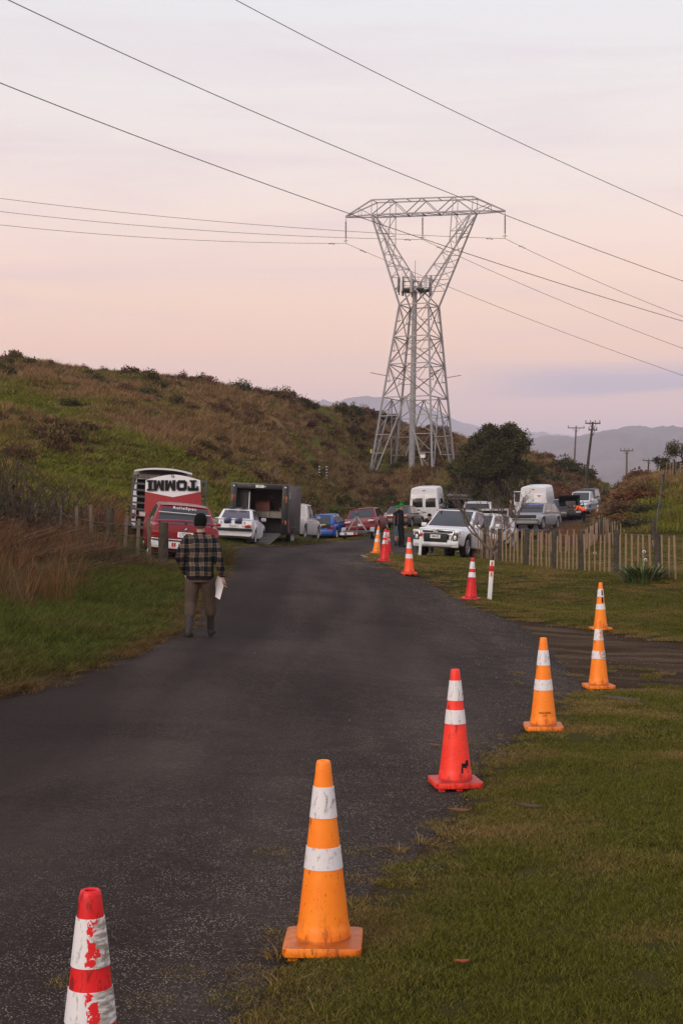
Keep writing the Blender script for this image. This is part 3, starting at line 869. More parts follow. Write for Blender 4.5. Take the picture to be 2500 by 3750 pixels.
SH = {}
for nm, gcols, dcols in (('brown', ((0.070, 0.036, 0.020), (0.190, 0.105, 0.060)), None), ('olive', ((0.032, 0.036, 0.010), (0.110, 0.098, 0.034)), None), ('dark', ((0.024, 0.026, 0.009), (0.125, 0.112, 0.048)), None), ('rust', ((0.085, 0.034, 0.014), (0.22, 0.092, 0.040)), None), ('green', ((0.028, 0.048, 0.010), (0.105, 0.125, 0.030)), None)):
    SH[nm] = veg_mat('shrub_leaves_' + nm, gcols, gcols, inst=False)
shrub_meshes = {}
def shrub(kind, x, y, h, w, seed, label, group, name='shrub', dz=-0.05):
    v = seed % 3
    if (kind, v) not in shrub_meshes:
        lp = lumpy(700 + v, 16, 0.5, 0.8)
        crown = veg_mesh('crown', *leaves(lp, 130, 0.085, 710 + v, 0.45, 0.25, 0.5), SH[kind])
        mb = MB(); g = random.Random(v)
        for i in range(5):
            a = g.uniform(0, 6.28); lp_ = g.choice(lp)
            mb.tube([(0.04 * math.cos(a), 0.04 * math.sin(a), -0.05), (lp_[0] * .4, lp_[1] * .4, lp_[2] * .5), (lp_[0], lp_[1], lp_[2])], [0.018, 0.012, 0.005], 4, False)
            q = Vector(lp_[:3]); e_ = q * 1.0 + Vector((g.uniform(-.2, .2), g.uniform(-.2, .2), g.uniform(.15, .45)))
            mb.tube([q, e_], [0.008, 0.003], 4, False)
        shrub_meshes[(kind, v)] = (crown, mesh('stem', mb.v, mb.f, M['bark']))
    cm, tm = shrub_meshes[(kind, v)]
    e = empty(name, (x, y, gnd(x, y) + dz), (seed * 1.7) % 6.28, label, 'shrub', group)
    obj('crown', cm, e, scl=(w, w, h)); obj('stem', tm, e, scl=(w, w, h))
    return e
ORD = 'first second third fourth fifth sixth seventh eighth ninth tenth eleventh twelfth thirteenth fourteenth fifteenth sixteenth seventeenth eighteenth nineteenth twentieth twenty-first twenty-second twenty-third'.split()
KN = {'brown': 'brown', 'olive': 'olive', 'dark': 'dark', 'rust': 'rust red', 'green': 'green', 'dead': 'dead brown'}
def nth(lst, i, col=0):
    return ORD[sorted(range(len(lst)), key=lambda k: lst[k][col]).index(i)]
g = random.Random(5)
CREST = [(105, 0, .9, 1.0, 'brown'), (190, 0, .8, 1.2, 'brown'), (310, 0, 1.0, 1.1, 'olive'), (380, 0, 1.2, .9, 'brown'), (450, 0, .8, 1.6, 'olive'), (545, 0, 1.3, 1.8, 'brown'),
        (610, 0, 1.0, 1.4, 'olive'), (668, 0, 1.5, 1.2, 'brown'), (735, 0, 1.6, 1.9, 'olive'), (800, 0, 1.1, 1.6, 'brown'), (880, 0, 1.8, 2.4, 'olive'), (935, 0, 1.2, 1.8, 'brown'), (1000, 0, 1.7, 2.2, 'olive'), (1050, 0, 2.0, 2.2, 'brown'),
        (1100, 0, 1.5, 2.2, 'olive'), (1150, 0, 1.3, 2.0, 'brown'), (1240, 0, 1.7, 2.0, 'olive'), (1298, 0, 2.1, 2.0, 'dark'), (1335, 0, 2.2, 1.8, 'brown'), (1400, 0, 1.6, 2.4, 'dark'), (1450, 0, 1.0, 2.2, 'brown'), (1600, 0, 1.8, 2.6, 'brown')]
for i, (px, up, h, w, kd) in enumerate(CREST):
    d = np.interp(px, HT[:, 0], HT[:, 2]) - 0.6
    shrub(kd, PX(px, d), d, h * 1.25, w * 1.1, i, '%s shrub on the hill skyline, %s from the left' % (KN[kd], nth(CREST, i)), 'shrubs along the hill crest', dz=-0.25)
SLOPE = [(480, 1400, 1.6, 2.4, 'brown'), (250, 1480, 1.3, 2.4, 'olive'), (700, 1500, 1.4, 2.6, 'brown'), (900, 1530, 1.8, 2.6, 'brown'), (1120, 1560, 2.2, 2.8, 'brown'), (1230, 1600, 2.4, 3.0, 'brown'),
        (1010, 1700, 2.2, 3.4, 'brown'), (1080, 1720, 1.8, 2.6, 'brown'), (880, 1730, 1.9, 2.4, 'olive'), (1190, 1640, 2.0, 2.6, 'brown'), (1290, 1580, 2.0, 2.6, 'brown'), (620, 1440, 1.2, 2.2, 'olive'), (160, 1400, 1.0, 2.0, 'brown'), (380, 1550, 1.0, 2.0, 'olive')]
for i, (px, py, h, w, kd) in enumerate(SLOPE):
    x, y = hit(px, py)
    shrub(kd, x, y, h * 0.8, w * 0.8, i, 'rounded %s shrub on the open hillside, %s from the left' % (KN[kd], nth(SLOPE, i)), 'shrubs on the hillside', dz=-0.2)
BELOW = [(1280, 112, 1.9, 4.0, 'brown'), (1400, 108, 1.6, 4.5, 'green'), (1500, 110, 1.8, 4.0, 'green'), (1600, 112, 2.0, 3.6, 'olive'), (1340, 104, 1.7, 3.0, 'brown'), (1210, 100, 1.9, 3.0, 'green'), (1450, 122, 1.9, 4.2, 'dark'), (1530, 124, 2.0, 4.4, 'dark'), (1620, 130, 2.2, 4.0, 'green'),
        (1660, 126, 2.6, 4.0, 'olive')]
for i, (px, d, h, w, kd) in enumerate(BELOW):
    shrub(kd, PX(px, d), d, h, w, i, 'bushy %s shrub below the pylon, %s from the left' % (KN[kd], nth(BELOW, i)), 'shrubs below the pylon')
RUSTY = [(1960, 128, 3.0, 5.0, 'dark'), (2010, 132, 2.8, 4.6, 'rust'), (2060, 136, 2.8, 4.6, 'rust'), (2120, 140, 2.8, 4.6, 'brown'), (2170, 146, 2.8, 4.0, 'dark'), (1990, 122, 2.0, 4.0, 'rust'), (2040, 126, 1.9, 4.2, 'rust'), (2100, 130, 1.9, 4.2, 'rust'),
        (2150, 134, 1.8, 3.6, 'brown'), (1930, 116, 2.2, 3.6, 'rust'), (2215, 150, 2.4, 3.4, 'dark'), (2060, 160, 3.2, 4.0, 'dark'), (2130, 165, 3.2, 4.0, 'dark'), (1990, 150, 3.2, 5.0, 'dark'), (2250, 160, 2.2, 3.4, 'brown')]
for i, (px, d, h, w, kd) in enumerate(RUSTY):
    shrub(kd, PX(px, d), d, h, w, i, '%s shrub on the slope behind the vans, %s from the left' % (KN[kd], nth(RUSTY, i)), 'shrubs on the slope behind the vans', dz=-0.3)
BANK = [(2260, 84, 1.0, 3.0, 'rust'), (2300, 82, 1.3, 3.2, 'brown'), (2340, 84, 1.4, 3.2, 'rust'), (2370, 80, 1.2, 2.6, 'dark'), (2290, 78, 1.1, 2.6, 'rust'), (2330, 76, 1.2, 2.6, 'dark')]
for i, (px, d, h, w, kd) in enumerate(BANK):
    shrub(kd, PX(px, d), d, h, w, i, '%s shrub on the cut bank at right, %s from the left' % (KN[kd], nth(BANK, i)), 'shrubs on the right bank', dz=-0.15)
# dark gorse with yellow flowers behind the old fence; brambles at the left edge
gs = {}
for i, (px, d, h, w) in enumerate([(330, 52, 2.0, 3.0), (420, 54, 2.2, 3.2), (510, 55, 1.9, 2.8), (590, 56, 1.8, 2.6)]):
    e = shrub('dark', PX(px, d), d, h, w, i, 'dark gorse bush dotted with yellow flowers, %s from the left' % ORD[i], 'gorse bushes', 'gorse_bush')
    k = i % 3
    if k not in gs:
        V, q, tn = leaves(lumpy(700 + k, 16, 0.5, 0.8), 5, 0.03, 90 + k, 0.8, 0.9, 0.2)
        gs[k] = mesh('flower', V, q, simple('yellow_flower', (0.55, 0.26, 0.02), 0.6) if 'gf' not in M else M['gf'])
    o = obj('flower', gs[k], e, scl=(w, w, h)); o['kind'] = 'stuff'
BRAM = [(40, 33.5, 1.3, 2.0, 'brown'), (150, 34, 1.2, 1.8, 'brown'), (-120, 31, 1.6, 2.4, 'brown'), (230, 36.5, 1.3, 2.0, 'brown'), (320, 37, 1.1, 1.6, 'olive'), (10, 37, 1.9, 2.2, 'brown'), (90, 38, 1.5, 2.0, 'olive'), (-60, 35, 2.1, 2.4, 'dark'), (170, 40, 1.4, 2.0, 'brown'), (260, 40, 0.9, 1.6, 'olive')]
for i, (px, d, h, w, kd) in enumerate(BRAM):
    e = shrub(kd, PX(px, d), d, h, w, i, 'tangled bramble of bare canes behind the old fence, %s from the left' % nth(BRAM, i), 'brambles behind the old fence', 'bramble')
    mb = MB(); gg = random.Random(50 + i)
    for k in range(22):
        a = gg.uniform(0, 6.28); r = gg.uniform(0.3, 1.0) * w * .6; hh = h * gg.uniform(0.6, 1.25)
        mb.tube([(r * .3 * math.cos(a), r * .3 * math.sin(a), 0), (r * .6 * math.cos(a + .2), r * .6 * math.sin(a + .2), hh * .75), (r * math.cos(a + .4), r * math.sin(a + .4), hh), (r * 1.35 * math.cos(a + .6), r * 1.35 * math.sin(a + .6), hh * .8)], [0.014, 0.011, 0.008, 0.004], 4, False)
    o = mb.build('cane', M['bark'], e); o['kind'] = 'stuff'
# low dead growth on the left verge in front of the fence
DEAD = [(0, 30, 1.3, 2.0), (110, 32, 1.2, 2.0), (210, 32.5, 1.1, 1.8), (-80, 28, 1.3, 2.2), (290, 33, 1.0, 1.6), (70, 27, .9, 1.6), (240, 30, .8, 1.5), (330, 31, .8, 1.4), (150, 28.5, .8, 1.5), (-20, 26, .9, 1.6), (60, 24, .7, 1.3), (190, 26, .6, 1.3), (300, 27.5, .6, 1.2), (20, 28, .8, 1.5), (520, 29, .6, 1.0), (390, 29, .7, 1.2), (470, 30.5, .6, 1.0), (120, 31, .9, 1.4), (560, 29.5, .55, .9), (440, 28.5, .5, 1.0)]
dm_ = [(veg_mesh('crown', *blades(420, 0.40, 0.25, 1.0, 0.016, 1.1, 3, 800 + k, 0.6), veg_mat('dead_stalks_%d' % k, c_, c_, inst=False)), veg_mesh('stem', *blades(50, 0.2, 0.5, 1.25, 0.012, 0.5, 3, 820 + k, 0.6), M['bark']))
       for k, c_ in enumerate((((0.050, 0.026, 0.014), (0.215, 0.120, 0.064)), ((0.030, 0.028, 0.010), (0.175, 0.125, 0.056)), ((0.065, 0.034, 0.018), (0.27, 0.165, 0.090))))]
for i, (px, d, h, w) in enumerate(DEAD):
    x = PX(px, d)
    e = empty('dead_bush', (x, d, gnd(x, d) - .04), i * 1.3, 'low dead brown bush before the old fence, %s from the left' % nth(DEAD, i), 'shrub', 'dead bushes in front of the old fence')
    h *= .78
    obj('crown', dm_[i % 3][0], e, scl=(w, w, h)); obj('stem', dm_[i % 3][1], e, scl=(w, w, h))

# --- loose chippings along the broken road edge and on the dirt track
gm = []
stone = [simple('grey_chip', (0.13, 0.115, 0.10), 0.9, 0.15, var=0.5, sc=40), simple('dark_chip', (0.055, 0.045, 0.038), 0.9, 0.15, var=0.5, sc=40), simple('pale_chip', (0.17, 0.15, 0.125), 0.9, 0.15, var=0.4, sc=40)]
for k in range(6):
    g_ = np.random.default_rng(900 + k)
    bm = bmesh.new(); bmesh.ops.create_icosphere(bm, subdivisions=1, radius=1.0)
    for v_ in bm.verts: v_.co = v_.co * float(0.7 + 0.5 * g_.random()); v_.co.z *= 0.6
    me_ = bpy.data.meshes.new('chip'); bm.to_mesh(me_); bm.free(); me_.materials.append(stone[k % 3]); gm.append(me_)
c_g = collection('gravel_src', gm)
X_, Y_, S_ = [], [], []
for y0, y1, dens, sc in ((3.4, 8, 900, 0.0042), (8, 14, 420, 0.0055), (14, 30, 170, 0.009)):
    x, y = sample_band(y0, y1, dens, 0.27, 0.27, 0.3); X_.append(x); Y_.append(y); S_.append(np.full(len(x), sc))
x = np.concatenate(X_); y = np.concatenate(Y_); sc = np.concatenate(S_)
z, s2, tr = ground_z(x, y)
bl = fbm(x * 1.6 + 4, y * 1.6, 3)
rt_ok = x > road_mid(y)
ok = rt_ok & (((s2 > -1.7) & (s2 < 0.35) & (rng.random(len(x)) < np.exp(-(s2 / 0.55) ** 2) * sstep(0.40, 0.62, bl) + 0.02)) | ((tr < 0.1) & (s2 > -0.3) & (rng.random(len(x)) < 0.55 * sstep(0.42, 0.66, bl))))
x, y, z, sc, s2 = [q[ok] for q in (x, y, z, sc, s2)]
n = len(x)
z = np.maximum(z, np.where(s2 < 0.2, gz(x, y) + 0.012, -9))
s_ = sc * (0.6 + 1.4 * rng.random(n) ** 3)
tag(scatter('gravel', np.c_[x, y, z + s_ * .15], rng.random(n) * 6.28, np.c_[s_, s_, s_], rng.integers(0, 6, n), np.zeros(n), c_g), 'loose grey chippings along the road edge and dirt track')

# ------------------------------------------------------------------ dark evergreen tree behind the vans, and other trees
def leafy_tree(name, x, y, h, w, kind, label, seed, nl=46, per=420, size=0.13, trunk=0.22, low=0.12):
    g = random.Random(seed)
    e = empty(name, (x, y, gnd(x, y) - 0.05), 0, label, 'tree')
    mb = MB(); lumps = []
    for i in range(nl):
        a = g.uniform(0, 6.28); v = g.uniform(low, 1.0)
        rr = w * 0.5 * math.sqrt(max(0.05, 1 - (abs(v - 0.45) / 0.62) ** 2.4)) * (0.35 + 0.65 * math.sqrt(g.random())) * g.uniform(0.8, 1.12)
        s = w * g.uniform(0.07, 0.135)
        lumps.append((rr * math.cos(a), rr * math.sin(a), h * v * 0.93, s * 1.1, s * 1.1, s * 0.85))
    pts = [Vector((0, 0, -0.2)), Vector((0.05 * w, 0, h * .25)), Vector((-0.03 * w, 0.03 * w, h * .55)), Vector((0, 0, h * .85))]
    mb.tube(pts, [trunk, trunk * .8, trunk * .5, trunk * .15], 8)
    for l in lumps[::2]:
        s0 = pts[1].lerp(pts[2], g.random())
        q = Vector(l[:3]); m_ = s0.lerp(q, .5) + Vector((0, 0, -0.05 * h))
        mb.tube([s0, m_, q], [trunk * .3, trunk * .18, trunk * .06], 5, False)
    mb.build('trunk', M['bark'], e, True)
    V, q, tn = leaves(lumps, per, size, seed, 0.5, 0.25, 0.3)
    cm = veg_mesh('crown', V, q, tn, SH[kind])
    obj('crown', cm, e)
    return e
leafy_tree('evergreen_tree', PX(1812, 113), 113, 7.7, 5.8, 'dark', 'dark bushy evergreen tree between the pylon and the vans', 3, 120, 430, 0.17)
leafy_tree('evergreen_tree', PX(2500, 112), 112, 2.9, 4.2, 'dark', 'dark rounded tree on top of the right bank, cut by the frame edge', 9, 34, 300, 0.13, 0.15)
leafy_tree('evergreen_tree', PX(1700, 116), 116, 4.6, 3.6, 'olive', 'olive green bushy tree just left of the dark evergreen tree', 13, 36, 320, 0.16, 0.15)
leafy_tree('evergreen_tree', PX(1925, 120), 120, 4.4, 3.4, 'dark', 'small dark tree on the right side of the big evergreen tree', 15, 30, 320, 0.15, 0.15)

# bare tree at the corner of the batten fence
def bare_tree(x, y):
    g = random.Random(21)
    e = empty('bare_tree', (x, y, gnd(x, y) - 0.03), 0, 'leafless small tree with tangled branches at the fence corner', 'tree')
    mb = MB()
    base = Vector((0, 0, 0)); top = Vector((0.02, 0, 0.42))
    mb.tube([(0, 0, -0.1), (0.0, 0, 0.15), top], [0.085, 0.07, 0.062], 8)
    mb.build('trunk', M['barkgrey'], e, True)
    for k, (v, L) in enumerate(((Vector((-0.75, 0.1, 0.75)), 1.0), (Vector((0.72, -0.2, 0.75)), 0.95), (Vector((-0.25, 0.5, 1)), 0.85), (Vector((0.25, -0.4, 1)), 0.8))):
        mb = MB()
        branch_tree(mb, top - Vector((0, 0, .05)), v.normalized(), L, 0.055 if k < 2 else 0.04, 5 if k < 2 else 4, g, 0.72, 0.26, 3, None, 0.05)
        mb.build('limb', M['barkgrey'], e, False)
    return e
bare_tree(PX(1797, 47.5), 47.5)

# flax clump at the fence, and red-hip rose bush left of the black trailer
def flax(x, y):
    e = empty('flax_bush', (x, y, gnd(x, y) - 0.03), 0, 'green flax clump with strap leaves at the foot of the batten fence', 'plant')
    mb = MB(); g = random.Random(4); mt = [simple('flax_leaf', (0.060, 0.110, 0.022), 0.5, 0.35, var=0.5, sc=3), simple('dead_flax_leaf', (0.17, 0.12, 0.06), 0.8, 0.2, var=0.4, sc=3)]
    for i in range(210):
        a = g.uniform(0, 6.28); r0 = g.uniform(0, 0.42); L = g.uniform(0.35, 0.75); o = g.uniform(0.35, 0.95)
        c, s_ = math.cos(a), math.sin(a)
        V = []; Fc = []
        for k in range(5):
            t_ = k / 4
            rr = r0 + L * o * t_ ** 1.4; z = L * (t_ - o * 0.55 * t_ ** 2.4)
            w = 0.02 * (1 - t_ ** 2) + 0.001
            V += [(1.25 * rr * c - s_ * w, rr * s_ + c * w, z), (1.25 * rr * c + s_ * w, rr * s_ - c * w, z)]
            if k: Fc.append((2 * k - 2, 2 * k - 1, 2 * k + 1, 2 * k))
        o_ = mobj('leaf', V, Fc, mt[1 if i % 9 == 0 else 0], e)
    return e
flax(PX(2350, 34.6), 34.6)
x, y = PX(775, 57), 57
e = shrub('olive', x, y, 1.9, 1.8, 4, 'rose bush with orange hips left of the black trailer', None, 'rose_bush')
V, q, tn = leaves(lumpy(701, 16, 0.5, 0.8), 3, 0.045, 91, 0.9, 0.95, 0.2)
o = obj('rose_hip', mesh('rose_hip', V, q, simple('orange_hip', (0.5, 0.10, 0.03), 0.5)), e, scl=(1.8, 1.8, 1.9)); o['kind'] = 'stuff'

# ------------------------------------------------------------------ lattice pylon
TD = 146.0
tx, ty = PX(1507, TD), TD
tz0 = CAMZ - (1712 - CY) / F * TD
TA = R(-24)
pyl = empty('pylon', (tx, ty, tz0), TA, 'grey steel lattice pylon with a flat cross-arm on the hillside', 'pylon')
steel = M['galv']; steeld = M['galvd']
def sh_(p):     # the beam is not quite level
    x, y, z = p
    k = 1.2 * max(z, 0) / 26
    return (x + .9135 * k, y + .4067 * k, z - (0.05 * x * (z - 16.6) / 9.4 if z > 16.6 else 0))
def tb(name, p, q, t, m=None, parent=None):
    return bar(name, sh_(p), sh_(q), t * 0.88, m or steel, parent or pyl)
def half(z): return 3.3 + (1.57 - 3.3) * z / 16.6
corner = [(-1, -1), (1, -1), (1, 1), (-1, 1)]
zl = [0, 1.6, 3.5, 5.4, 7.1, 10.5, 13.3, 16.6]
for (sx, sy) in corner:
    foot = -3.2
    tb('leg', (sx * half(foot), sy * half(foot), foot), (sx * half(16.6), sy * half(16.6), 16.6), 0.20)
def face(i):
    a, b = corner[i], corner[(i + 1) % 4]
    return lambda u, z: ((a[0] + (b[0] - a[0]) * u) * half(z), (a[1] + (b[1] - a[1]) * u) * half(z), z)
for i in range(4):
    f = face(i)
    for z in (7.1, 10.5, 13.3, 16.6):
        tb('horizontal_strut', f(0, z), f(1, z), 0.11)
    for z0, z1 in ((7.1, 10.5), (10.5, 13.3), (13.3, 16.6)):
        tb('brace', f(0, z0), f(1, z1), 0.10); tb('brace', f(1, z0), f(0, z1), 0.10, steeld)
        m = (z0 + z1) / 2
        tb('small_brace', f(0, m), f(.25, m), 0.06); tb('small_brace', f(1, m), f(.75, m), 0.06, steeld)
        tb('small_brace', f(0, z1), f(.25, m), 0.05); tb('small_brace', f(1, z1), f(.75, m), 0.05, steeld)
    # splayed lower panel: from the middle of the strut out to the feet
    tb('brace', f(.5, 7.1), f(.12, -.3), 0.13); tb('brace', f(.5, 7.1), f(.88, -.3), 0.13)
    tb('brace', f(.5, 7.1), f(0, 5.2), 0.07, steeld); tb('brace', f(.5, 7.1), f(1, 5.2), 0.07, steeld)
    for z in (5.2, 3.3, 1.4):
        w = .12 + .38 * (z + .3) / 7.4
        tb('small_brace', f(0, z), f(w, z), 0.08); tb('small_brace', f(1, z), f(1 - w, z), 0.08)
        w2 = .12 + .38 * (z - 1.9 + .3) / 7.4
        tb('small_brace', f(0, z), f(max(w2, .1), z - 1.9), 0.06, steeld); tb('small_brace', f(1, z), f(1 - max(w2, .1), z - 1.9), 0.06, steeld)
        tb('small_brace', f(w, z), f(0, z - 1.7), 0.05, steeld); tb('small_brace', f(1 - w, z), f(1, z - 1.7), 0.05)
# fork above the waist
BZ, BH, BD = 26.0, 1.5, 0.74
def dep(z): return 1.57 + (BD - 1.57) * (z - 16.6) / (BZ - 16.6)
for s in (-1, 1):
    out = lambda z: s * (1.57 + (5.5 - 1.57) * (z - 16.6) / (BZ - 16.6))
    inn = lambda z: s * (0.15 + (4.9 - 0.15) * (z - 18.2) / (25.2 - 18.2))
    for k in (-1, 1):
        tb('fork_leg', (out(16.6), k * dep(16.6), 16.6), (out(BZ), k * dep(BZ), BZ), 0.17)
        tb('fork_leg', (inn(18.2), k * dep(18.2), 18.2), (inn(24.4), k * dep(24.4), 24.4), 0.15)
        tb('fork_leg', (-s * 1.57, k * dep(16.6), 16.6), (inn(18.4), k * dep(18.4), 18.4), 0.14)
        tb('small_brace', (inn(24.4), k * dep(24.4), 24.4), (s * 5.5, k * dep(BZ), BZ), 0.12)
        tb('hanger', (s * 3.35, k * BD, BZ), (inn(22.9), k * dep(22.9), 22.9), 0.08)
        for a, b in ((18.2, 18.2), (19.4, 19.4), (20.6, 20.6), (21.8, 21.8)):
            tb('small_brace', (out(a), k * dep(a), a), (inn(b), k * dep(b), b), 0.06, steeld)
            tb('small_brace', (out(a), k * dep(a), a), (inn(b + 1.2), k * dep(b + 1.2), b + 1.2), 0.06)
        tb('small_brace', (s * 3.35, k * BD, BZ), (out(24.0), k * dep(24), 24.0), 0.06); tb('small_brace', (s * 3.35, k * BD, 24.0), (out(24.0), k * dep(24), 24.0), 0.06, steeld)
        tb('small_brace', (s * 3.35, k * BD, 24.0), (out(25.9), k * BD, 25.9), 0.05)
    for z in (18.2, 19.4, 20.6, 21.8, 23.0, 24.2):
        tb('small_brace', (out(z), -dep(z), z), (out(z + .8), dep(z + .8), z + .8), 0.06, steeld)
        tb('small_brace', (inn(z), -dep(z), z), (inn(z), dep(z), z), 0.05)
# cross-arm
tip = 8.7
for k in (-1, 1):
    tb('beam_chord', (-5.5, k * BD, BZ), (5.5, k * BD, BZ), 0.16); tb('beam_chord', (-5.5, k * BD, BZ + BH), (5.5, k * BD, BZ + BH), 0.13)
    for s in (-1, 1):
        tb('beam_chord', (s * 5.5, k * BD, BZ), (s * tip, k * 0.08, BZ), 0.14); tb('beam_chord', (s * 5.5, k * BD, BZ + BH), (s * tip, k * 0.08, BZ + .05), 0.13)
        tb('small_brace', (s * 7.1, k * BD * .5, BZ), (s * 7.1, k * BD * .5, BZ + BH * .5), 0.06); tb('small_brace', (s * 5.5, k * BD, BZ), (s * 7.1, k * BD * .5, BZ + BH * .5), 0.06, steeld)
    xs = [-5.5, -3.4, -1.7, 0, 1.7, 3.4, 5.5]
    for i in range(6):
        a, b = xs[i], xs[i + 1]
        if i % 2 == 0: tb('beam_brace', (a, k * BD, BZ), (b, k * BD, BZ + BH), 0.09, steeld)
        else: tb('beam_brace', (a, k * BD, BZ + BH), (b, k * BD, BZ), 0.09)
    for a in (-5.5, -3.4, 3.4, 5.5): tb('beam_brace', (a, k * BD, BZ), (a, k * BD, BZ + BH), 0.08)
for i, a in enumerate((-5.5, -3.4, -1.7, 0, 1.7, 3.4, 5.5)):
    tb('beam_brace', (a, -BD, BZ), (a, BD, BZ), 0.09, steeld); tb('beam_brace', (a, -BD, BZ + BH), (a, BD, BZ + BH), 0.07)
    if i < 6: tb('beam_brace', (a, -BD, BZ), (a + 1.8, BD, BZ), 0.06, steeld)
# climbing guard arms and signs
for s, k in ((-1, -1), (1, 1), (1, -1), (-1, 1)):
    h9 = half(9.3)
    tb('guard_arm', (s * h9, k * h9, 9.3), (s * (h9 + 1.4), k * (h9 + .9), 9.6), 0.07, steeld)
    tb('guard_arm', (s * h9, k * h9, 9.3), (s * (h9 + .4), k * (h9 - 1.6), 9.45), 0.05, steeld)
box('warning_sign', (2.45, -half(1.0) - 0.1, 1.05), (0.48, 0.04, 0.42), M['whitepaint'], pyl)
box('warning_stripe', (2.45, -half(1.0) - 0.13, 1.20), (0.42, 0.02, 0.06), M['redpaint'], pyl)
box('yellow_sign', (-half(1.6) - .02, -half(1.6) - 0.12, 1.6), (0.17, 0.03, 0.38), simple('sign_yellow', (0.75, 0.62, 0.15), 0.5), pyl)
# insulator strings
mat_ins = simple('insulator', (0.11, 0.07, 0.06), 0.3, 0.5)
ins_ends = []
for a in (-tip, -0.1, tip):
    sx_, sy_, zb = sh_((a, 0, BZ)); zb -= (0.15 if abs(a) > 1 else 0.0)
    mb = MB()
    prof = [(0.03, 0), (0.03, -0.35)]
    for k in range(13):
        z = -0.35 - k * 0.135
        prof += [(0.045, z), (0.11, z - 0.05), (0.04, z - 0.075)]
    prof += [(0.03, -2.2), (0.03, -2.6)]
    mb.lathe(prof, 8)
    mb.box((0, 0, -2.35), (0.45, 0.06, 0.05))
    o = mb.build('insulator_string', mat_ins, pyl, True); o.location = (sx_, sy_, zb)
    pw_ = Matrix.Translation((tx, ty, tz0)) @ Matrix.Rotation(TA, 4, 'Z') @ Vector((sx_, sy_, zb - 2.6))
    ins_ends.append(pw_)

# cellular mast inside the pylon
cm_ = empty('phone_mast', (tx - 0.02, ty + 0.2, tz0), R(10), 'round grey phone mast with antenna panels standing inside the pylon', 'mast')
cm_.rotation_euler = (0, R(1.1), R(10))
mb = MB(); mb.lathe([(0.33, -1.0), (0.30, 8), (0.24, 18.6), (0.0, 18.6)], 16); mb.build('pole', M['galv'], cm_, True, 40)
mb = MB()
for k in range(12):
    z = 1.5 + k * 1.35
    mb.box((0.36, 0, z), (0.12, 0.05, 0.04)); mb.box((-0.1, -0.33, z + .5), (0.05, 0.12, 0.05))
mb.build('step_bolt', M['galvd'], cm_)
mb = MB(); mb.lathe([(0.3, 18.15), (1.5, 18.15), (1.5, 18.32), (0.3, 18.32)], 12); mb.build('platform', M['steelgrey'], cm_)
mb = MB()
for k in range(12):
    a = k * R(30); b = (k + 1) * R(30)
    for z in (18.9, 19.35):
        mb.tube([(1.55 * math.cos(a), 1.55 * math.sin(a), z), (1.55 * math.cos(b), 1.55 * math.sin(b), z)], 0.025, 4)
    mb.tube([(1.55 * math.cos(a), 1.55 * math.sin(a), 18.2), (1.55 * math.cos(a), 1.55 * math.sin(a), 19.4)], 0.025, 4)
mb.build('railing', M['galvd'], cm_)
for k, a in enumerate((5, 55, 85, 125, 175, 205, 245, 295, 325)):
    r = 1.75; h = (2.0, 1.5, 1.9)[k % 3]
    o = box('antenna_panel', (r * math.cos(R(a)), r * math.sin(R(a)), 18.75 + .1 * (k % 2)), (0.14, 0.28, h), M['whitepaint'] if k % 2 else M['galv'], cm_, 0.03, (0, 0, R(a)))
    box('bracket', (-0.12, 0, -0.2), (0.12, 0.10, 1.7), M['steelgrey'], o)
mb = MB(); mb.tube([(0, 0, 18.4), (0, 0, 21.3)], 0.025, 5); mb.build('lightning_rod', M['galvd'], cm_)

# ------------------------------------------------------------------ overhead wires
def wire(name, pts, r, label, group=None):
    mb = MB(); mb.tube(pts, r, 6)
    return tag(mb.build(name, M['wire'], None, True), label, 'wire', group)
def quad_wire(p3, d0, d1, px0, px1, n=40):
    c = np.polyfit([p[0] for p in p3], [p[1] for p in p3], 2)
    o = []
    for px in np.linspace(px0, px1, n):
        d = d0 + (d1 - d0) * (px + 500) / 3500
        o.append(P(px, float(np.polyval(c, px)), d))
    return o
for p3, lab in ((((864, 0), (1651, 402), (2500, 792)), 'uppermost thick power line crossing the sky'), (((32, 0), (1642, 706), (2500, 1030)), 'thick power line passing just over the pylon beam'),
                (((0, 303), (1267, 778), (2500, 1177)), 'lowest thick power line passing in front of the pylon arms')):
    wire('power_line', quad_wire(p3, 48, 105, -500, 3000), 0.020, lab, 'thick power lines')
ys_l = [(0, 784), (0, 733), (0, 682)]; ys_r = [(2500, 1355), (2500, 1267), (2500, 1159)]
nm_ = ('left', 'middle', 'right')
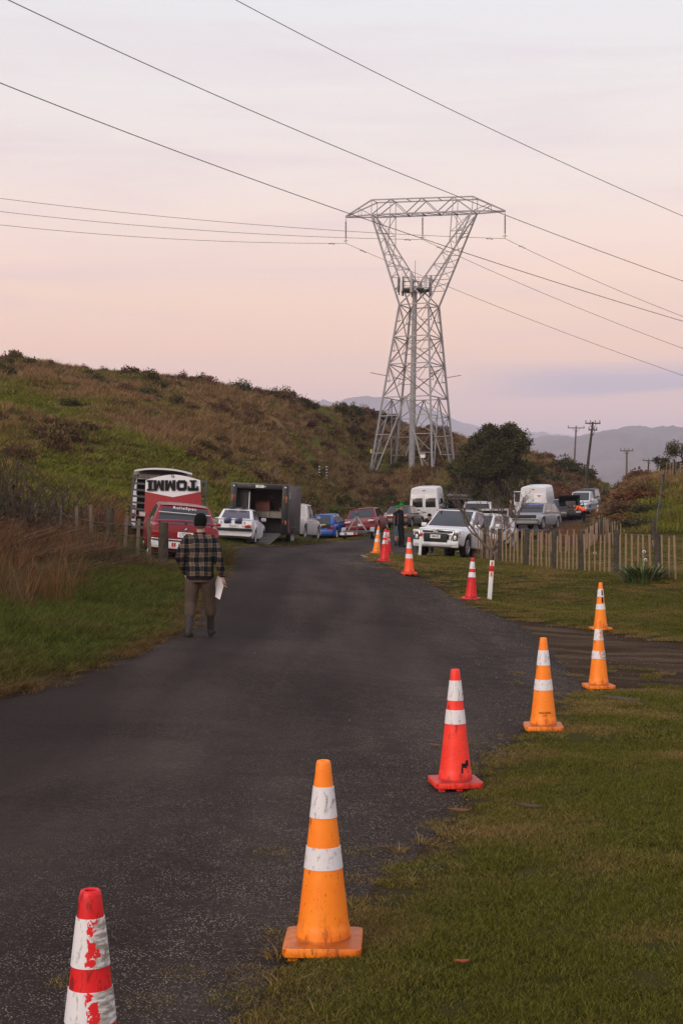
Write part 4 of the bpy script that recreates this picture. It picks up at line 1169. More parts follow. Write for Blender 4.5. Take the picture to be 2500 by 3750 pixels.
for i in range(3):
    e_ = ins_ends[i]
    l0 = P(-500, ys_l[i][1] - 24, 132); ll = P(0, ys_l[i][1], 134.0)
    def run(a, b, sag, n=24):
        return [a.lerp(b, k / n) - Vector((0, 0, sag * 4 * (k / n) * (1 - k / n))) for k in range(n + 1)]
    wire('conductor', run(l0, e_, 0.9), 0.022, 'thin conductor running left from the %s insulator string' % nm_[i], 'pylon conductors')
    r0 = P(3000, ys_r[i][1] + (185, 180, 170)[i], 150)
    wire('conductor', run(e_, r0, 0.8), 0.022, 'thin conductor running right from the %s insulator string' % nm_[i], 'pylon conductors')
    # vibration dampers beside the clamp
    for (b, k) in ((l0, 1.6), (r0, 1.9)):
        dr = (b - e_).normalized()
        c = e_ + dr * k
        mb = MB(); mb.tube([c, c - Vector((0, 0, .18))], 0.02, 4); mb.tube([c - dr * .22 - Vector((0, 0, .18)), c + dr * .22 - Vector((0, 0, .18))], 0.02, 4)
        for s in (-1, 1): mb.tube([c + dr * s * .2 - Vector((0, 0, .18)), c + dr * s * .32 - Vector((0, 0, .18))], 0.05, 6)
        o = mb.build('damper', M['steelgrey'], pyl)
        o.matrix_parent_inverse = (Matrix.Translation((tx, ty, tz0)) @ Matrix.Rotation(TA, 4, 'Z')).inverted()

# ------------------------------------------------------------------ wooden utility poles
def upole(top, base, d, arms, label, kind='greywood', ins=4):
    a = P(base[0], base[1], d); b = P(top[0], top[1], d)
    gzv = gz1(a.x, a.y)
    v = (a - b)
    a2 = b + v * ((b.z - gzv + 0.4) / max(0.3, (b.z - a.z)))
    e = empty('utility_pole', (a2.x, a2.y, a2.z), 0, label, 'utility pole', 'utility poles')
    mb = MB(); mb.tube([(0, 0, 0), b - a2], [0.17, 0.11], 10); mb.build('pole', M[kind], e, True, 40)
    for (t_, L, yaw) in arms:
        c = (b - a2) + Vector((0, 0, -t_))
        dv_ = Vector((math.cos(yaw), math.sin(yaw), 0))
        bar('cross_arm', c - dv_ * L / 2, c + dv_ * L / 2, 0.12, M[kind], e)
        for k in range(ins):
            q = c + dv_ * L * (k / (ins - 1) - .5) * 0.92
            mb = MB(); mb.lathe([(0.02, 0), (0.05, .08), (0.06, .16), (0.035, .2), (0.055, .26), (0.0, .3)], 8)
            o = mb.build('insulator', M['steelgrey'], e, True); o.location = q + Vector((0, 0, .05))
        bar('arm_brace', c - dv_ * L * .25, c - Vector((0, 0, .6)), 0.05, M['steelgrey'], e); bar('arm_brace', c + dv_ * L * .25, c - Vector((0, 0, .6)), 0.05, M['steelgrey'], e)
    return e
upole((2108, 1562), (2100, 1720), 205, [(0.2, 2.5, 0.1)], 'pale wooden utility pole with one cross-arm above the rusty slope', ins=3)
upole((2169, 1545), (2146, 1740), 150, [(0.15, 1.6, 0.0), (0.85, 1.1, 0.5)], 'dark leaning utility pole, tallest and nearest of the poles', 'woodpost')
upole((2293, 1648), (2292, 1805), 185, [(0.1, 1.75, 0.1)], 'slender utility pole with double insulators in front of the mountain', ins=4)
upole((2374, 1684), (2368, 1770), 215, [(0.1, 1.85, 0.0)], 'small dark utility pole rising behind the right bank', 'woodpost', 3)

# ------------------------------------------------------------------ fences
def fence_run(name, pts, label, n_bat, h=1.08, post_every=5, wires=(0.25, 0.5, 0.75, 0.95), pm='woodpost', bm_='rawwood', seed=1, bw=0.05, first_post=2):
    """batten fence along a polyline of (x, y)"""
    g = random.Random(seed)
    pts = [Vector((p[0], p[1], 0)) for p in pts]
    seg = [(pts[i + 1] - pts[i]).length for i in range(len(pts) - 1)]
    tot = sum(seg)
    def at(s):
        for i, L in enumerate(seg):
            if s <= L or i == len(seg) - 1: return pts[i].lerp(pts[i + 1], s / L)
            s -= L
    p0 = at(0)
    e = empty(name, (p0.x, p0.y, gnd(p0.x, p0.y)), 0, label, 'fence')
    o0 = Vector(e.location)
    bms = [];
    for k in range(4):
        V, Fc = box_vf((0, 0, 0.5), (bw * (0.9 + .1 * k), 0.035, 1.0)); m_ = mesh('batten', V, Fc, M[bm_]); bevel_mesh(m_, 0.004, 1); bms.append(m_)
    mb = MB(); mb.lathe([(0.085, 0.0), (0.085, 0.97), (0.07, 1.0), (0.0, 1.0)], 10); pms = mesh('post', mb.v, mb.f, M[pm], True, 40)
    tops = []
    for i in range(n_bat):
        s = tot * (i + g.uniform(-.12, .12)) / (n_bat - 1); s = min(max(s, 0), tot)
        p = at(s); z = gnd(p.x, p.y)
        dirv = at(min(s + .3, tot)) - at(max(s - .3, 0)); yaw = math.atan2(dirv.y, dirv.x)
        o = obj('batten', bms[i % 4], e, Vector((p.x, p.y, z - .05)) - o0, (R(g.uniform(-1.8, 1.8)), R(g.uniform(-2, 2)), yaw + R(g.uniform(-8, 8))), (1, 1, h * g.uniform(.96, 1.05)))
        if i % post_every == first_post:
            q = at(min(s + tot / n_bat * .5, tot)); zq = gnd(q.x, q.y)
            obj('post', pms, e, Vector((q.x, q.y, zq - .1)) - o0 + Vector((0, .06, 0)), (R(g.uniform(-2, 2)), R(g.uniform(-2.5, 2.5)), g.uniform(0, 6)), (g.uniform(.9, 1.25), g.uniform(.9, 1.25), h * 1.13))
    for w in wires:
        mb = MB(); P_ = []
        for k in range(41):
            p = at(tot * k / 40); P_.append(Vector((p.x, p.y + .03, gnd(p.x, p.y) + w * h)) - o0)
        mb.tube(P_, 0.0045, 4); mb.build('wire', M['galvd'], e)
    return e
fl = [(PX(1709, 53.0), 53.0), (PX(1830, 47.3), 47.3), (PX(2000, 43.3), 43.3), (PX(2160, 39.5), 39.5), (PX(2320, 36.7), 36.7), (PX(2480, 34.4), 34.4), (PX(2760, 31.5), 31.5)]
ff = fence_run('batten_fence', fl, 'timber batten fence along the lawn on the right, nearest fence', 64, 1.10, 7, seed=3)
# electric-fence insulators and a leaning stick on the near fence
o0 = Vector(ff.location)
for px, d, hh in ((2175, 39.3, .55), (2360, 36.0, .42), (2355, 36.1, .62)):
    mb = MB(); mb.lathe([(0.03, -.015), (0.045, 0), (0.03, .015)], 10, 'y'); o = mb.build('insulator', M['whitepaint'], ff, True)
    o.location = Vector((PX(px, d), d - .06, gnd(PX(px, d), d) + hh)) - o0
p = Vector((PX(2385, 35.6), 35.5, 0)); z = gnd(p.x, p.y)
bar('leaning_stick', Vector((PX(2415, 35.4), 35.2, z)) - o0, Vector((PX(2385, 35.6), 35.5, z + .95)) - o0, 0.035, M['rawwood'], ff)
fence_run('batten_fence', [(PX(1735, 58), 58), (PX(1900, 60), 60), (PX(2060, 61), 61), (PX(2140, 62), 62), (PX(2185, 70), 70), (PX(2200, 78), 78)], 'grey batten fence behind the near fence, running up towards the road', 52, 0.98, 8, bm_='rawwood', seed=5, bw=0.07)
fence_run('batten_fence', [(PX(2190, 76), 76), (PX(2215, 71), 71), (PX(2245, 66), 66), (PX(2270, 63), 63)], 'short batten fence line beside the brown bank', 12, 1.15, 5, seed=8, bw=0.06)
fence_run('batten_fence', [(PX(2385, 66), 66), (PX(2400, 72), 72), (PX(2415, 80), 80), (PX(2430, 88), 88), (PX(2440, 94), 94)], 'post fence climbing straight up the right bank', 6, 1.1, 3, seed=9, bm_='woodpost', first_post=0, bw=0.14)
fence_run('batten_fence', [(PX(2440, 94), 94), (PX(2475, 96), 96), (PX(2540, 98), 98)], 'pale batten fence on top of the right bank', 8, 1.25, 5, seed=10, bm_='rawwood', bw=0.10)
# hill-foot fence behind the cars
hf = empty('hill_fence', (PX(980, 90), 90, gz1(PX(980, 90), 90)), 0, 'broken line of old fence posts at the foot of the hill', 'fence')
o0 = Vector(hf.location)
V, Fc = box_vf((0, 0, .5), (.11, .09, 1)); hp = mesh('post', V, Fc, M['greywood'])
for k, (px, py, h, ti) in enumerate([(985, 1752, 1.0, 2), (1008, 1750, 1.0, -3), (1022, 1748, 1.1, -14), (1040, 1752, 1.1, -20), (1055, 1748, 1.1, -22), (1133, 1752, 1.3, 0), (1163, 1750, 1.3, 1), (1202, 1748, 1.2, -2), (1236, 1742, 1.3, 2), (1266, 1740, 1.3, 0), (1300, 1738, 1.4, -4), (1326, 1735, 1.2, 1), (1580, 1740, 1.2, 0), (1600, 1745, 1.2, 3)]):
    x, y = hit(px, py + 20)
    z = gz1(x, y)
    obj('post', hp, hf, Vector((x, y, z - .1)) - o0, (0, R(ti), 0), (1, 1, h))
for k, px in enumerate((1169, 1195)):
    x, y = hit(px, 1768); z = gz1(x, y)
    m_ = MB(); m_.tube([(0, 0, 0), (0, 0, 1.55)], .05, 6)
    e = empty('banded_stake', (x, y, z), 0, 'thin stake with white bands at the foot of the hill, %s of two' % ('left one' if k == 0 else 'right one'), 'stake', 'banded stakes')
    m_.build('stake', M['woodpost'], e)
    for j in range(5):
        b_ = MB(); b_.lathe([(.056, 0), (.056, .11)], 6); o = b_.build('band', M['whitepaint'], e); o.location = (0, 0, .35 + j * .25)
# old fence on the left
of = empty('old_fence', (PX(596, 30), 30, gnd(PX(596, 30), 30)), 0, 'old grey post and wire fence on the left verge', 'fence')
o0 = Vector(of.location)
mb = MB(); mb.lathe([(0.11, 0), (0.115, .6), (0.10, 1.0), (0.0, 1.0)], 9); rp = mesh('post', mb.v, mb.f, M['woodpost'], True, 40)
V, Fc = box_vf((0, 0, .5), (.085, .06, 1)); sp = mesh('batten', V, Fc, M['greywood']); bevel_mesh(sp, .006, 1)
wp = []
for px, top, d, kind, ti in [(58, 1857, 35.5, 'r', 4), (128, 1842, 34.8, 's', 3), (220, 1850, 34.2, 's', 1), (281, 1853, 33.6, 's', 0), (338, 1848, 33, 's', -2), (396, 1860, 32.4, 'r', 2), (453, 1887, 31.6, 's', 4), (502, 1900, 31.0, 's', 2), (551, 1895, 30.5, 's', -2), (597, 1913, 30, 'R', 1)]:
    p = P(px, top, d); z = gnd(p.x, p.y) - .1; h = p.z - z
    obj('post' if kind != 's' else 'batten', rp if kind != 's' else sp, of, Vector((p.x, p.y, z)) - o0, (R(random.uniform(-2, 2)), R(ti), random.uniform(-.3, .3)), (0.95, 0.9, h) if kind == 'R' else (.85, .85, h))
    wp.append(Vector((p.x, p.y - .06, z)) - o0)
for w in (0.45, 0.72, 0.95):
    mb = MB(); mb.tube([q + Vector((0, 0, w)) for q in wp], 0.006, 4); mb.build('wire', M['wire'], of)

# ------------------------------------------------------------------ road cones
def cone_mat(name, col, dark, grime, amt):
    t = NT(name); v = t.coord()
    n = t.noise(v, 7, 5, 0.65); n2 = t.noise(t.n('ShaderNodeMapping', {'Vector': v, 'Scale': (30, 30, 9)}).outputs[0], 1.0, 5, 0.7)
    n3 = t.noise(v, 55, 3, 0.6)
    z = t.n('ShaderNodeSeparateXYZ', {0: v}).outputs['Z']
    c = t.mix(t.rng(n, 0.35, 0.7), col, dark)
    scuff = t.math('MAXIMUM', t.rng(n2, 0.595 - amt, 0.67 - amt), t.rng(n3, 0.66, 0.72, 0, 0.8))
    plate = t.math('MULTIPLY', t.math('MULTIPLY', t.rng(z, 0.060, 0.063), t.rng(z, 0.085, 0.074)), t.rng(n, 0.3, 0.55, 0.35, 0.95))
    lowsc = t.math('MULTIPLY', t.rng(z, 0.22, 0.06), t.rng(n2, 0.50, 0.62))
    scuff = t.math('MAXIMUM', scuff, t.math('MAXIMUM', plate, lowsc))
    lowd = t.math('MULTIPLY', t.rng(z, 0.16, 0.04, 0.0, 0.45), t.rng(n, 0.40, 0.60))
    c = t.mix(t.math('MAXIMUM', t.math('MULTIPLY', scuff, 0.75), lowd), c, grime)
    t.set(base=c, rough=0.45, spec=0.35)
    t.bump(n2, 0.15, 0.003)
    return t.m
CM = {'orange': cone_mat('orange_cone_plastic', (1.0, 0.285, 0.018), (0.98, 0.20, 0.010), (0.16, 0.035, 0.012), 0.0), 'orangered': cone_mat('orange_red_cone_plastic', (1.0, 0.10, 0.025), (0.95, 0.07, 0.015), (0.25, 0.02, 0.01), 0.0),
      'red': cone_mat('bright_red_cone_plastic', (1.0, 0.060, 0.032), (0.85, 0.030, 0.020), (0.16, 0.010, 0.010), 0.0), 'deepred': cone_mat('red_cone_plastic', (0.80, 0.018, 0.020), (0.58, 0.010, 0.014), (0.15, 0.01, 0.01), 0.06)}
def band_mat(name, peel, col):
    t = NT(name); v = t.coord()
    n = t.noise(t.n('ShaderNodeMapping', {'Vector': v, 'Scale': (34, 34, 14)}).outputs[0], 1.0, 5, 0.7, 0.5); n2 = t.noise(v, 45, 3, 0.6); n4 = t.noise(v, 9, 3)
    c = t.mix(t.rng(n, 0.55, 0.66, 0, 0.8), (0.74, 0.72, 0.73), (0.22, 0.19, 0.13))
    c = t.mix(t.rng(n2, 0.66, 0.72, 0, 0.7), c, (0.2, 0.15, 0.08))
    if peel:
        n3 = t.noise(v, 16, 5, 0.65, 0.2); n5 = t.noise(v, 26, 4, 0.6)
        sc_ = t.noise(t.n('ShaderNodeMapping', {'Vector': v, 'Rotation': (0, R(35), 0), 'Scale': (18, 18, 90)}).outputs[0], 1.0, 4, 0.6)
        xx = t.n('ShaderNodeSeparateXYZ', {0: v}).outputs['X']
        # grey scratches and rubbed-in dirt, mostly on one flank
        flank = t.rng(t.math('ADD', xx, t.math('MULTIPLY', t.math('SUBTRACT', n3, .5), .12)), -0.01, 0.03)
        c = t.mix(t.math('MULTIPLY', t.math('MULTIPLY', flank, t.rng(sc_, .40, .56)), .85), c, (0.22, 0.19, 0.14))
        # a torn strip down the front where the sleeve has come away
        off_ = t.math('ABSOLUTE', t.math('ADD', t.math('SUBTRACT', xx, 0.004), t.math('MULTIPLY', t.math('SUBTRACT', n3, .5), .10)))
        torn = t.math('MULTIPLY', t.rng(off_, 0.020 * peel + .001, 0.018 * peel), t.rng(t.math('ADD', t.math('MULTIPLY', n5, .6), t.math('MULTIPLY', t.noise(v, 13, 3), .4)), .475, .49))
        c = t.mix(torn, c, col)
    t.set(base=c, rough=0.4, spec=0.5)
    t.bump(t.n('ShaderNodeTexVoronoi', {'Vector': v, 'Scale': 160.0}).outputs['Distance'], 0.12, 0.002)
    return t.m
BM = {0: band_mat('reflective_sleeve', 0, None), 1: band_mat('peeling_reflective_sleeve_red', 1.0, (0.70, 0.012, 0.015)), 2: band_mat('peeling_reflective_sleeve_orange', 0.5, (0.9, 0.2, 0.03))}
_cone = {}
def cone_meshes(kind, spec, peel):
    k = (kind, spec, peel)
    if k in _cone: return _cone[k]
    r = lambda z: 0.033 + (0.128 - 0.033) * (0.9 - z) / (0.9 - 0.06)
    mb = MB()
    prof = [(0.142, 0.062), (0.131, 0.068), (r(.09) + .003, 0.09), (r(.12) + .003, 0.122), (r(.126), 0.130)] + [(r(z), z) for z in np.linspace(.15, .885, 16)] + [(0.031, 0.897), (0.026, 0.90), (0.020, 0.895), (0.020, 0.80)]
    mb.lathe(prof, 40); body = mesh('cone_body', mb.v, mb.f, CM[kind], True, 50)
    # base plate: rounded square with feet
    mb = MB(); V = []; rim_ = []
    def ring(hw, rc, z):
        o = []
        for q, (sx, sy) in enumerate(((1, 1), (-1, 1), (-1, -1), (1, -1))):
            for j in range(5):
                w = R(90 * q + 90 * j / 4)
                o.append((sx * (hw - rc) + rc * math.cos(w), sy * (hw - rc) + rc * math.sin(w), z))
        return o
    rings = [ring(.165, .03, .018), ring(.18, .03, .020), ring(.1825, .03, .026), ring(.1825, .03, .058), ring(.179, .03, .063), ring(.14, .05, .066), ring(.10, .08, .068)]
    for q in rings: V += q
    Fc = [tuple(range(20))[::-1]]
    for i in range(len(rings) - 1):
        for k2 in range(20): Fc.append((i * 20 + k2, i * 20 + (k2 + 1) % 20, (i + 1) * 20 + (k2 + 1) % 20, (i + 1) * 20 + k2))
    Fc.append(tuple(range((len(rings) - 1) * 20, len(rings) * 20)))
    mb.add(V, Fc)
    for sx in (-1, 0, 1):
        for sy in (-1, 0, 1):
            if sx or sy: mb.box((sx * .135, sy * .135, .009), (.045, .045, .022))
    bs = mesh('base_plate', mb.v, mb.f, CM[kind], True, 35)
    bands = []
    for (z1, z0) in spec:
        mb = MB(); mb.lathe([(r(z0) + .0005, z0 - .001), (r(z0) + .0028, z0), (r((z0 + z1) / 2) + .0028, (z0 + z1) / 2), (r(z1) + .0028, z1), (r(z1) + .0005, z1 + .001)], 40)
        bands.append(mesh('reflective_band', mb.v, mb.f, BM[peel], True, 60))
    _cone[k] = (body, bs, bands)
    return _cone[k]
SA = ((0.778, 0.635), (0.498, 0.398)); SB = ((0.815, 0.665), (0.593, 0.489))
def text_mesh(s, size, ext=0.0015, spacing=1.0, bold=0.0):
    cu = bpy.data.curves.new('lettering', 'FONT')
    cu.body = s; cu.size = size; cu.extrude = ext; cu.align_x = 'CENTER'; cu.align_y = 'CENTER'; cu.space_character = spacing; cu.offset = bold; cu.resolution_u = 3
    o = bpy.data.objects.new('lettering_tmp', cu)
    COL.objects.link(o)
    dg = bpy.context.evaluated_depsgraph_get()
    me = bpy.data.meshes.new_from_object(o.evaluated_get(dg))
    bpy.data.objects.remove(o)
    return me
def text(parent, s, size, loc, rot, m, spacing=1.0, bold=0.0, name='lettering', scl=None):
    me = text_mesh(s, size, 0.0015, spacing, bold); me.materials.clear(); me.materials.append(m)
    return obj(name, me, parent, loc, rot, scl)
def road_cone(px, d, kind, spec, peel, rz, label, tilt=(0, 0), h=1.0, scale=1.0):
    x = PX(px, d)
    z = gz1(x, d) + 0.020
    e = empty('road_cone', (x, d, z - .004), 0, label, 'road cone', 'road cones along the verge')
    e.rotation_euler = (R(tilt[0]), R(tilt[1]), R(rz))
    e.scale = (scale, scale, scale * h)
    b, bs, bands = cone_meshes(kind, spec, peel)
    obj('cone_body', b, e); obj('base_plate', bs, e)
    for q in bands: obj('reflective_band', q, e)
    return e
road_cone(332, 4.5, 'deepred', SB, 1, 12, 'red road cone with badly torn white sleeves, cut off by the bottom edge')
c = road_cone(1184, 6.72, 'orange', SA, 0, -2, 'large scuffed orange road cone standing in the foreground')
c2 = road_cone(1666, 10.85, 'red', SB, 0, 8, 'bright red road cone with black mark near its base')
mb = MB()   # black tape mark on the red cone
for a0, a1, z0, z1 in ((-22, 0, .155, .20), (-4, 12, .17, .225), (-24, -17, .11, .17), (4, 9, .09, .14)):
    V = []; 
    r = lambda z: 0.033 + (0.128 - 0.033) * (0.9 - z) / (0.9 - 0.06) + .002
    for a in (a0, (a0 + a1) / 2, a1):
        w = R(-90 + 42 + a - 8)
        for z in (z0 + .012 * random.random(), z1 - .012 * random.random()): V.append((r(z) * math.cos(w), r(z) * math.sin(w), z))
    mb.add(V, [(0, 2, 3, 1), (2, 4, 5, 3)])
mb.build('black_mark', M['ink'], c2)
c3 = road_cone(1988, 13.75, 'orange', SA, 0, -3, 'orange road cone with black HIGGINS lettering on the grass edge')
def curved_text(parent, s, size, zc, m, a0=0.0):
    me = text_mesh(s, size, 0.0, 1.02, 0.0004); me.materials.clear(); me.materials.append(m)
    for v in me.vertices:
        z = zc + v.co.y
        r = 0.033 + (0.128 - 0.033) * (0.9 - z) / (0.9 - 0.06) + .0015
        w = -math.pi / 2 + a0 + v.co.x / r
        v.co = (r * math.cos(w), r * math.sin(w), z)
    return obj('lettering', me, parent)
curved_text(c3, 'HIGGINS', 0.030, 0.185, M['ink'], R(3)); curved_text(c3, 'J tonn', 0.018, 0.162, M['ink'], R(3))
road_cone(2190, 18.4, 'orange', SA, 2, 5, 'orange road cone with grimy torn sleeves beside the dirt track')
c5 = road_cone(2197, 26.7, 'orange', SA, 0, 10, 'orange road cone with black stripe on its sleeve beyond the dirt track')
for z0, z1 in ((.66, .76), (.525, .625)):
    r = lambda z: 0.033 + (0.128 - 0.033) * (0.9 - z) / (0.9 - 0.06) + .0045
    V = [(r(z) * math.cos(R(a - 90)), r(z) * math.sin(R(a - 90)), z) for z in (z0, z1) for a in (-4, 22)]
    mobj('black_stripe', V, [(0, 1, 3, 2)], M['ink'], c5)
road_cone(1723, 30, 'deepred', SB, 0, -14, 'dark red road cone leaning slightly beside the white marker post', (0, 2.5))
road_cone(1497, 34, 'orangered', SA, 0, 5, 'orange-red road cone in front of the white ute')
road_cone(1407, 38.6, 'deepred', SB, 1, 0, 'red road cone with torn upper sleeve in the far cluster', (0, 2))
c9 = road_cone(1377, 46, 'orange', SA, 2, 8, 'orange road cone leaning at the far corner of the road', (0, 5))
curved_text(c9, 'HIGGINS', 0.03, 0.185, M['ink'], R(3))
road_cone(1421, 52, 'deepred', SB, 1, 0, 'red road cone mostly hidden behind another red cone')

# ------------------------------------------------------------------ marker posts
def marker_post(px, d, h, label, amber=True, tilt=4, z=None):
    x = PX(px, d)
    e = empty('marker_post', (x, d, gnd(x, d) - .05), 0, label, 'marker post', 'white roadside marker posts')
    e.rotation_euler = (0, R(tilt), 0)
    o = box('post', (0, 0, h / 2), (0.10, 0.035, h + .05), M['whitepaint'], e, .008)
    box('red_band', (0, 0, h * .83), (0.106, 0.042, .13), M['redpaint'], e, .004)
    if amber:
        box('reflector', (.0, -.022, h * .955), (.045, .008, .10), M['amber'], e); box('reflector', (.0, -.024, h * .70), (.045, .008, .10), M['amber'], e)
    return e
marker_post(1790, 32.8, 0.97, 'white marker post with red band and amber reflectors beside the dark red cone', True, 4)
marker_post(1535, 49.3, 0.97, 'white marker post with red band in front of the white ute', False, 4)
marker_post(2185, 104, 1.0, 'white marker post with red band far up the road by the brown bank', False, 1)

# worn end of the white edge line by the far cones, fallen leaves and sticks
def decal(name, poly, m, h=.006):
    V = [(a, b, gz1(a, b) + .012 + h) for a, b in poly]
    return mobj(name, V, [tuple(range(len(V)))], m)
worn = simple('worn_road_paint', (0.30, 0.29, 0.28), 0.8, 0.2, var=0.5, sc=14, dirt=(0.06, 0.055, 0.05), dirtamt=0.12)
a, b, c_, d_ = hit(1328, 2037), hit(1352, 2044), hit(1375, 2054), hit(1345, 2046)
tag(decal('road_line', [hit(1322, 2034), hit(1350, 2041), hit(1392, 2053), hit(1390, 2056), hit(1345, 2046), hit(1320, 2037)], worn), kind='structure')
lm = [simple('brown_leaf', (0.16, 0.07, 0.035), 0.7, 0.2), simple('red_leaf', (0.32, 0.07, 0.03), 0.7, 0.2), simple('dead_leaf', (0.09, 0.055, 0.035), 0.8, 0.2)]
for i, (px, py, L, k, lab) in enumerate([(1690, 3572, .07, 1, 'orange-red strip of fallen leaf on the grass near the bottom'), (1935, 2985, .20, 2, 'dark curled bark strip on the grass right of the red cone'), (1410, 3122, .12, 2, 'dark leaf lying on the tarmac edge'),
        (1590, 2742, .13, 0, 'pale stick lying on the road left of the red cone'), (2270, 2578, .55, 2, 'long dark stick in the grass behind the orange cones'), (1680, 2992, .16, 0, 'small brown stick at the grass edge below the red cone')]):
    x, y = hit(px, py)
    g = random.Random(i); a = g.uniform(-.4, .4)
    V = []; 
    for k2 in range(5):
        t_ = k2 / 4 - .5; w = L * .13 * (1 - (2 * t_) ** 2) + .003
        V += [(t_ * L, -w, .003 * math.sin(k2 * 2.1)), (t_ * L, w, .003 * math.cos(k2 * 1.7) + .002)]
    me_ = mesh('fallen_leaf', V, [(2 * j, 2 * j + 1, 2 * j + 3, 2 * j + 2) for j in range(4)], lm[k], True)
    o = obj('fallen_leaf', me_, None, (x, y, gnd(x, y) + .035), (0.15, 0.1, a)); md = o.modifiers.new('thickness', 'SOLIDIFY'); md.thickness = .004
    tag(o, lab, 'leaf')

# ------------------------------------------------------------------ vehicles (local +Y is forward, origin on the ground)
def loft(secs, close_ends=True):
    """secs: list of closed rings with the same number of points"""
    n = len(secs[0]); V = [p for s in secs for p in s]; Fc = []
    for i in range(len(secs) - 1):
        for k in range(n):
            Fc.append((i * n + k, (i + 1) * n + k, (i + 1) * n + (k + 1) % n, i * n + (k + 1) % n))
    if close_ends:
        Fc.append(tuple(range(n))); Fc.append(tuple(range((len(secs) - 1) * n, len(secs) * n))[::-1])
    return V, Fc
def body_mesh(L, W, prof, clear, axles, r_arch, r_wheel, nose=0.10, tail=0.06, tumble=0.05, flare=0.0, sect=None, mt=None):
    ys = set(np.linspace(-L / 2, L / 2, 44).tolist())
    for a in axles:
        for k in range(17): ys.add(a - r_arch * math.cos(math.pi * k / 16))
    for y, z in prof: ys.add(y)
    ys = sorted(y for y in ys if -L / 2 <= y <= L / 2)
    yy = [ys[0]]
    for y in ys[1:]:
        if y - yy[-1] > 0.012: yy.append(y)
    secs = []
    for y in yy:
        zt = float(np.interp(y, [p[0] for p in prof], [p[1] for p in prof]))
        u = abs(y) / (L / 2)
        w = W / 2 * (1 - (nose if y > 0 else tail) * u ** 7)
        zb = clear + 0.10 * max(0, u - .85) / .15
        fl = 0
        for a in axles:
            if abs(y - a) < r_arch:
                zb = max(zb, r_wheel + math.sqrt(max(0, r_arch ** 2 - (y - a) ** 2)))
            if abs(y - a) < r_arch * 1.35: fl = flare * (1 - (abs(y - a) / (r_arch * 1.35)) ** 2)
        zb = min(zb, zt - .12)
        H = zt - zb
        half_ = [(0.0, zb + .01), (w - .10, zb), (w - .03 + fl, zb + .03), (w + fl, zb + min(.16, H * .25)), (w + fl * .4, zb + H * .55), (w - tumble * .35, zt - min(.14, H * .28)), (w - tumble, zt - .045), (w - tumble - .06, zt - .008), (w * .55, zt + .012), (0.0, zt + .018)]
        ring = [(x, y, z) for x, z in half_] + [(-x, y, z) for x, z in half_[-2:0:-1]]
        secs.append(ring)
    V, Fc = loft(secs)
    return mesh('body', V, Fc, mt, True, 32)
def wheel_meshes(r, w, rr, spokes, rimm):
    key = (r, w, rr, spokes, rimm.name)
    if key in _wh: return _wh[key]
    mb = MB(); mb.lathe([(rr, -w / 2 + .01), (rr + .02, -w / 2), (r - .03, -w / 2), (r - .005, -w / 2 + .03), (r, 0), (r - .005, w / 2 - .03), (r - .03, w / 2), (rr + .02, w / 2), (rr, w / 2 - .01)], 28, 'x')
    ty = mesh('wheel', mb.v, mb.f, M['rubber'], True, 40)
    mb = MB(); mb.lathe([(rr, w / 2 - .01), (rr - .025, w / 2 - .005), (rr - .04, w / 2 - .05), (rr - .05, 0.0), (0, 0.0)], 24, 'x')
    for k in range(spokes):
        a = 2 * math.pi * k / spokes
        c, s_ = math.cos(a), math.sin(a); q = .028
        V = [(w / 2 - .015, .03 * c - q * -s_ * 1.2, .03 * s_ - q * c * 1.2), (w / 2 - .015, .03 * c + q * -s_ * 1.2, .03 * s_ + q * c * 1.2), (w / 2 - .02, (rr - .02) * c + q * -s_, (rr - .02) * s_ + q * c), (w / 2 - .02, (rr - .02) * c - q * -s_, (rr - .02) * s_ - q * c)]
        V += [(x - .03, y, z) for x, y, z in V]
        mb.add(V, [(0, 1, 2, 3), (0, 4, 5, 1), (1, 5, 6, 2), (3, 2, 6, 7), (0, 3, 7, 4)])
    mb.lathe([(0.0, w / 2 - .005), (.05, w / 2 - .008), (.055, w / 2 - .03)], 12, 'x')
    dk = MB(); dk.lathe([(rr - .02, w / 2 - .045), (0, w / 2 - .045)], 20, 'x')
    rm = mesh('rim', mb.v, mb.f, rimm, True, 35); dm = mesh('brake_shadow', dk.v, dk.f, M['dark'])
    _wh[key] = (ty, rm, dm)
    return _wh[key]
_wh = {}
def wheels(e, axles, W, r, w=.2, rr=.2, spokes=7, rimm=None, inset=.02, z=None):
    ty, rm, dm = wheel_meshes(r, w, rr, spokes, rimm or M['rim'])
    for a in axles:
        for s in (-1, 1):
            o = obj('wheel', ty, e, (s * (W / 2 - w / 2 - inset), a, r if z is None else z), (0, 0, 0 if s > 0 else math.pi))
            obj('rim', rm, o); obj('spoke_shade_disc', dm, o)  # near-black disc painted in for the shade behind the spokes
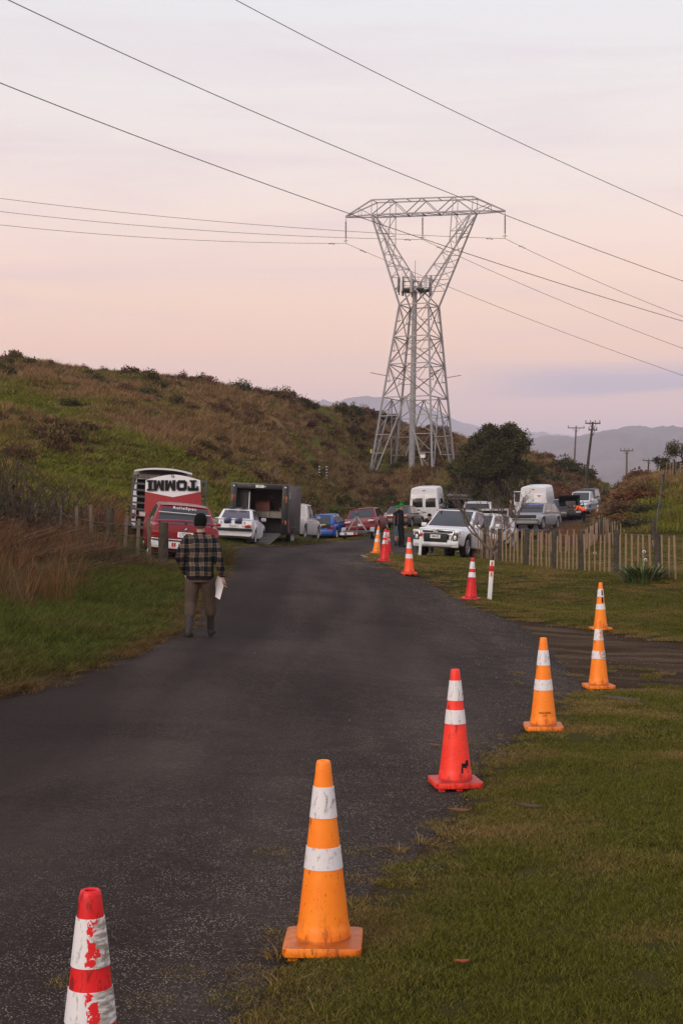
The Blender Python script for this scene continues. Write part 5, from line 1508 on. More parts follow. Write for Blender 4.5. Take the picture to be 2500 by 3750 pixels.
def patch(name, c, m, parent, uv=(0, 1, 0, 1), off=.006, bulge=0.0, n=4, thick=.006):
    """a thin curved pane on the bilinear face c = (bl, br, tr, tl)"""
    bl, br, tr, tl = [Vector(p) for p in c]
    nrm = (br - bl).cross(tl - bl).normalized()
    def pt(u, v): return (bl * (1 - u) + br * u) * (1 - v) + (tl * (1 - u) + tr * u) * v
    V = []; Fc = []
    for layer in (0, 1):
        for j in range(n + 1):
            for i in range(n + 1):
                a, b = i / n, j / n
                u = uv[0] + (uv[1] - uv[0]) * a; v = uv[2] + (uv[3] - uv[2]) * b
                V.append(pt(u, v) + nrm * (off + bulge * (1 - (2 * a - 1) ** 2) * (1 - (2 * b - 1) ** 4) - (thick if layer else 0)))
    k = (n + 1) ** 2
    for j in range(n):
        for i in range(n):
            a = j * (n + 1) + i
            Fc.append((a, a + 1, a + n + 2, a + n + 1)); Fc.append((k + a, k + a + n + 1, k + a + n + 2, k + a + 1))
    edge = [i for i in range(n + 1)] + [j * (n + 1) + n for j in range(1, n + 1)] + [n * (n + 1) + i for i in range(n - 1, -1, -1)] + [j * (n + 1) for j in range(n - 1, 0, -1)]
    for i in range(len(edge)):
        a, b = edge[i], edge[(i + 1) % len(edge)]
        Fc.append((a, k + a, k + b, b))
    return mobj(name, V, Fc, m, parent, True, 50)
def greenhouse(e, W, rb, rt, ft, fb, belt, roof, pm, side=((.03, .46), (.52, .95)), tumble=.17, rear=(.07, .93, .12, .90), front=(.05, .95, .08, .92), roofm=None, rearw=True, wpost=None, lowin=.06, glass=None):
    G = glass or M['glass']
    wb, wt = W / 2 - lowin, W / 2 - tumble
    B = belt - .03
    c = {'rbl': (-wb, rb, B), 'rbr': (wb, rb, B), 'rtl': (-wt, rt, roof - .03), 'rtr': (wt, rt, roof - .03), 'fbl': (-wb, fb, B), 'fbr': (wb, fb, B), 'ftl': (-wt, ft, roof - .03), 'ftr': (wt, ft, roof - .03)}
    # cabin shell with a crowned roof
    secs = []
    for t_ in (0.0, 1.0):
        pass
    V = [c[k] for k in ('rbl', 'rbr', 'fbr', 'fbl', 'rtl', 'rtr', 'ftr', 'ftl')]
    Fc = [(0, 1, 2, 3), (4, 7, 6, 5), (0, 4, 5, 1), (2, 6, 7, 3), (1, 5, 6, 2), (0, 3, 7, 4)]
    me_ = mesh('cabin', V, [f[::-1] for f in Fc], pm)
    bevel_mesh(me_, .065, 3)
    obj('cabin', me_, e)
    V = []; Fc = []
    nx, ny = 8, 8
    for j in range(ny + 1):
        for i in range(nx + 1):
            u, v = i / nx * 2 - 1, j / ny * 2 - 1
            V.append((wt * .98 * u * (1 - .02 * abs(v) ** 4), rt + (ft - rt) * (v + 1) / 2 * 1.0, roof - .03 + .045 * (1 - abs(u) ** 3) * (1 - .55 * abs(v) ** 3) + .002))
    for j in range(ny):
        for i in range(nx): a = j * (nx + 1) + i; Fc.append((a, a + 1, a + nx + 2, a + nx + 1))
    mobj('roof', V, Fc, roofm or pm, e, True)
    patch('windscreen', (c['fbr'], c['fbl'], c['ftl'], c['ftr']), G, e, front, .006, .015)
    if rearw: patch('rear_window', (c['rbl'], c['rbr'], c['rtr'], c['rtl']), G, e, rear, .006, .01)
    for a, b in side:
        patch('side_window', (c['rbr'], c['fbr'], c['ftr'], c['rtr']), G, e, (a, b, .10, .90), .006, .004)
        patch('side_window', (c['fbl'], c['rbl'], c['rtl'], c['ftl']), G, e, (1 - b, 1 - a, .10, .90), .006, .004)
    return c
def mirrors(e, W, y, z, m):
    for s in (-1, 1):
        me_ = mesh('mirror', *box_vf((0, 0, 0), (.20, .09, .14)), m); bevel_mesh(me_, .03, 2)
        o = obj('mirror', me_, e, (s * (W / 2 + .09), y, z))
        box('mirror_glass', (0, -.047, 0), (.15, .006, .10), M['lamp'], o)
def number_plate(e, s, y, z, front=False, w=.36, h=.125, x=0.0, rx=0):
    o = box('number_plate', (x, y, z), (w, .012, h), M['plate'], e)
    o.rotation_euler = (R(rx), 0, math.pi if front else 0)
    text(o, s, h * .95, (0, -.008, 0), (R(90), 0, 0), M['ink'], .95, .0006, scl=(w * .90 / (len(s) * h * .95 * .66), 1, 1))
    return o
def vehicle(name, px, d, rz, label, z=None, dz=0.0, cat='car', group=None, ref='centre', L=4.3):
    """place by photo column and depth of the near end"""
    a = R(rz)
    fw = Vector((-math.sin(a), math.cos(a), 0))
    p = Vector((PX(px, d), d, 0))
    if ref == 'rear': p = p + fw * L / 2
    if ref == 'front': p = p - fw * L / 2
    rt_ = Vector((math.cos(a), math.sin(a), 0))
    zs = [gnd(*(p + fw * i * L * .3 + rt_ * j * .7)[:2]) for i in (-1, 1) for j in (-1, 1)]
    zc = (sum(zs) / 4) if z is None else z
    e = empty(name, (p.x, p.y, zc + dz), a, label, cat, group)
    pitch = math.atan2((zs[2] + zs[3] - zs[0] - zs[1]) / 2, L * .6)
    roll = math.atan2((zs[1] + zs[3] - zs[0] - zs[2]) / 2, 1.4)
    if z is None:
        e.rotation_mode = 'QUATERNION'
        e.rotation_quaternion = Matrix.Rotation(a, 3, 'Z').to_quaternion() @ Matrix.Rotation(pitch, 3, 'X').to_quaternion() @ Matrix.Rotation(-roll, 3, 'Y').to_quaternion()
    return e
def lens(name, e, c, s, m, bev=.015): return box(name, c, s, m, e, min(bev, min(s) * .4))

CW = (0.72, 0.72, 0.735)
# --- red saloon seen from behind (near left)
L, W = 4.32, 1.66
e = vehicle('saloon_car', 668, 33.5, 10, 'red two-door saloon with rear wing seen from behind on the left', ref='rear', L=L)
red = paint((0.20, 0.005, 0.010), 'red_car_paint', .025)
ax = (-L / 2 + .82, -L / 2 + .82 + 2.57)
prof = [(-L / 2, .86), (-L / 2 + .05, .955), (-L / 2 + .75, .97), (0.9, .93), (1.0, .92), (L / 2 - .25, .80), (L / 2, .70)]
obj('body', body_mesh(L, W, prof, .22, ax, .345, .30, .09, .03, .045, .03, mt=red), e)
greenhouse(e, W, -L / 2 + .62, -L / 2 + 1.12, .30, .98, .95, 1.38, red, ((.20, .52), (.56, .93)), .22)
wheels(e, ax, W, .30, .2, .19, 8)
mirrors(e, W, .75, .98, red)
yb = -L / 2
lens('boot_panel', e, (0, yb - .004, .74), (1.30, .02, .30), red)
for s in (-1, 1):
    o = lens('tail_light', e, (s * .60, yb - .012, .74), (.34, .03, .15), M['redlens'])
    lens('reversing_lens', o, (-s * .1, -.008, -.02), (.12, .025, .10), M['lamp'])
o = lens('bumper', e, (0, yb - .06, .50), (W - .06, .20, .19), M['whitepaint'], .04)
lens('bumper_strip', o, (0, -.08, .12), (W - .08, .10, .05), M['chrome'], .015)
me_ = mesh('sponsor_logo', *box_vf((0, 0, 0), (.07, .004, .11)), M['redpaint'])
for s in (-1, 1):
    q = MB(); q.add([(0, 0, .055), (s * .042, 0, .055), (s * .042, 0, 0), (s * .042, 0, -.02), (0, 0, -.055)], [(0, 1, 2, 3, 4) if s < 0 else (4, 3, 2, 1, 0)])
    q2 = q.build('sponsor_logo', M['redpaint'], o); q2.location = (-.26 + s * .006, -.105, 0)
text(o, 'W\u00dcRTH', .105, (.04, -.104, -.005), (R(90), 0, 0), M['ink'], 1.0, .003)
number_plate(e, 'LTQ842', yb - .03, .745)
def roundel(parent, loc, r, rx=90):
    o = empty('badge', loc); o.parent = parent; o.rotation_euler = (R(rx), 0, 0)
    q = MB(); q.lathe([(r, -.004), (r, .004), (0, .005)], 24); q.build('badge_rim', M['ink'], o, True, 40)
    for k in range(4):
        q = MB(); V = [(0, 0, .008)] + [(r * .68 * math.cos(R(90 * k + 15 * j)), r * .68 * math.sin(R(90 * k + 15 * j)), .008) for j in range(7)]
        q.add(V, [tuple(range(8))]); q.build('badge_quarter', M['whitepaint'] if k % 2 == 0 else M['blue'], o)
    return o
M['blue'] = simple('sky_blue', (0.05, 0.18, 0.45), 0.4)
roundel(e, (0, yb - .02, .885), .042)
# rear wing
w_ = MB(); secs = []
for x in np.linspace(-.70, .70, 15):
    z0 = 1.02 + .045 * (1 - (x / .70) ** 2); secs.append([(x, yb + .02, z0), (x, yb + .06, z0 + .03), (x, yb + .26, z0 + .02), (x, yb + .26, z0), (x, yb + .06, z0 - .012)])
w_.add(*loft(secs)); wing = w_.build('rear_wing', red, e, True, 40)
box('wing_post', (0, yb + .12, .99), (.06, .12, .09), red, wing); box('wing_post', (-.62, yb + .14, .99), (.03, .14, .09), red, wing); box('wing_post', (.62, yb + .14, .99), (.03, .14, .09), red, wing)
# window banner and wiper strip
text(e, 'RalleSpec', .13, (0.0, -L / 2 + .97, 1.318), (R(42), 0, 0), M['whitepaint'], 1.15, .0)
box('window_strip', (0, -L / 2 + .875, 1.20), (1.25, .012, .014), M['whitepaint'], e, 0, (R(42), 0, 0))
lens('exhaust', e, (-.45, yb + .02, .30), (.08, .2, .06), M['steelgrey'])

# --- car trailer with upright ramps, and the lettered bonnet leaning on it
e = vehicle('car_trailer', 607, 39.6, 8, 'grey steel car trailer with slatted ramps folded upright behind the red saloon', ref='rear', L=4.0, cat='trailer')
box('deck', (0, 0, .52), (1.95, 4.0, .08), M['steelgrey'], e, .01)
for s in (-1, 1):
    rp_ = empty('ramp', (s * .80, -2.0, .55)); rp_.parent = e
    hgt = 1.42
    for k in (-1, 1): box('ramp_rail', (k * .21, 0, hgt / 2), (.045, .07, hgt), M['steelgrey'], rp_)
    for k in range(8): box('ramp_slat', (0, 0, .12 + k * .178), (.40, .06, .055), M['steelgrey'], rp_)
    box('mudguard', (s * 1.08, 0, .60), (.24, 1.5, .05), M['steelgrey'], e, .01)
wheels(e, (-.38, .38), 2.36, .29, .18, .18, 6)
e.name = 'car_trailer'
bn = empty('car_bonnet', P(634, 1960, 39.0), R(6), 'red and white car bonnet propped upright, lettered TOMMI upside down', 'bonnet')
gz_ = gnd(*bn.location[:2]); bn.location.z = gz_ + .75
bh, bw2 = 1.28, .79
def outline(v): return 1.0 - .10 * v - .0 if v < .82 else (0.905 - 1.05 * (v - .82) ** 1.15 * 2.6)
V = []; Fc = []; nx, ny = 14, 20
wpat = []
for lay in (0, 1):
    for j in range(ny + 1):
        v = j / ny
        for i in range(nx + 1):
            u = i / nx * 2 - 1
            top = bh * (1 - .12 * abs(u) ** 1.6)
            V.append((bw2 * u * (1 - .06 * v), -.05 * (1 - u * u) * (1 - .3 * v) + (0.02 if lay else 0), top * v))
kk = (nx + 1) * (ny + 1); fm = []
for j in range(ny):
    for i in range(nx):
        a = j * (nx + 1) + i
        Fc.append((a, a + 1, a + nx + 2, a + nx + 1)); Fc.append((kk + a, kk + a + nx + 1, kk + a + nx + 2, kk + a + 1))
edge = [i for i in range(nx + 1)] + [j * (nx + 1) + nx for j in range(1, ny + 1)] + [ny * (nx + 1) + i for i in range(nx - 1, -1, -1)] + [j * (nx + 1) for j in range(ny - 1, 0, -1)]
for i in range(len(edge)):
    a, b = edge[i], edge[(i + 1) % len(edge)]; Fc.append((a, kk + a, kk + b, b))
t = NT('red_and_white_bonnet_paint'); v = t.coord(); sp_ = t.n('ShaderNodeSeparateXYZ', {0: v})
lim = t.math('SUBTRACT', t.math('ADD', t.math('MULTIPLY', t.math('ABSOLUTE', sp_.outputs['X']), 0.20), 0.66), sp_.outputs['Z'])
t.set(base=t.mix(t.rng(lim, -.003, .003), (0.74, 0.74, 0.76), (0.30, 0.007, 0.013)), rough=0.4, spec=.5, coat=.4)
pn = mobj('panel', V, Fc, t.m, bn, True, 40)
def block_letters(parent, word, hgt, wid, gap, z0, yq, m, grow_=0.0, dy=0.0):
    st = .30 * hgt
    n = len(word); tot = n * wid + (n - 1) * gap - (wid * .55 if 'I' in word else 0)
    x = tot / 2                                   # the word stands on its head, so it runs from right to left
    for ch in word:
        w = wid * .45 if ch == 'I' else wid
        q = MB(); g_ = grow_
        def rect(u0, v0, u1, v1):                 # u to the letter's right, v up in the letter's own frame
            q.add([(x - a_ , 0, z0 - b_) for a_, b_ in ((u0 - g_, v0 - g_), (u1 + g_, v0 - g_), (u1 + g_, v1 + g_), (u0 - g_, v1 + g_))], [(0, 1, 2, 3)])
        if ch == 'T': rect(0, hgt - st * .75, w, hgt); rect(w / 2 - st / 2, 0, w / 2 + st / 2, hgt); rect(w / 2 - st, 0, w / 2 + st, st * .35); rect(0, hgt - st * 1.3, st * .35, hgt); rect(w - st * .35, hgt - st * 1.3, w, hgt)
        elif ch == 'I': rect(w / 2 - st / 2, 0, w / 2 + st / 2, hgt); rect(w / 2 - st, 0, w / 2 + st, st * .35); rect(w / 2 - st, hgt - st * .35, w / 2 + st, hgt)
        elif ch == 'O':
            c = st * .7
            ou = [(c, 0), (w - c, 0), (w, c), (w, hgt - c), (w - c, hgt), (c, hgt), (0, hgt - c), (0, c)]
            k_ = st * .8; inn = [(k_ + c * .3, k_), (w - k_ - c * .3, k_), (w - k_, k_ + c * .3), (w - k_, hgt - k_ - c * .3), (w - k_ - c * .3, hgt - k_), (k_ + c * .3, hgt - k_), (k_, hgt - k_ - c * .3), (k_, k_ + c * .3)]
            ou = [(a_ + (g_ if a_ > w / 2 else -g_), b_ + (g_ if b_ > hgt / 2 else -g_)) for a_, b_ in ou]; inn = [(a_ - (g_ if a_ > w / 2 else -g_), b_ - (g_ if b_ > hgt / 2 else -g_)) for a_, b_ in inn]
            q.add([(x - a_, 0, z0 - b_) for a_, b_ in ou + inn], [(i, (i + 1) % 8, 8 + (i + 1) % 8, 8 + i) for i in range(8)])
        else:
            k_ = st * .8
            rect(0, 0, k_, hgt); rect(w - k_, 0, w, hgt)
            for s_ in (0, 1):
                pts = [(0, hgt), (k_, hgt), (w / 2 + k_ * .28, hgt * .28), (w / 2 - k_ * .28, hgt * .1), (w / 2 - k_ * .6, hgt * .1)]
                pts = [(k_ * .2 - g_, hgt + g_), (k_ * 1.1 + g_, hgt + g_), (w / 2 + g_, hgt * .45), (w / 2 + g_, hgt * .02 - g_), (w / 2 - g_ * .5 - k_ * .15, hgt * .02 - g_)]
                q.add([(x - (a_ if s_ == 0 else w - a_), 0, z0 - b_) for a_, b_ in pts], [(0, 1, 2, 3, 4)])
        o = q.build('lettering', m, parent); o.location = (0, yq + dy, 0)
        sm = o.modifiers.new('t', 'SOLIDIFY'); sm.thickness = .002
        x -= w + gap
block_letters(bn, 'TOMMI', .27, .265, .045, 1.115, -.062, M['ink'])
block_letters(bn, 'TOMMI', .27, .265, .045, 1.115, -.058, M['steelgrey'], .014)
roundel(bn, (-.01, -.06, 1.235), .04)

# --- white van with raised tailgate behind the trailer
def van_body(L, W, H, prof, clear, axles, ra, rw, mt, tumble=.14, nose=.07):
    ys = set(np.linspace(-L / 2, L / 2, 40).tolist())
    for a in axles:
        for k in range(13): ys.add(a - ra * math.cos(math.pi * k / 12))
    yy = sorted(ys); secs = []
    for y in yy:
        zt = float(np.interp(y, [p[0] for p in prof], [p[1] for p in prof])); u = abs(y) / (L / 2)
        w = W / 2 * (1 - (nose if y > 0 else .015) * u ** 8)
        zb = clear
        for a in axles:
            if abs(y - a) < ra: zb = max(zb, rw + math.sqrt(max(0, ra * ra - (y - a) ** 2)))
        Hh = zt - zb
        fr = max(0, (zt - 1.0) / (H - 1.0))
        tb_ = tumble * fr
        half_ = [(0, zb), (w - .06, zb), (w - .01, zb + .05), (w, zb + Hh * .2), (w, zb + Hh * .42), (w - tb_ * .45, zb + Hh * .75), (w - tb_ * .85, zt - .12), (w - tb_ - .05, zt - .035), (w - tb_ - .16, zt), (w * .4, zt + .02), (0, zt + .025)]
        secs.append([(x, y, z) for x, z in half_] + [(-x, y, z) for x, z in half_[-2:0:-1]])
    return mesh('body', *loft(secs), mt, True, 34)
wp_ = paint(CW, 'white_van_paint', .07)
L, W, H = 4.7, 1.78, 2.15
e = vehicle('van', 582, 42.6, 8, 'white van with its tailgate raised behind the lettered bonnet', ref='rear', L=L, cat='van')
ax = (-L / 2 + .95, L / 2 - .75)
obj('body', van_body(L, W, H, [(-L / 2, H), (L / 2 - 1.2, H), (L / 2 - .35, 1.25), (L / 2, .95)], .25, ax, .38, .33, wp_), e)
wheels(e, ax, W, .33)
lens('load_opening_shade', e, (0, -L / 2 - .006, 1.28), (1.46, .02, 1.45), M['dark'])  # near-black sheet on the closed body, painted for the shade inside the van
tg = empty('tailgate', (0, -L / 2 + .03, H + .02)); tg.parent = e; tg.rotation_euler = (R(-4), 0, 0)
V = []; Fc = []
for lay in (0, 1):
    for j in range(7):
        for i in range(13):
            u, v_ = i / 12 * 2 - 1, j / 6
            V.append((u * (.86 - .03 * v_), -1.25 * v_, (.10 * (1 - abs(u) ** 2.2) - .10 * v_ ** 3 * .4) + (-.05 if lay else 0)))
for j in range(6):
    for i in range(12):
        a = j * 13 + i; Fc += [(a, a + 1, a + 14, a + 13)[::-1], (91 + a, 91 + a + 13, 91 + a + 14, 91 + a + 1)[::-1]]
for i in range(12): Fc += [(i, i + 1, 91 + i + 1, 91 + i), (78 + i, 78 + i + 1, 91 + 78 + i + 1, 91 + 78 + i)]
for j in range(6): Fc += [(j * 13, j * 13 + 13, 91 + j * 13 + 13, 91 + j * 13), (j * 13 + 12, j * 13 + 25, 91 + j * 13 + 25, 91 + j * 13 + 12)]
mobj('tailgate_shell', V, Fc, wp_, tg, True, 40)
box('tailgate_lining', (0, -.62, -.005), (1.45, 1.05, .03), M['steelgrey'], tg, .01)
for s in (-1, 1):
    bar('gas_strut', (s * .74, -L / 2 - .02, 1.55), (s * .74, -L / 2 - .72, H - .02), .03, M['steelgrey'], e)
    o = lens('tail_light', e, (s * .82, -L / 2 - .012, 1.02), (.13, .04, .42), M['redlens']); lens('clear_lens', o, (0, -.015, 0), (.12, .025, .10), M['lamp'])
lens('bumper', e, (0, -L / 2 - .05, .45), (W - .05, .16, .22), M['plastic'], .04)

# --- white rally saloon with blue stripes
L, W = 3.98, 1.60
e = vehicle('rally_car', 849, 54.6, -4, 'white boxy two-door rally car with twin blue stripes seen from behind', ref='rear', L=L)
wh = paint(CW, 'white_car_paint', .06); nav = simple('navy_paint', (0.012, 0.022, 0.085), .35, .5, coat=.4)
ax = (-L / 2 + .78, -L / 2 + .78 + 2.41)
prof = [(-L / 2, .86), (-L / 2 + .04, .95), (-L / 2 + .62, .985), (.75, .93), (L / 2 - .12, .82), (L / 2, .72)]
obj('body', body_mesh(L, W - .04, prof, .22, ax, .34, .30, .06, .02, .04, .07, mt=wh), e)
c = greenhouse(e, W - .06, -L / 2 + .58, -L / 2 + 1.12, .10, .72, .96, 1.40, wh, ((.12, .48), (.53, .94)), .20, rear=(.09, .91, .14, .88), glass=simple('pale_glass', (.10, .09, .12), .12, .6))
wheels(e, ax, W + .06, .30, .21, .185, 8, M['rimw'])
mirrors(e, W - .05, .52, 1.0, wh)
yb = -L / 2
for s in (-1, 1):
    lens('stripe', e, (s * .21, yb + .31, 1.006), (.27, .58, .02), nav, .002).rotation_euler = (R(3), 0, 0)
    lens('stripe', e, (s * .21, yb - .03, .905), (.27, .03, .21), nav, .002)
    lens('stripe', e, (s * .21, -.45, 1.448), (.27, 1.1, .008), nav, .002)
    o = lens('tail_light', e, (s * .60, yb - .02, .71), (.27, .04, .12), M['redlens']); lens('indicator', o, (s * .10, -.006, 0), (.06, .03, .11), M['amber'])
    lens('boot_catch', e, (s * .45, yb - .01, .83), (.025, .02, .10), M['ink'], .004)
mb = MB(); secs = [[(x, yb - .02, .965), (x, yb + .12, 1.005), (x, yb + .18, 1.0), (x, yb + .12, .96)] for x in (-.70, 0, .70)]; mb.add(*loft(secs)); mb.build('boot_spoiler', wh, e, True, 40)
for s in (-1, 1): lens('stripe', e, (s * .21, yb + .045, .990), (.27, .17, .026), nav, .002).rotation_euler = (R(15), 0, 0)
lens('bumper', e, (0, yb - .06, .575), (W - .08, .12, .10), M['plastic'], .02)
lens('rear_valance', e, (0, yb + .01, .47), (W - .18, .04, .10), wh)
number_plate(e, 'FAQ218', yb - .03, .70)
mobj('tow_mark', [(.36, yb - .02, .72), (.44, yb - .02, .72), (.40, yb - .02, .665)], [(0, 2, 1)], M['redpaint'], e)
for s in (-1, 1): lens('mud_flap', e, (s * .66, ax[0] - .38, .27), (.30, .015, .32), M['plastic'], .004)
lens('side_band', e, (W / 2 - .045, -.3, .62), (.012, 1.5, .26), nav, .003)

# --- black enclosed trailer
L, W, H = 4.6, 2.38, 2.42
e = vehicle('enclosed_trailer', 943, 58.0, -4.8, 'black enclosed race trailer with its rear ramp lowered, workshop inside', ref='rear', L=L, cat='trailer')
t = NT('black_trailer_panel'); v = t.coord(); n = t.noise(v, 3.5, 5, .6)
t.set(base=t.mix(t.rng(n, .35, .7), (.030, .027, .026), (.055, .046, .042)), rough=.35, spec=.5); bt_ = t.m
blk = simple('black_frame', (.010, .011, .011), .45, .4)
zf, zt = .44, H
yb, yf = -L / 2, L / 2
box('floor', (0, 0, zf + .03), (W, L, .10), blk, e)
o = box('side_wall', (W / 2 - .025, 0, (zf + zt) / 2), (.05, L, zt - zf), bt_, e, .008)
for k in range(9): box('panel_seam', (.027, -L / 2 + .26 + k * .51, 0), (.006, .012, zt - zf - .1), blk, o)
box('side_wall', (-W / 2 + .025, 0, (zf + zt) / 2), (.05, L, zt - zf), bt_, e, .008)
box('front_wall', (0, yf - .03, (zf + zt) / 2), (W - .1, .06, zt - zf), simple('trailer_lining', (.10, .085, .075), .7), e)
o = box('roof', (0, 0, zt + .01), (W, L, .06), bt_, e, .02)
box('roof_trim', (W / 2 - .02, 0, 0), (.06, L, .075), M['galvd'], o)
for k in range(6): box('rivet', (W / 2 + .012, -1.9 + k * .75, 0), (.02, .03, .03), M['ink'], o)
for s in (-1, 1):
    p_ = box('rear_post', (s * (W / 2 - .13), yb - .01, (zf + zt) / 2), (.26, .07, zt - zf), blk, e, .01)
    for (dx, zz_, hh_, mt_) in ((.05, .42, .24, M['amber']), (-.05, .42, .24, M['redlens']), (.05, -.52, .18, M['amber']), (-.05, -.52, .14, M['redlens'])):
        lens('marker_lamp', p_, (s * dx, -.042, zz_), (.028, .02, hh_), mt_, .005)
    q = MB(); q.lathe([(.04, 0), (.04, -.02), (0, -.025)], 14, 'y'); q2 = q.build('white_lamp', M['lamp'], p_, True); q2.location = (0, -.036, .90)
lens('red_reflector', e, (W / 2 - .05, yb - .055, .88), (.05, .02, .07), M['redlens'])
hd = box('header', (0, yb - .005, zt - .09), (W - .5, .07, .19), blk, e, .008)
number_plate(hd, 'C257C', -.045, .015, w=.33, h=.11)
box('step_lamp', (-.42, -.04, .02), (.18, .015, .03), M['steelgrey'], hd); box('roof_lamp', (.22, -.04, .01), (.04, .02, .05), M['lamp'], hd)
box('partition', (-W / 2 + .50, yb + .35, (zf + zt) / 2 - .1), (.55, .05, zt - zf - .25), simple('dark_panel', (.020, .018, .016), .6), e)
box('door_edge', (-W / 2 + .73, yb + .30, 1.45), (.03, .05, 1.3), M['whitepaint'], e)
bench = box('workbench', (.28, yb + 1.6, 1.20), (1.40, .55, .26), simple('bench_front', (.34, .30, .25), .6), e, .01)
for k in (-1, 0, 1): box('drawer_gap', (k * .47, -.28, 0), (.015, .02, .24), blk, bench)
box('bench_top', (0, 0, .15), (1.46, .6, .04), M['galvd'], bench)
for k in (-.64, .64): box('bench_leg', (k, 0, -.42), (.05, .5, .6), blk, bench)
box('back_panel', (.1, yb + 2.0, 1.5), (1.7, .03, 1.4), simple('back_board', (.085, .060, .045), .7), e)
box('cupboard', (.1, yb + 1.9, .80), (1.7, .03, .62), simple('cupboard_front', (.045, .032, .025), .7), e)
mb = MB(); mb.tube([(.75, yb + .9, 1.5), (.95, yb + .5, .62)], .012, 5); mb.build('broom_handle', M['galv'], e)
rp_ = empty('rear_ramp', (0, yb - .05, zf)); rp_.parent = e
rmp = mobj('ramp_plate', [(-W / 2 + .2, 0, .02), (W / 2 - .25, 0, .02), (W / 2 - .52, -1.55, -.42), (-W / 2 + .2, -1.55, -.42), (-W / 2 + .2, 0, -.04), (W / 2 - .25, 0, -.04), (W / 2 - .52, -1.55, -.45), (-W / 2 + .2, -1.55, -.45)], [(0, 3, 2, 1), (4, 5, 6, 7), (0, 1, 5, 4), (2, 3, 7, 6), (1, 2, 6, 5), (0, 4, 7, 3)], simple('ramp_tread', (.16, .135, .12), .7, var=.3, sc=20, bump=.5), rp_)
for k in range(7): bar('ramp_rib', (-W / 2 + .22, -.2 * (k + .5), .025 - .44 * .2 * (k + .5) / 1.55), (W / 2 - .27 - .27 * .2 * (k + .5) / 1.55, -.2 * (k + .5), .025 - .44 * .2 * (k + .5) / 1.55), .018, M['steelgrey'], rp_)
wheels(e, (-.70, -.02), W + .04, .32, .20, .2, 6)
for s in (-1, 1): lens('mudguard', e, (s * (W / 2 + .0), -.36, .69), (.06, 1.5, .05), blk, .01)
# side lettering worn white
text(e, 'G', .36, (W / 2 + .006, -L / 2 + .42, 2.0), (R(90), 0, R(90)), M['whitepaint'], 1, .006)
q = MB(); q.add([(W / 2 + .005, yb + .10, .95), (W / 2 + .005, yb + .50, .50), (W / 2 + .005, yb + .75, .50), (W / 2 + .005, yb + .20, 1.10)], [(0, 1, 2, 3)]); q.build('side_flash', simple('red_flash', (.35, .10, .09), .5), e)
bar('drawbar', (-.5, yf, .48), (0, yf + 1.2, .46), .09, M['steelgrey'], e); bar('drawbar', (.5, yf, .48), (0, yf + 1.2, .46), .09, M['steelgrey'], e)
# things inside the trailer
tcx = empty('tool_chest', e.matrix_basis @ Vector((.02, yb + 1.55, 1.372)), e.rotation_euler.z, 'red tool chest with drawers on the bench inside the black trailer', 'tool chest')
a_ = R(-4.8)
fw = Vector((-math.sin(a_), math.cos(a_), 0)); rt_ = Vector((math.cos(a_), math.sin(a_), 0))
tcx.location = Vector(e.location) + rt_ * (.02) + fw * (yb + 1.5) + Vector((0, 0, 1.372)); tcx.rotation_euler = (0, 0, a_)
box('chest_body', (0, 0, .20), (.62, .34, .40), simple('dark_red_enamel', (.22, .012, .016), .5), tcx, .01)
for k in range(5): box('drawer', (0, -.172, .05 + k * .055), (.58, .02, .03), M['rawwood'], tcx)
fan = empty('fan', Vector(e.location) + rt_ * .35 + fw * (yb + 1.75) + Vector((0, 0, 1.85)), a_, 'round fan on the back wall of the black trailer', 'fan')
q = MB(); q.lathe([(.16, -.03), (.17, 0), (.16, .03), (.14, .0)], 20, 'y', closed=True); q.build('fan_guard', M['steelgrey'], fan, True)
q = MB()
for k in range(4):
    w0 = R(90 * k); q.add([(0, 0, 0), (.13 * math.cos(w0), .02, .13 * math.sin(w0)), (.13 * math.cos(w0 + .6), -.02, .13 * math.sin(w0 + .6))], [(0, 1, 2)])
q.build('fan_blade', M['galvd'], fan)
q = MB(); q.tube([(0, .03, 0), (0, .2, -.1)], .02, 5); q.build('fan_arm', M['steelgrey'], fan)

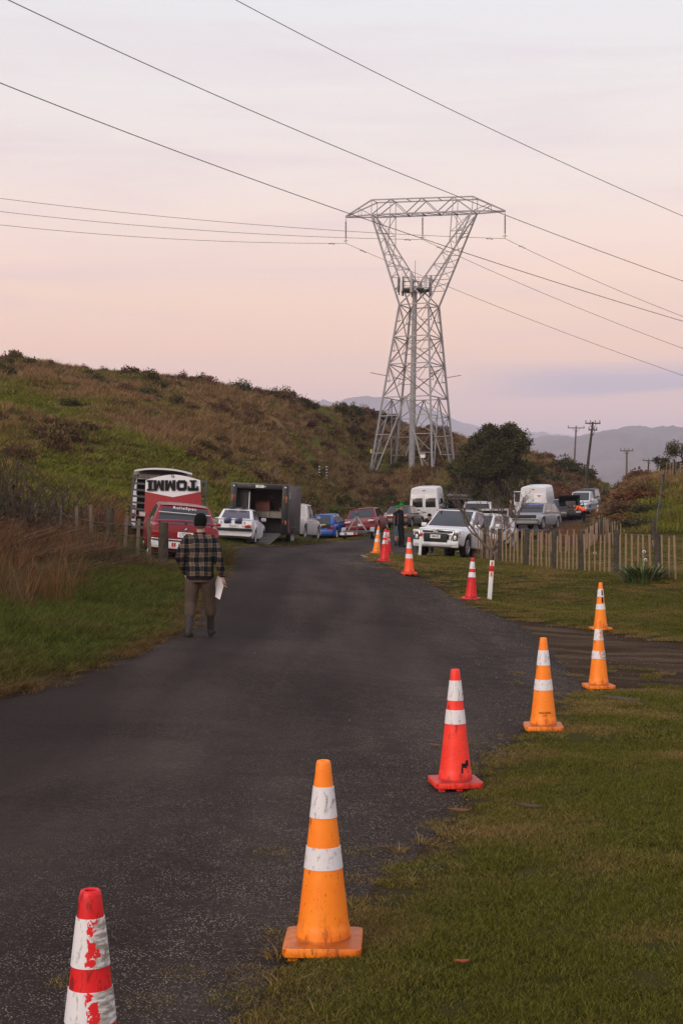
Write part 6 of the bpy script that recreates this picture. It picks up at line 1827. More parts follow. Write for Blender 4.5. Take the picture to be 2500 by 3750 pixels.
# --- generic modern cars
def modern(name, px, d, rz, label, col, L, W, H, kind, ref, clear=.20, r=.32, plate=None, hoodup=False, dz=0.0, z=None, rim=None, cat='car', glass=None, rr=.22, roofm=None, dirty=.08):
    e = vehicle(name, px, d, rz, label, ref=ref, L=L, dz=dz, z=z, cat=cat)
    pm = paint(col, name + '_paint', dirty)
    F_, Rr = L / 2, -L / 2
    if kind == 'ute':
        ax = (Rr + 1.22, F_ - .93); belt = .60 * H; hood = belt - .02
        prof = [(Rr, belt - .05), (Rr + .03, belt - .02), (-.62, belt), (1.30, belt + .01), (F_ - .45, belt - .09), (F_ - .10, belt - .20), (F_, belt - .36)]
        gh = (-.66, -.50, .42, 1.42); side = ((.06, .45), (.50, .92)); tumble = .20
    elif kind == 'suv':
        ax = (Rr + .90, F_ - .85); belt = .61 * H
        prof = [(Rr, belt - .10), (Rr + .05, belt), (.95, belt), (F_ - .35, belt - .12), (F_ - .05, belt - .22), (F_, belt - .34)]
        gh = (Rr + .04, Rr + .28, .35, 1.15); side = ((.06, .30), (.34, .60), (.64, .94)); tumble = .18
    elif kind == 'hatch':
        ax = (Rr + .72, F_ - .80); belt = .62 * H
        prof = [(Rr, belt - .12), (Rr + .05, belt), (.85, belt - .01), (F_ - .35, belt - .14), (F_ - .05, belt - .24), (F_, belt - .36)]
        gh = (Rr + .06, Rr + .62, .30, 1.05); side = ((.20, .52), (.56, .94)); tumble = .23
    else:   # saloon
        ax = (Rr + .98, F_ - .93); belt = .64 * H
        prof = [(Rr, belt - .10), (Rr + .05, belt + .01), (Rr + .55, belt + .02), (.85, belt - .01), (F_ - .35, belt - .13), (F_ - .05, belt - .24), (F_, belt - .36)]
        gh = (Rr + .48, Rr + 1.15, .30, 1.10); side = ((.16, .50), (.54, .94)); tumble = .23
    if hoodup:
        prof = [(y, zz_ if y < gh[3] - .08 else min(zz_, belt - .16)) for y, zz_ in prof]
    obj('body', body_mesh(L, W, prof, clear, ax, r + .055, r, .15, .09, .06, .035, mt=pm), e)
    c = greenhouse(e, W, *gh, belt, H, pm, side, tumble, glass=glass, roofm=roofm)
    wheels(e, ax, W, r, .22, rr, 6, rim)
    mirrors(e, W, gh[3] - .35, belt + .07, pm)
    for s in (-1, 1):
        o = lens('headlight', e, (s * (W / 2 - .25), F_ - .075, belt - .34), (.40, .14, .13), M['lamp'], .03)
        o.rotation_euler = (0, 0, -s * .18)
        lens('tail_light', e, (s * (W / 2 - .20), Rr - .004, belt - .19), (.34, .06, .16), M['redlens'], .02)
        for a0 in (-.2, .35): lens('door_handle', e, (s * (W / 2 + .002), a0 - .35, belt - .14), (.03, .17, .03), pm, .008)
    lens('rear_bumper', e, (0, Rr - .02, .45), (W - .10, .14, .24), pm, .04)
    lens('front_bumper', e, (0, F_ + .0, .42), (W - .16, .14, .26), pm, .05)
    lens('grille', e, (0, F_ + .012, belt - .42), (W * .52, .05, .16), M['plastic'], .02)
    if plate:
        number_plate(e, plate, Rr - .10 if ref == 'rear' else F_ + .08, belt - .34 if ref == 'rear' else .46, ref != 'rear')
    if hoodup:
        hb = empty('bonnet', (0, gh[3] - .02, belt - .02)); hb.parent = e; hb.rotation_euler = (R(58), 0, 0)
        hl = F_ - gh[3] - .05
        me_ = mesh('bonnet_panel', *box_vf((0, hl / 2, 0), (W - .22, hl, .03)), pm); bevel_mesh(me_, .012, 2); obj('bonnet_panel', me_, hb)
        box('bonnet_liner', (0, hl / 2, -.022), (W - .40, hl - .2, .02), M['dark'], hb)
        box('engine', (0, (F_ + gh[3]) / 2, belt - .15), (W * .6, hl * .6, .14), M['steelgrey'], e, .03)
        bar('bonnet_stay', (-W / 2 + .25, F_ - .25, belt - .15), (-W / 2 + .25, gh[3] + hl * .35, belt + hl * .55), .02, M['steelgrey'], e)
    return e, pm, belt
sil = (0.50, 0.48, 0.48)
# silver ute half hidden by the trailer
modern('double_cab_ute', 1026, 69.5, -11, 'silver double-cab ute parked just beyond the black trailer', sil, 5.3, 1.95, 1.86, 'ute', 'rear', .28, .38, rr=.26, cat='ute')
# blue and yellow hatchback
e, pm, belt = modern('hatchback', 1172, 79.3, -14, 'blue and yellow two-door rally hatchback between silver ute and maroon saloon', (0.012, 0.10, 0.42), 3.85, 1.66, 1.40, 'hatch', 'rear', .17, .30, rr=.21, rim=M['rimw'])
yel = simple('yellow_paint', (.72, .42, .12), .4, .4); lens('yellow_wing', e, (1.66 / 2 + .004, 1.35, .66), (.025, .80, .36), yel, .008)
lens('yellow_sill', e, (1.66 / 2 - .01, 0, .22), (.04, 1.5, .05), yel, .008)
lens('tail_panel', e, (0, -1.945, .78), (1.36, .03, .22), M['plastic']); lens('yellow_strip', e, (.12, -1.965, .86), (.55, .02, .06), simple('signal_yellow', (.75, .45, .02), .4), .004)
# maroon saloon
e, pm, belt = modern('saloon_car', 1321, 80.2, -11, 'maroon modern saloon parked behind the small bare trailer', (0.16, 0.003, 0.012), 4.8, 1.85, 1.47, 'saloon', 'rear', .20, .33, 'JCY42', rr=.23, dirty=.02)
for s in (-1, 1): lens('clear_lens', e, (s * .66, -2.445, belt - .15), (.34, .03, .09), M['lamp'], .01)
# small bare trailer in front of it
e = vehicle('light_trailer', 1306, 75.6, -8, 'small galvanised trailer with upright A-frame in front of the maroon saloon', ref='rear', L=2.2, cat='trailer')
bar('axle', (-.75, -.3, .34), (.75, -.3, .34), .07, M['galvd'], e); bar('chassis_rail', (-.5, -1.0, .42), (-.5, 1.1, .42), .07, M['galvd'], e); bar('chassis_rail', (.5, -1.0, .42), (.5, 1.1, .42), .07, M['galvd'], e)
bar('cross_rail', (-.75, -1.0, .46), (.75, -1.0, .46), .07, M['galvd'], e)
for s in (-1, 1): bar('a_frame_leg', (s * .5, -.9, .46), (0, -.9, 1.28), .06, M['galv'], e)
bar('a_frame_post', (0, -.9, .46), (0, -.9, 1.40), .07, M['steelgrey'], e); box('winch', (0, -.9, 1.42), (.16, .16, .18), M['steelgrey'], e, .02)
box('light_board', (-.45, -1.06, .34), (.9, .03, .14), M['plate'], e); box('board_reflector', (-.1, -1.08, .34), (.14, .02, .14), M['redpaint'], e); box('board_reflector', (-.6, -1.08, .34), (.12, .02, .1), M['redpaint'], e)
wheels(e, (-.3,), 1.72, .29, .17, .17, 5)
for s in (-1, 1):
    q = MB(); secs = []
    for k in range(9):
        w0 = R(20 + 140 * k / 8); secs.append([(s * .77 - .12, -.3 + .36 * math.cos(w0), .29 + .36 * math.sin(w0)), (s * .77 + .12, -.3 + .36 * math.cos(w0), .29 + .36 * math.sin(w0)), (s * .77 + .12, -.3 + .34 * math.cos(w0), .29 + .34 * math.sin(w0)), (s * .77 - .12, -.3 + .34 * math.cos(w0), .29 + .34 * math.sin(w0))])
    q.add(*loft(secs)); q.build('mudguard', M['galv'], e, True, 40)
# grey eighties saloon
e, pm, belt = modern('saloon_car', 1447, 87.5, -17, 'brownish grey angular old saloon behind the two standing men', (0.085, 0.072, 0.068), 4.5, 1.68, 1.39, 'saloon', 'rear', .22, .31, rr=.2)
lens('tail_light_strip', e, (0, -2.262, belt - .17), (1.55, .03, .14), M['redlens']); lens('chrome_strip', e, (0, -2.27, belt - .09), (1.58, .03, .025), M['chrome'], .005)
number_plate(e, 'XU42', -2.36, .42, x=.15, w=.30)

# --- high-roof vans
def tall_van(px, d, rz, label, L=5.6, W=1.98, H=2.62, windows=True, dark_side=False):
    e = vehicle('van', px, d, rz, label, ref='rear', L=L, cat='van')
    ax = (-L / 2 + 1.0, L / 2 - .95)
    obj('body', van_body(L, W, H, [(-L / 2, H - .06), (-L / 2 + .1, H), (L / 2 - 1.7, H), (L / 2 - 1.35, H - .15), (L / 2 - .75, 1.35), (L / 2 - .1, 1.02), (L / 2, .8)], .30, ax, .40, .34, wp_, .13), e)
    wheels(e, ax, W, .34, .22, .2, 6)
    yb = -L / 2
    for s in (-1, 1):
        o = box('rear_door', (s * .44, yb - .012, 1.30), (.86, .03, 1.72), wp_, e, .015)
        if windows:
            lens('window', o, (0, -.016, .30), (.68, .02, .62), M['glass'], .02)
        else:
            lens('pressed_panel', o, (0, -.014, -.02), (.66, .02, .95), wp_, .01)
        lens('door_handle', o, (-s * .36, -.022, -.34), (.16, .03, .05), M['plastic'], .01)
        lens('hinge', o, (s * .43, -.02, .6), (.06, .03, .08), wp_, .01); lens('hinge', o, (s * .43, -.02, -.3), (.06, .03, .08), wp_, .01)
        lens('tail_light', e, (s * (W / 2 - .06), yb - .018, .92), (.11, .05, .46), M['redlens'], .015)
        lens('clear_lens', e, (s * (W / 2 - .06), yb - .026, .86), (.10, .05, .10), M['lamp'], .01)
    lens('bumper', e, (0, yb - .06, .46), (W - .08, .16, .20), M['plastic'], .03)
    lens('side_moulding', e, (W / 2 + .004, 0, .72), (.02, L - 1.0, .07), M['plastic'], .005)
    bl, br = (W / 2 - .01, L / 2 - 1.75, 1.35), (W / 2 - .01, L / 2 - 1.0, 1.35)
    patch('side_window', (bl, br, (W / 2 - .12, L / 2 - 1.25, 1.95), (W / 2 - .10, L / 2 - 1.75, 1.95)), M['glass'], e, off=.012)
    lens('roof_lamp', e, (0, yb - .015, H - .20), (.2, .03, .05), M['redlens'], .01)
    return e
e = tall_van(1553, 96, -9, 'white high-roof minibus van with dark rear windows behind the white ute')
number_plate(e, 'BWT21', -2.85, .95, x=-.45, w=.34)
lens('badge_decal', e, (-.45, -2.83, 1.12), (.34, .02, .10), M['steelgrey'], .004)
patch('side_window', ((.985, -2.3, 1.45), (.985, .6, 1.45), (.90, .6, 2.05), (.90, -2.3, 2.05)), M['glass'], e, off=.015)
e2 = tall_van(1951, 100, -15, 'white high-roof panel van with red emblem and open driver door', windows=False, H=2.66)
q = MB(); 
for k in range(5):
    w0 = R(90 + 72 * k); w1 = R(90 + 72 * k + 36); w2 = R(90 + 72 * k - 36)
    q.add([(0, 0, 0), (.10 * math.cos(w0), 0, .10 * math.sin(w0)), (.05 * math.cos(w1), 0, .05 * math.sin(w1)), (.05 * math.cos(w2), 0, .05 * math.sin(w2))], [(0, 3, 1, 2)])
q.add([(-.28, 0, .05), (-.05, 0, .02), (-.05, 0, -.01)], [(0, 2, 1)]); q.add([(.28, 0, .05), (.05, 0, .02), (.05, 0, -.01)], [(0, 1, 2)])
o = q.build('emblem', M['redpaint'], e2); o.location = (.40, -2.845, 2.02)
dr = empty('driver_door', (-.98, 1.55, 0)); dr.parent = e2; dr.rotation_euler = (0, 0, R(-72))
q = MB(); q.box((0, -.5, .95), (.05, 1.0, .85)); q.box((0, -.03, 1.75), (.05, .06, .80)); q.box((0, -.97, 1.65), (.05, .06, .60)); q.box((0, -.5, 2.13), (.05, 1.0, .06)); q.build('door_shell', wp_, dr)
box('door_window', (0, -.5, 1.75), (.012, .90, .70), simple('clear_glass', (.05, .035, .03), .1, .5), dr)
# dark wagon with raised tailgate beside the first van
e, pm, belt = modern('estate_car', 1672, 99, -12, 'black estate car with raised tailgate right of the minibus van', (0.014, 0.014, 0.016), 4.6, 1.85, 1.75, 'suv', 'rear', .24, .35)
tg = box('raised_tailgate', (0, -2.5, 2.0), (1.45, 1.1, .06), pm, e, .02, (R(6), 0, 0)); box('load_space_shade', (0, -2.315, 1.25), (1.35, .03, .8), M['dark'], e)  # thin near-black slab stands in for the shade under the tailgate

# --- white ute facing the camera
L, W, H = 5.25, 1.82, 1.80
e, pm, belt = modern('double_cab_ute', 1592, 49.6, 158, 'white double-cab ute facing the camera on the grass by the fence', (0.74, 0.74, 0.755), L, W, H, 'ute', 'front', .36, .38, None, rr=.25, cat='ute')
yf = L / 2
lens('grille_panel', e, (0, yf + .035, belt - .22), (1.30, .05, .10), M['plastic'], .015)
for k in (-1, 1):
    lens('chrome_bar', e, (k * .36, yf + .065, belt - .205), (.62, .02, .022), M['chrome'], .006)
    o = lens('fog_housing', e, (k * .70, yf + .02, .62), (.17, .08, .30), M['plastic'], .02); lens('fog_lamp', o, (0, .035, .02), (.10, .04, .16), M['lamp'], .02)
    lens('headlight', e, (k * .68, yf - .02, belt - .24), (.36, .12, .10), M['lamp'], .02)
    lens('chrome_blade', e, (k * .60, yf + .055, .72), (.03, .03, .34), M['chrome'], .008).rotation_euler = (0, k * .25, 0)
    lens('roof_rail', e, (k * .60, 0.05, H + .04), (.04, 1.1, .05), M['plastic'], .01)
lens('lower_grille', e, (0, yf + .075, .62), (.86, .05, .30), M['plastic'], .02)
lens('skid_plate', e, (0, yf + .05, .34), (1.15, .12, .05), M['galv'], .015); lens('bumper_lower', e, (0, yf + .03, .41), (1.55, .14, .10), pm, .03)
number_plate(e, 'NMH682', yf + .115, .66, True)
for k in range(3):
    w0 = R(90 + 120 * k); q = MB(); r_ = .075
    cx_, cz_ = .052 * math.cos(w0), .052 * math.sin(w0)
    dx, dz_ = math.cos(w0), math.sin(w0)
    q.add([(0, 0, 0), (cx_ * .9 - dz_ * .03, 0, cz_ * .9 + dx * .03), (dx * .105, 0, dz_ * .105), (cx_ * .9 + dz_ * .03, 0, cz_ * .9 - dx * .03)], [(0, 1, 2, 3), (3, 2, 1, 0)])
    o = q.build('badge_diamond', M['chrome'], e); o.location = (0, yf + .10, belt - .22)
lens('sticker', e, (.52, 1.18, belt + .07), (.13, .012, .11), M['plate'], .002)
# --- cluster between ute and panel van
e, pm, belt = modern('hatchback', 1696, 60.5, 152, 'white hatchback parked tight behind the white ute', (0.70, 0.70, 0.71), 4.2, 1.74, 1.50, 'hatch', 'front', .20, .31)
e, pm, belt = modern('sports_utility_car', 1745, 80, -8, 'white sports utility car with red tail lights behind the bare tree', (0.70, 0.70, 0.72), 4.5, 1.82, 1.72, 'suv', 'rear', .24, .34)
e, pm, belt = modern('rally_car', 1806, 66.5, 176, 'white and blue rally car with its bonnet raised behind the fence', (0.66, 0.66, 0.68), 4.1, 1.72, 1.42, 'hatch', 'front', .20, .31, hoodup=True)
for s in (-1, 1):
    q = MB(); q.lathe([(.09, -.05), (.10, 0), (.09, .05), (0, .06)], 14, 'y'); o = q.build('red_lamp_pod', M['redpaint'], e, True); o.location = (s * .72, 2.0, .80)
lens('blue_bumper', e, (0, 2.09, .50), (.9, .06, .24), simple('rally_blue', (.015, .045, .25), .4), .02)
# silver coupe on a trailer
x, y = PX(1925, 72), 72.0
gzv = gnd(x, y)
tr_ = empty('car_trailer', (x, y, gzv), R(155), 'low dark car trailer carrying the silver hatchback behind the fence', 'trailer')
box('deck', (0, -1.6, .46), (1.95, 4.4, .09), M['steelgrey'], tr_, .01); wheels(tr_, (-1.9, -1.2), 2.2, .28, .18, .17, 5); bar('drawbar', (0, .6, .45), (0, 1.9, .45), .09, M['steelgrey'], tr_)
e, pm, belt = modern('hatchback', 1915, 71.5, 155, 'silver old boxy hatchback loaded on a trailer in front of the panel van', (0.30, 0.30, 0.31), 4.1, 1.64, 1.36, 'hatch', 'front', .22, .30, z=gzv, dz=.50)
lens('front_bumper_bar', e, (0, 2.08, .50), (1.55, .10, .10), M['steelgrey'], .02); lens('grille_bar', e, (0, 2.03, .66), (1.30, .08, .15), M['plastic'], .01)
lens('blue_sun_strip', e, (0, .62, 1.25), (1.15, .02, .08), simple('sun_strip', (.10, .12, .40), .4), .004)
# far cars up the road
e, pm, belt = modern('saloon_car', 2084, 104, 172, 'black car with its bonnet raised right of the panel van', (0.012, 0.012, 0.013), 4.5, 1.78, 1.42, 'saloon', 'front', .20, .31, hoodup=True)
e, pm, belt = modern('hatchback', 2032, 103.5, 165, 'dark car with open door half hidden behind the panel van', (0.10, 0.075, 0.07), 4.1, 1.72, 1.45, 'hatch', 'front', .20, .31)
box('open_door', (-.95, .55, .95), (.75, .05, .85), pm, e, .02, (0, 0, R(20)))
e, pm, belt = modern('double_cab_ute', 2110, 113, 160, 'white ute facing the camera far up the road', (0.70, 0.71, 0.73), 5.2, 1.82, 1.80, 'ute', 'front', .34, .37, cat='ute')
e, pm, belt = modern('sports_utility_car', 2133, 121, 162, 'dark grey sports utility car, farthest vehicle up the road', (0.06, 0.06, 0.065), 4.7, 1.9, 1.90, 'suv', 'front', .30, .36)
gt = vehicle('cage_trailer', 2160, 107, 160, 'low open trailer with dark rails beside the far white ute', ref='front', L=2.4, cat='trailer')
for zq in (.55, .85, 1.1):
    for s in (-1, 1): bar('rail', (s * .8, -1.2, zq), (s * .8, 1.2, zq), .045, M['steelgrey'], gt)
    bar('rail', (-.8, 1.2, zq), (.8, 1.2, zq), .045, M['steelgrey'], gt)
for sx in (-1, 1):
    for yy_ in (-1.2, 0, 1.2): bar('upright', (sx * .8, yy_, .45), (sx * .8, yy_, 1.12), .05, M['steelgrey'], gt)
box('tray_floor', (0, 0, .48), (1.6, 2.4, .06), M['galvd'], gt); wheels(gt, (0,), 1.9, .3, .18, .18, 5)

# ------------------------------------------------------------------ people
def ico(c, r, seg=12):
    V = []; Fc = []; n = seg; m = max(5, seg // 2)
    rx, ry, rz_ = (r, r, r) if not isinstance(r, (tuple, list)) else r
    for j in range(1, m):
        th = math.pi * j / m
        for i in range(n): V.append((c[0] + rx * math.sin(th) * math.cos(2 * math.pi * i / n), c[1] + ry * math.sin(th) * math.sin(2 * math.pi * i / n), c[2] + rz_ * math.cos(th)))
    V += [(c[0], c[1], c[2] + rz_), (c[0], c[1], c[2] - rz_)]
    for j in range(m - 2):
        for i in range(n): Fc.append((j * n + i, (j + 1) * n + i, (j + 1) * n + (i + 1) % n, j * n + (i + 1) % n))
    t_, b_ = len(V) - 2, len(V) - 1
    for i in range(n): Fc.append((t_, i, (i + 1) % n)); Fc.append((b_, (m - 2) * n + (i + 1) % n, (m - 2) * n + i))
    return V, Fc
class Blob:
    """overlapping closed shapes fused into one continuous skin"""
    def __init__(s): s.mb = MB()
    def ball(s, c, r): s.mb.add(*ico(c, r)); return s
    def limb(s, pts, rad, n=12):
        s.mb.tube(pts, rad, n)
        for p, r in zip(pts, rad): s.mb.add(*ico(p, r * .985))
        return s
    def rings(s, rg, n=20):
        """rg: (cx, cy, z, rx, ry)"""
        secs = [[(cx + rx * abs(math.cos(2 * math.pi * k / n)) ** .85 * (1 if math.cos(2 * math.pi * k / n) > 0 else -1), cy + ry * abs(math.sin(2 * math.pi * k / n)) ** .85 * (1 if math.sin(2 * math.pi * k / n) > 0 else -1), z) for k in range(n)] for cx, cy, z, rx, ry in rg]
        V, Fc = loft(secs); s.mb.add(V, [f[::-1] for f in Fc] if rg[-1][2] > rg[0][2] else Fc); return s
    def build(s, name, m, parent, vox=.012, smooth=4):
        o = mobj(name, s.mb.v, s.mb.f, m, None)
        bm = bmesh.new(); bm.from_mesh(o.data); bmesh.ops.recalc_face_normals(bm, faces=bm.faces); bm.to_mesh(o.data); bm.free()
        md = o.modifiers.new('r', 'REMESH'); md.mode = 'VOXEL'; md.voxel_size = vox; md.use_smooth_shade = True
        m2 = o.modifiers.new('s', 'SMOOTH'); m2.iterations = smooth; m2.factor = .5
        dg = bpy.context.evaluated_depsgraph_get()
        me_ = bpy.data.meshes.new_from_object(o.evaluated_get(dg))
        me_.materials.clear(); me_.materials.append(m)
        me_.polygons.foreach_set('use_smooth', [True] * len(me_.polygons)); me_.name = name
        bpy.data.objects.remove(o)
        return obj(name, me_, parent)
t = NT('plaid_flannel'); v = t.coord(); sp_ = t.n('ShaderNodeSeparateXYZ', {0: v})
wob = t.math('MULTIPLY', t.math('SUBTRACT', t.noise(v, 6, 3), .5), .06)
def stripe(sig, per, duty, ph):
    fr = t.math('FRACT', t.math('DIVIDE', t.math('ADD', t.math('ADD', sig, wob), ph), per))
    s_ = t.math('LESS_THAN', fr, duty)
    ed = t.math('ADD', t.math('LESS_THAN', t.math('ABSOLUTE', t.math('SUBTRACT', fr, .035)), .03), t.math('LESS_THAN', t.math('ABSOLUTE', t.math('SUBTRACT', fr, duty - .035)), .03))
    return s_, ed
xs_ = t.math('ADD', sp_.outputs['X'], t.math('MULTIPLY', sp_.outputs['Y'], .55))
a_, ea = stripe(xs_, .132, .46, 10.09); b_, eb = stripe(sp_.outputs['Z'], .132, .44, 0.02)
sm_ = t.math('ADD', a_, b_)
c1 = t.mix(t.math('MULTIPLY', sm_, .5), (.006, .008, .017), (.058, .050, .040))
c2 = t.mix(t.math('GREATER_THAN', sm_, 1.5), c1, (.128, .088, .062))
c3 = t.mix(t.math('MULTIPLY', t.math('ADD', ea, eb), t.math('MULTIPLY', sm_, .20)), c2, (.36, .27, .18))
wv = t.noise(v, 160, 2)
t.set(base=t.mix(t.rng(wv, .3, .7, 0, .35), c3, (.02, .018, .015)), rough=.95, spec=.1)
t.bump(t.math('ADD', t.noise(v, 9, 4), t.math('MULTIPLY', wv, .25)), .5, .02)
M['plaid'] = t.m
def cloth(name, col, sc=9, var=.35):
    t = NT(name); v = t.coord(); n = t.noise(v, sc, 4, .6); w = t.noise(v, 120, 2)
    t.set(base=t.mix(t.rng(n, .3, .7), col, tuple(c * (1 - var) for c in col)), rough=.92, spec=.12)
    t.bump(t.math('ADD', n, t.math('MULTIPLY', w, .2)), .6, .02)
    return t.m
M['khaki'] = cloth('brown_moleskin', (.098, .070, .055)); M['wool'] = cloth('black_wool', (.008, .007, .007), 40); M['boot'] = simple('rubber_boot', (.035, .030, .024), .6, .35, var=.4, sc=8, dirt=(.07, .055, .035), dirtamt=.08)
M['denim'] = cloth('blue_denim', (.10, .15, .20)); M['hivis'] = simple('hi_vis_orange', (1.0, .13, .03), .7, .3, var=.15); M['greenwool'] = cloth('green_wool', (.012, .22, .045), 30)
M['hair'] = simple('grey_brown_hair', (.12, .09, .07), .8, .2)

def hand(parent, m, wrist, dirv, side, curl=.5, s=1.0, name='hand'):
    """palm with four fingers and a thumb leaving its side"""
    b = Blob(); d = Vector(dirv).normalized(); a = Vector(side).normalized(); n = d.cross(a).normalized()
    w = Vector(wrist)
    for k in (-1, -.33, .33, 1): b.limb([w + a * .02 * k * s, w + d * .085 * s + a * .030 * k * s], [.015 * s, .014 * s], 8)
    for k, L in zip((-1, -.33, .33, 1), (.060, .075, .072, .058)):
        p0 = w + d * .085 * s + a * .030 * k * s
        p1 = p0 + (d * .8 + n * curl * .6) .normalized() * L * .5 * s; p2 = p1 + (d * .5 + n * curl * 1.4).normalized() * L * .45 * s
        b.limb([p0, p1, p2], [.0095 * s, .0088 * s, .0075 * s], 8)
    t0 = w + d * .03 * s - a * .03 * s; t1 = t0 + (d * .7 - a * .6 + n * .4).normalized() * .042 * s; t2 = t1 + (d * .9 + n * .5 + a * .1).normalized() * .034 * s
    b.limb([t0, t1, t2], [.013 * s, .011 * s, .0085 * s], 8)
    return b

# --- man in plaid shirt walking away (faces +Y)
mx, my = PX(733, 20.4), 20.4
mz = gnd(mx, my)
man = empty('person', (mx, my, mz), R(-4), 'person in plaid flannel shirt, black beanie and gumboots walking away with papers', 'person')
man.scale = (1.0, 1.0, 1.0)
# joints (x right, y forward)
hipL, hipR = Vector((-.09, 0, .92)), Vector((.09, 0, .92))
kneeL, ankL = Vector((-.135, .0, .50)), Vector((-.135, -.20, .13))       # left foot behind, toe down
kneeR, ankR = Vector((.125, .14, .51)), Vector((.115, .26, .11))
shL, shR = Vector((-.195, .0, 1.415)), Vector((.195, .0, 1.405))
elL, wrL = Vector((-.285, -.06, 1.15)), Vector((-.225, .09, .93))
elR, wrR = Vector((.275, -.05, 1.14)), Vector((.325, .03, .87))
b = Blob()
b.rings([(0, 0, .84, .15, .11), (0, 0, .95, .16, .115), (0, 0, 1.10, .145, .10), (0, .0, 1.28, .17, .115), (0, .0, 1.40, .165, .10), (0, .01, 1.46, .08, .07)])
b.limb([(0, .01, 1.42), (0, .035, 1.56)], [.062, .056])
b.ball((0, .055, 1.665), (.076, .095, .115)); b.ball((0, .075, 1.60), (.058, .075, .06))
b.ball((0, .155, 1.65), (.014, .02, .022)); b.ball((-.078, .045, 1.645), (.014, .025, .035)); b.ball((.078, .045, 1.645), (.014, .025, .035))
b.limb([hipL, kneeL, ankL], [.08, .045, .032]); b.limb([hipR, kneeR, ankR], [.08, .045, .032])
b.limb([shL, elL, wrL], [.055, .042, .028]); b.limb([shR, elR, wrR], [.055, .042, .028])
b.limb([ankL, ankL + Vector((0, .13, -.05))], [.04, .03]); b.limb([ankR, ankR + Vector((0, .16, -.06))], [.04, .03])
hR = hand(None, None, wrR, (.05, .12, -1), (-.25, 1, .1), .55, 1.05); b.mb.add(hR.mb.v, hR.mb.f)
hL = hand(None, None, wrL, (.3, .6, -.8), (.4, .8, .3), .6, 1.0); b.mb.add(hL.mb.v, hL.mb.f)
b.build('body', M['skin'], man, .0065, 3)
# shirt
b = Blob()
b.rings([(0, -.01, .885, .192, .14), (0, -.01, .95, .198, .145), (0, 0, 1.10, .192, .135), (0, 0, 1.25, .204, .14), (0, -.005, 1.37, .205, .125), (0, 0, 1.44, .15, .10), (0, .015, 1.485, .088, .082), (0, .022, 1.52, .078, .078)])
b.limb([shL + Vector((.03, 0, .0)), Vector((-.245, -.03, 1.28)), elL, (elL + wrL) / 2, wrL + Vector((0, -.015, .02))], [.088, .078, .068, .062, .056])
b.limb([shR + Vector((-.03, 0, .0)), Vector((.24, -.02, 1.28)), elR, (elR + wrR) / 2, wrR + Vector((0, -.01, .05))], [.088, .078, .068, .062, .056])
b.build('shirt', M['plaid'], man, .011, 5)
b = Blob(); b.rings([(0, .005, .835, .200, .142), (0, .005, .90, .203, .143), (0, 0, .96, .19, .13)]); b.build('undershirt', M['blackcloth'], man, .012, 2)
b = Blob()
b.rings([(0, 0, .80, .175, .13), (0, 0, .88, .185, .135), (0, 0, .98, .17, .12)])
b.limb([hipL + Vector((-.005, 0, -.06)), Vector((-.12, .0, .68)), kneeL, kneeL.lerp(ankL, .20), kneeL.lerp(ankL, .40)], [.114, .104, .088, .086, .084])
b.limb([hipR + Vector((.005, 0, -.06)), Vector((.115, .075, .68)), kneeR, kneeR.lerp(ankR, .20), kneeR.lerp(ankR, .38)], [.114, .104, .090, .088, .086])
b.build('trousers', M['khaki'], man, .012, 3)
for ank, tip_, nm in ((ankL, Vector((0, .17, -.085)), 'boot'), (ankR, Vector((0, .20, -.06)), 'boot')):
    b = Blob(); kn_ = kneeL if ank is ankL else kneeR; top_ = ank.lerp(kn_, .62)
    b.limb([top_, ank.lerp(kn_, .2), ank + Vector((0, -.01, .0))], [.060, .056, .054])
    b.limb([ank + Vector((0, -.02, -.035)), ank + tip_ * .5, ank + tip_], [.052, .050, .044])
    b.limb([ank + Vector((0, -.03, -.065)), ank + tip_ + Vector((0, .0, -.01))], [.04, .036])
    b.build(nm, M['boot'], man, .010, 2)
b = Blob(); b.rings([(0, .022, 1.605, .080, .088), (0, .030, 1.64, .090, .108), (0, .036, 1.68, .093, .111), (0, .04, 1.72, .090, .106), (0, .045, 1.765, .074, .088), (0, .05, 1.79, .045, .052), (0, .05, 1.797, .02, .02)]); b.build('beanie', M['wool'], man, .008, 2)
b = Blob(); b.rings([(0, .006, 1.575, .060, .055), (0, .012, 1.60, .070, .075), (0, .02, 1.63, .076, .086)]); b.build('hair', M['hair'], man, .009, 2)
# papers in the right hand: a folded sheet of its own
pa = empty('paper_sheets', man.matrix_basis @ Vector((0, 0, 0)), 0, 'folded white paper sheets held by the person in plaid', 'paper')
cq, sq = math.cos(R(-4)), math.sin(R(-4))
hp_ = wrR + Vector((-.045, .055, -.085))
pa.location = (mx + hp_.x * cq - hp_.y * sq, my + hp_.x * sq + hp_.y * cq, mz + hp_.z); pa.rotation_euler = (R(-8), R(9), R(-8))
V = []; Fc = []
for lay in (0, 1):
    for j in range(7):
        for i in range(4):
            u, v_ = i / 3 - .5, j / 6
            V.append((u * .115 * (1 + .08 * v_) - .03 * v_, .012 * math.sin(u * 4) + .01 * v_ * v_ + lay * .004, .075 - .285 * v_ + .045 * u * -1))
for j in range(6):
    for i in range(3):
        a = j * 4 + i; Fc += [(a, a + 1, a + 5, a + 4), (28 + a, 28 + a + 4, 28 + a + 5, 28 + a + 1)]
mobj('sheet', V, Fc, simple('paper', (.78, .77, .80), .7, .2, var=.06), pa, True)

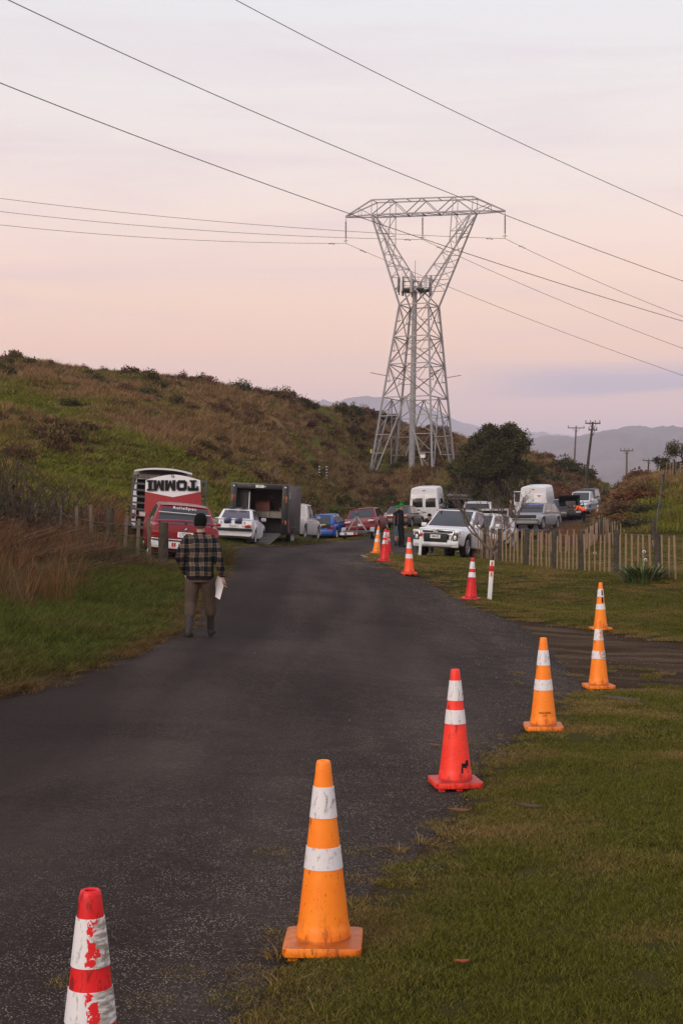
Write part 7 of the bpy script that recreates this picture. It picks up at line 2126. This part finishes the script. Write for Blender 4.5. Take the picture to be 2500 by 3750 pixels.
def figure(px, d, rz, label, top, legs, h=1.75, shorts=None, hat=None, hatm=None, lean=0, z=None, hood=False, hands=True, crouch=0.0, name='person'):
    """standing figure, faces +Y before rotation"""
    x = PX(px, d); zg = gnd(x, d) if z is None else z
    e = empty(name, (x, d, zg), R(rz), label, 'person'); s = h / 1.75; e.scale = (s, s, s)
    L = R(lean)
    def up(p):   # upper body bends forward at the hips
        p = Vector(p); q = p - Vector((0, 0, .92)); return Vector((0, 0, .92 - crouch)) + Vector((q.x, q.y * math.cos(L) + q.z * math.sin(L), q.z * math.cos(L) - q.y * math.sin(L)))
    hL_, hR_ = Vector((-.09, 0, .92 - crouch)), Vector((.09, 0, .92 - crouch))
    kn = [Vector((-.10, .02 + crouch * .5, .50 - crouch * .3)), Vector((.10, .05 + crouch * .5, .50 - crouch * .3))]; an = [Vector((-.105, -.02, .09)), Vector((.105, .06, .09))]
    sh2 = [up((-.19, 0, 1.42)), up((.19, 0, 1.42))]; el = [up((-.25, -.02, 1.14)), up((.25, -.02, 1.14))]; wr = [up((-.22, .10, .90)), up((.22, .10, .90))]
    if lean: wr = [Vector((-.15, .62, .95)), Vector((.15, .62, .95))]; el = [(sh2[i] + wr[i]) / 2 + Vector((0, 0, -.08)) for i in (0, 1)]
    hd = up((0, .05, 1.66))
    b = Blob()
    b.limb([up((0, 0, .95)), up((0, 0, 1.2)), up((0, 0, 1.40))], [.13, .12, .10]); b.limb([up((0, .01, 1.42)), up((0, .03, 1.55))], [.06, .055])
    b.ball(hd, (.076, .095, .115)); b.ball(hd + Vector((0, .10, -.015)), (.016, .022, .022)); b.ball(hd + Vector((-.078, -.01, -.02)), (.014, .025, .033)); b.ball(hd + Vector((.078, -.01, -.02)), (.014, .025, .033))
    for i, hp in ((0, hL_), (1, hR_)):
        b.limb([hp, kn[i], an[i]], [.08, .055, .04]); b.limb([sh2[i], el[i], wr[i]], [.05, .04, .028]); b.limb([an[i], an[i] + Vector((0, .14, -.045))], [.035, .028])
        q = hand(None, None, wr[i], wr[i] - el[i], (0, 1, .2), .5); b.mb.add(q.mb.v, q.mb.f)
    b.build('body', M['skin'], e, .010, 2)
    b = Blob()
    R2 = [(z_, rx, ry) for z_, rx, ry in ((.84, .20, .145), (.95, .205, .15), (1.10, .195, .14), (1.25, .205, .14), (1.37, .20, .125), (1.45, .13, .095), (1.50, .085, .08))]
    b.limb([up((-.06, 0, .90)), up((-.07, 0, 1.1)), up((-.08, 0, 1.33))], [.135, .13, .12], 14); b.limb([up((.06, 0, .90)), up((.07, 0, 1.1)), up((.08, 0, 1.33))], [.135, .13, .12], 14); b.limb([up((0, 0, 1.38)), up((0, .01, 1.48))], [.11, .082])
    for i in (0, 1): b.limb([sh2[i], el[i], wr[i]], [.085, .068, .05])
    if hood: b.ball(up((0, -.08, 1.47)), (.11, .07, .08))
    b.build('jacket', top, e, .014, 4)
    b = Blob(); b.ball((0, 0, .88 - crouch), (.185, .14, .12))
    for i, hp in ((0, hL_), (1, hR_)):
        if shorts: b.limb([hp + Vector((0, 0, -.05)), kn[i] + Vector((0, 0, .03))], [.115, .10])
        else: b.limb([hp + Vector((0, 0, -.05)), kn[i], an[i] + Vector((0, 0, .03))], [.115, .085, .07])
    b.build('shorts' if shorts else 'trousers', shorts or legs, e, .014, 3)
    for i in (0, 1):
        b = Blob(); b.limb([an[i] + Vector((0, -.03, -.03)), an[i] + Vector((0, .10, -.04)), an[i] + Vector((0, .18, -.045))], [.05, .048, .04])
        if shorts: b.limb([an[i], an[i] + Vector((0, 0, .13))], [.05, .048])
        b.build('shoe', M['plastic'], e, .011, 2)
    if hat:
        b = Blob(); b.rings([(hd.x, hd.y - .012, hd.z + .0, .088, .105), (hd.x, hd.y - .012, hd.z + .05, .090, .105), (hd.x, hd.y - .01, hd.z + .10, .07, .085), (hd.x, hd.y - .01, hd.z + .135, .03, .03)])
        if hat == 'bobble': b.ball((hd.x, hd.y - .03, hd.z + .17), .045)
        b.build('beanie', hatm, e, .010, 2)
    else:
        b = Blob(); b.ball((hd.x, hd.y - .018, hd.z + .025), (.084, .098, .108)); b.build('hair', M['hair'], e, .011, 2)
    return e
figure(1466, 58.6, -78, 'person in black hoodie, black trousers and green bobble beanie standing on the road', M['blackcloth'], M['blackcloth'], 1.76, None, 'bobble', M['greenwool'], hood=True)
figure(1452, 59.5, -70, 'person in dark top and blue denim shorts behind the one in green beanie', M['blackcloth'], None, 1.66, M['denim'], 'cap', M['greenwool'])
figure(1573, 56.0, 150, 'person in black with dark hat, half hidden behind the white ute', M['blackcloth'], M['blackcloth'], 1.55, None, 'cap', M['wool'])
figure(2138, 100.5, 70, 'person in orange hi-vis top bending over the open bonnet', M['hivis'], M['blackcloth'], 1.75, None, None, None, lean=62)
figure(1872, 97.0, 120, 'person in brown standing at the open door of the panel van', cloth('brown_jacket', (.10, .045, .03)), M['blackcloth'], 1.85, None, None, None)

# ------------------------------------------------------------------ haze: still air that turns the far ranges blue
V, Fc = box_vf((0, 4600, 190), (16000, 9900, 640))
hz = mobj('haze', V, Fc, None)
tag(hz, kind='stuff')
hm = bpy.data.materials.new('haze_air'); hm.use_nodes = True
ht = hm.node_tree; ht.nodes.clear()
ho = ht.nodes.new('ShaderNodeOutputMaterial')
hv = ht.nodes.new('ShaderNodeVolumePrincipled')
hv.inputs['Color'].default_value = (0.86, 0.84, 0.98, 1)
hv.inputs['Density'].default_value = 0.00018
hv.inputs['Anisotropy'].default_value = 0.1
ht.links.new(hv.outputs[0], ho.inputs['Volume'])
hz.data.materials.append(hm)
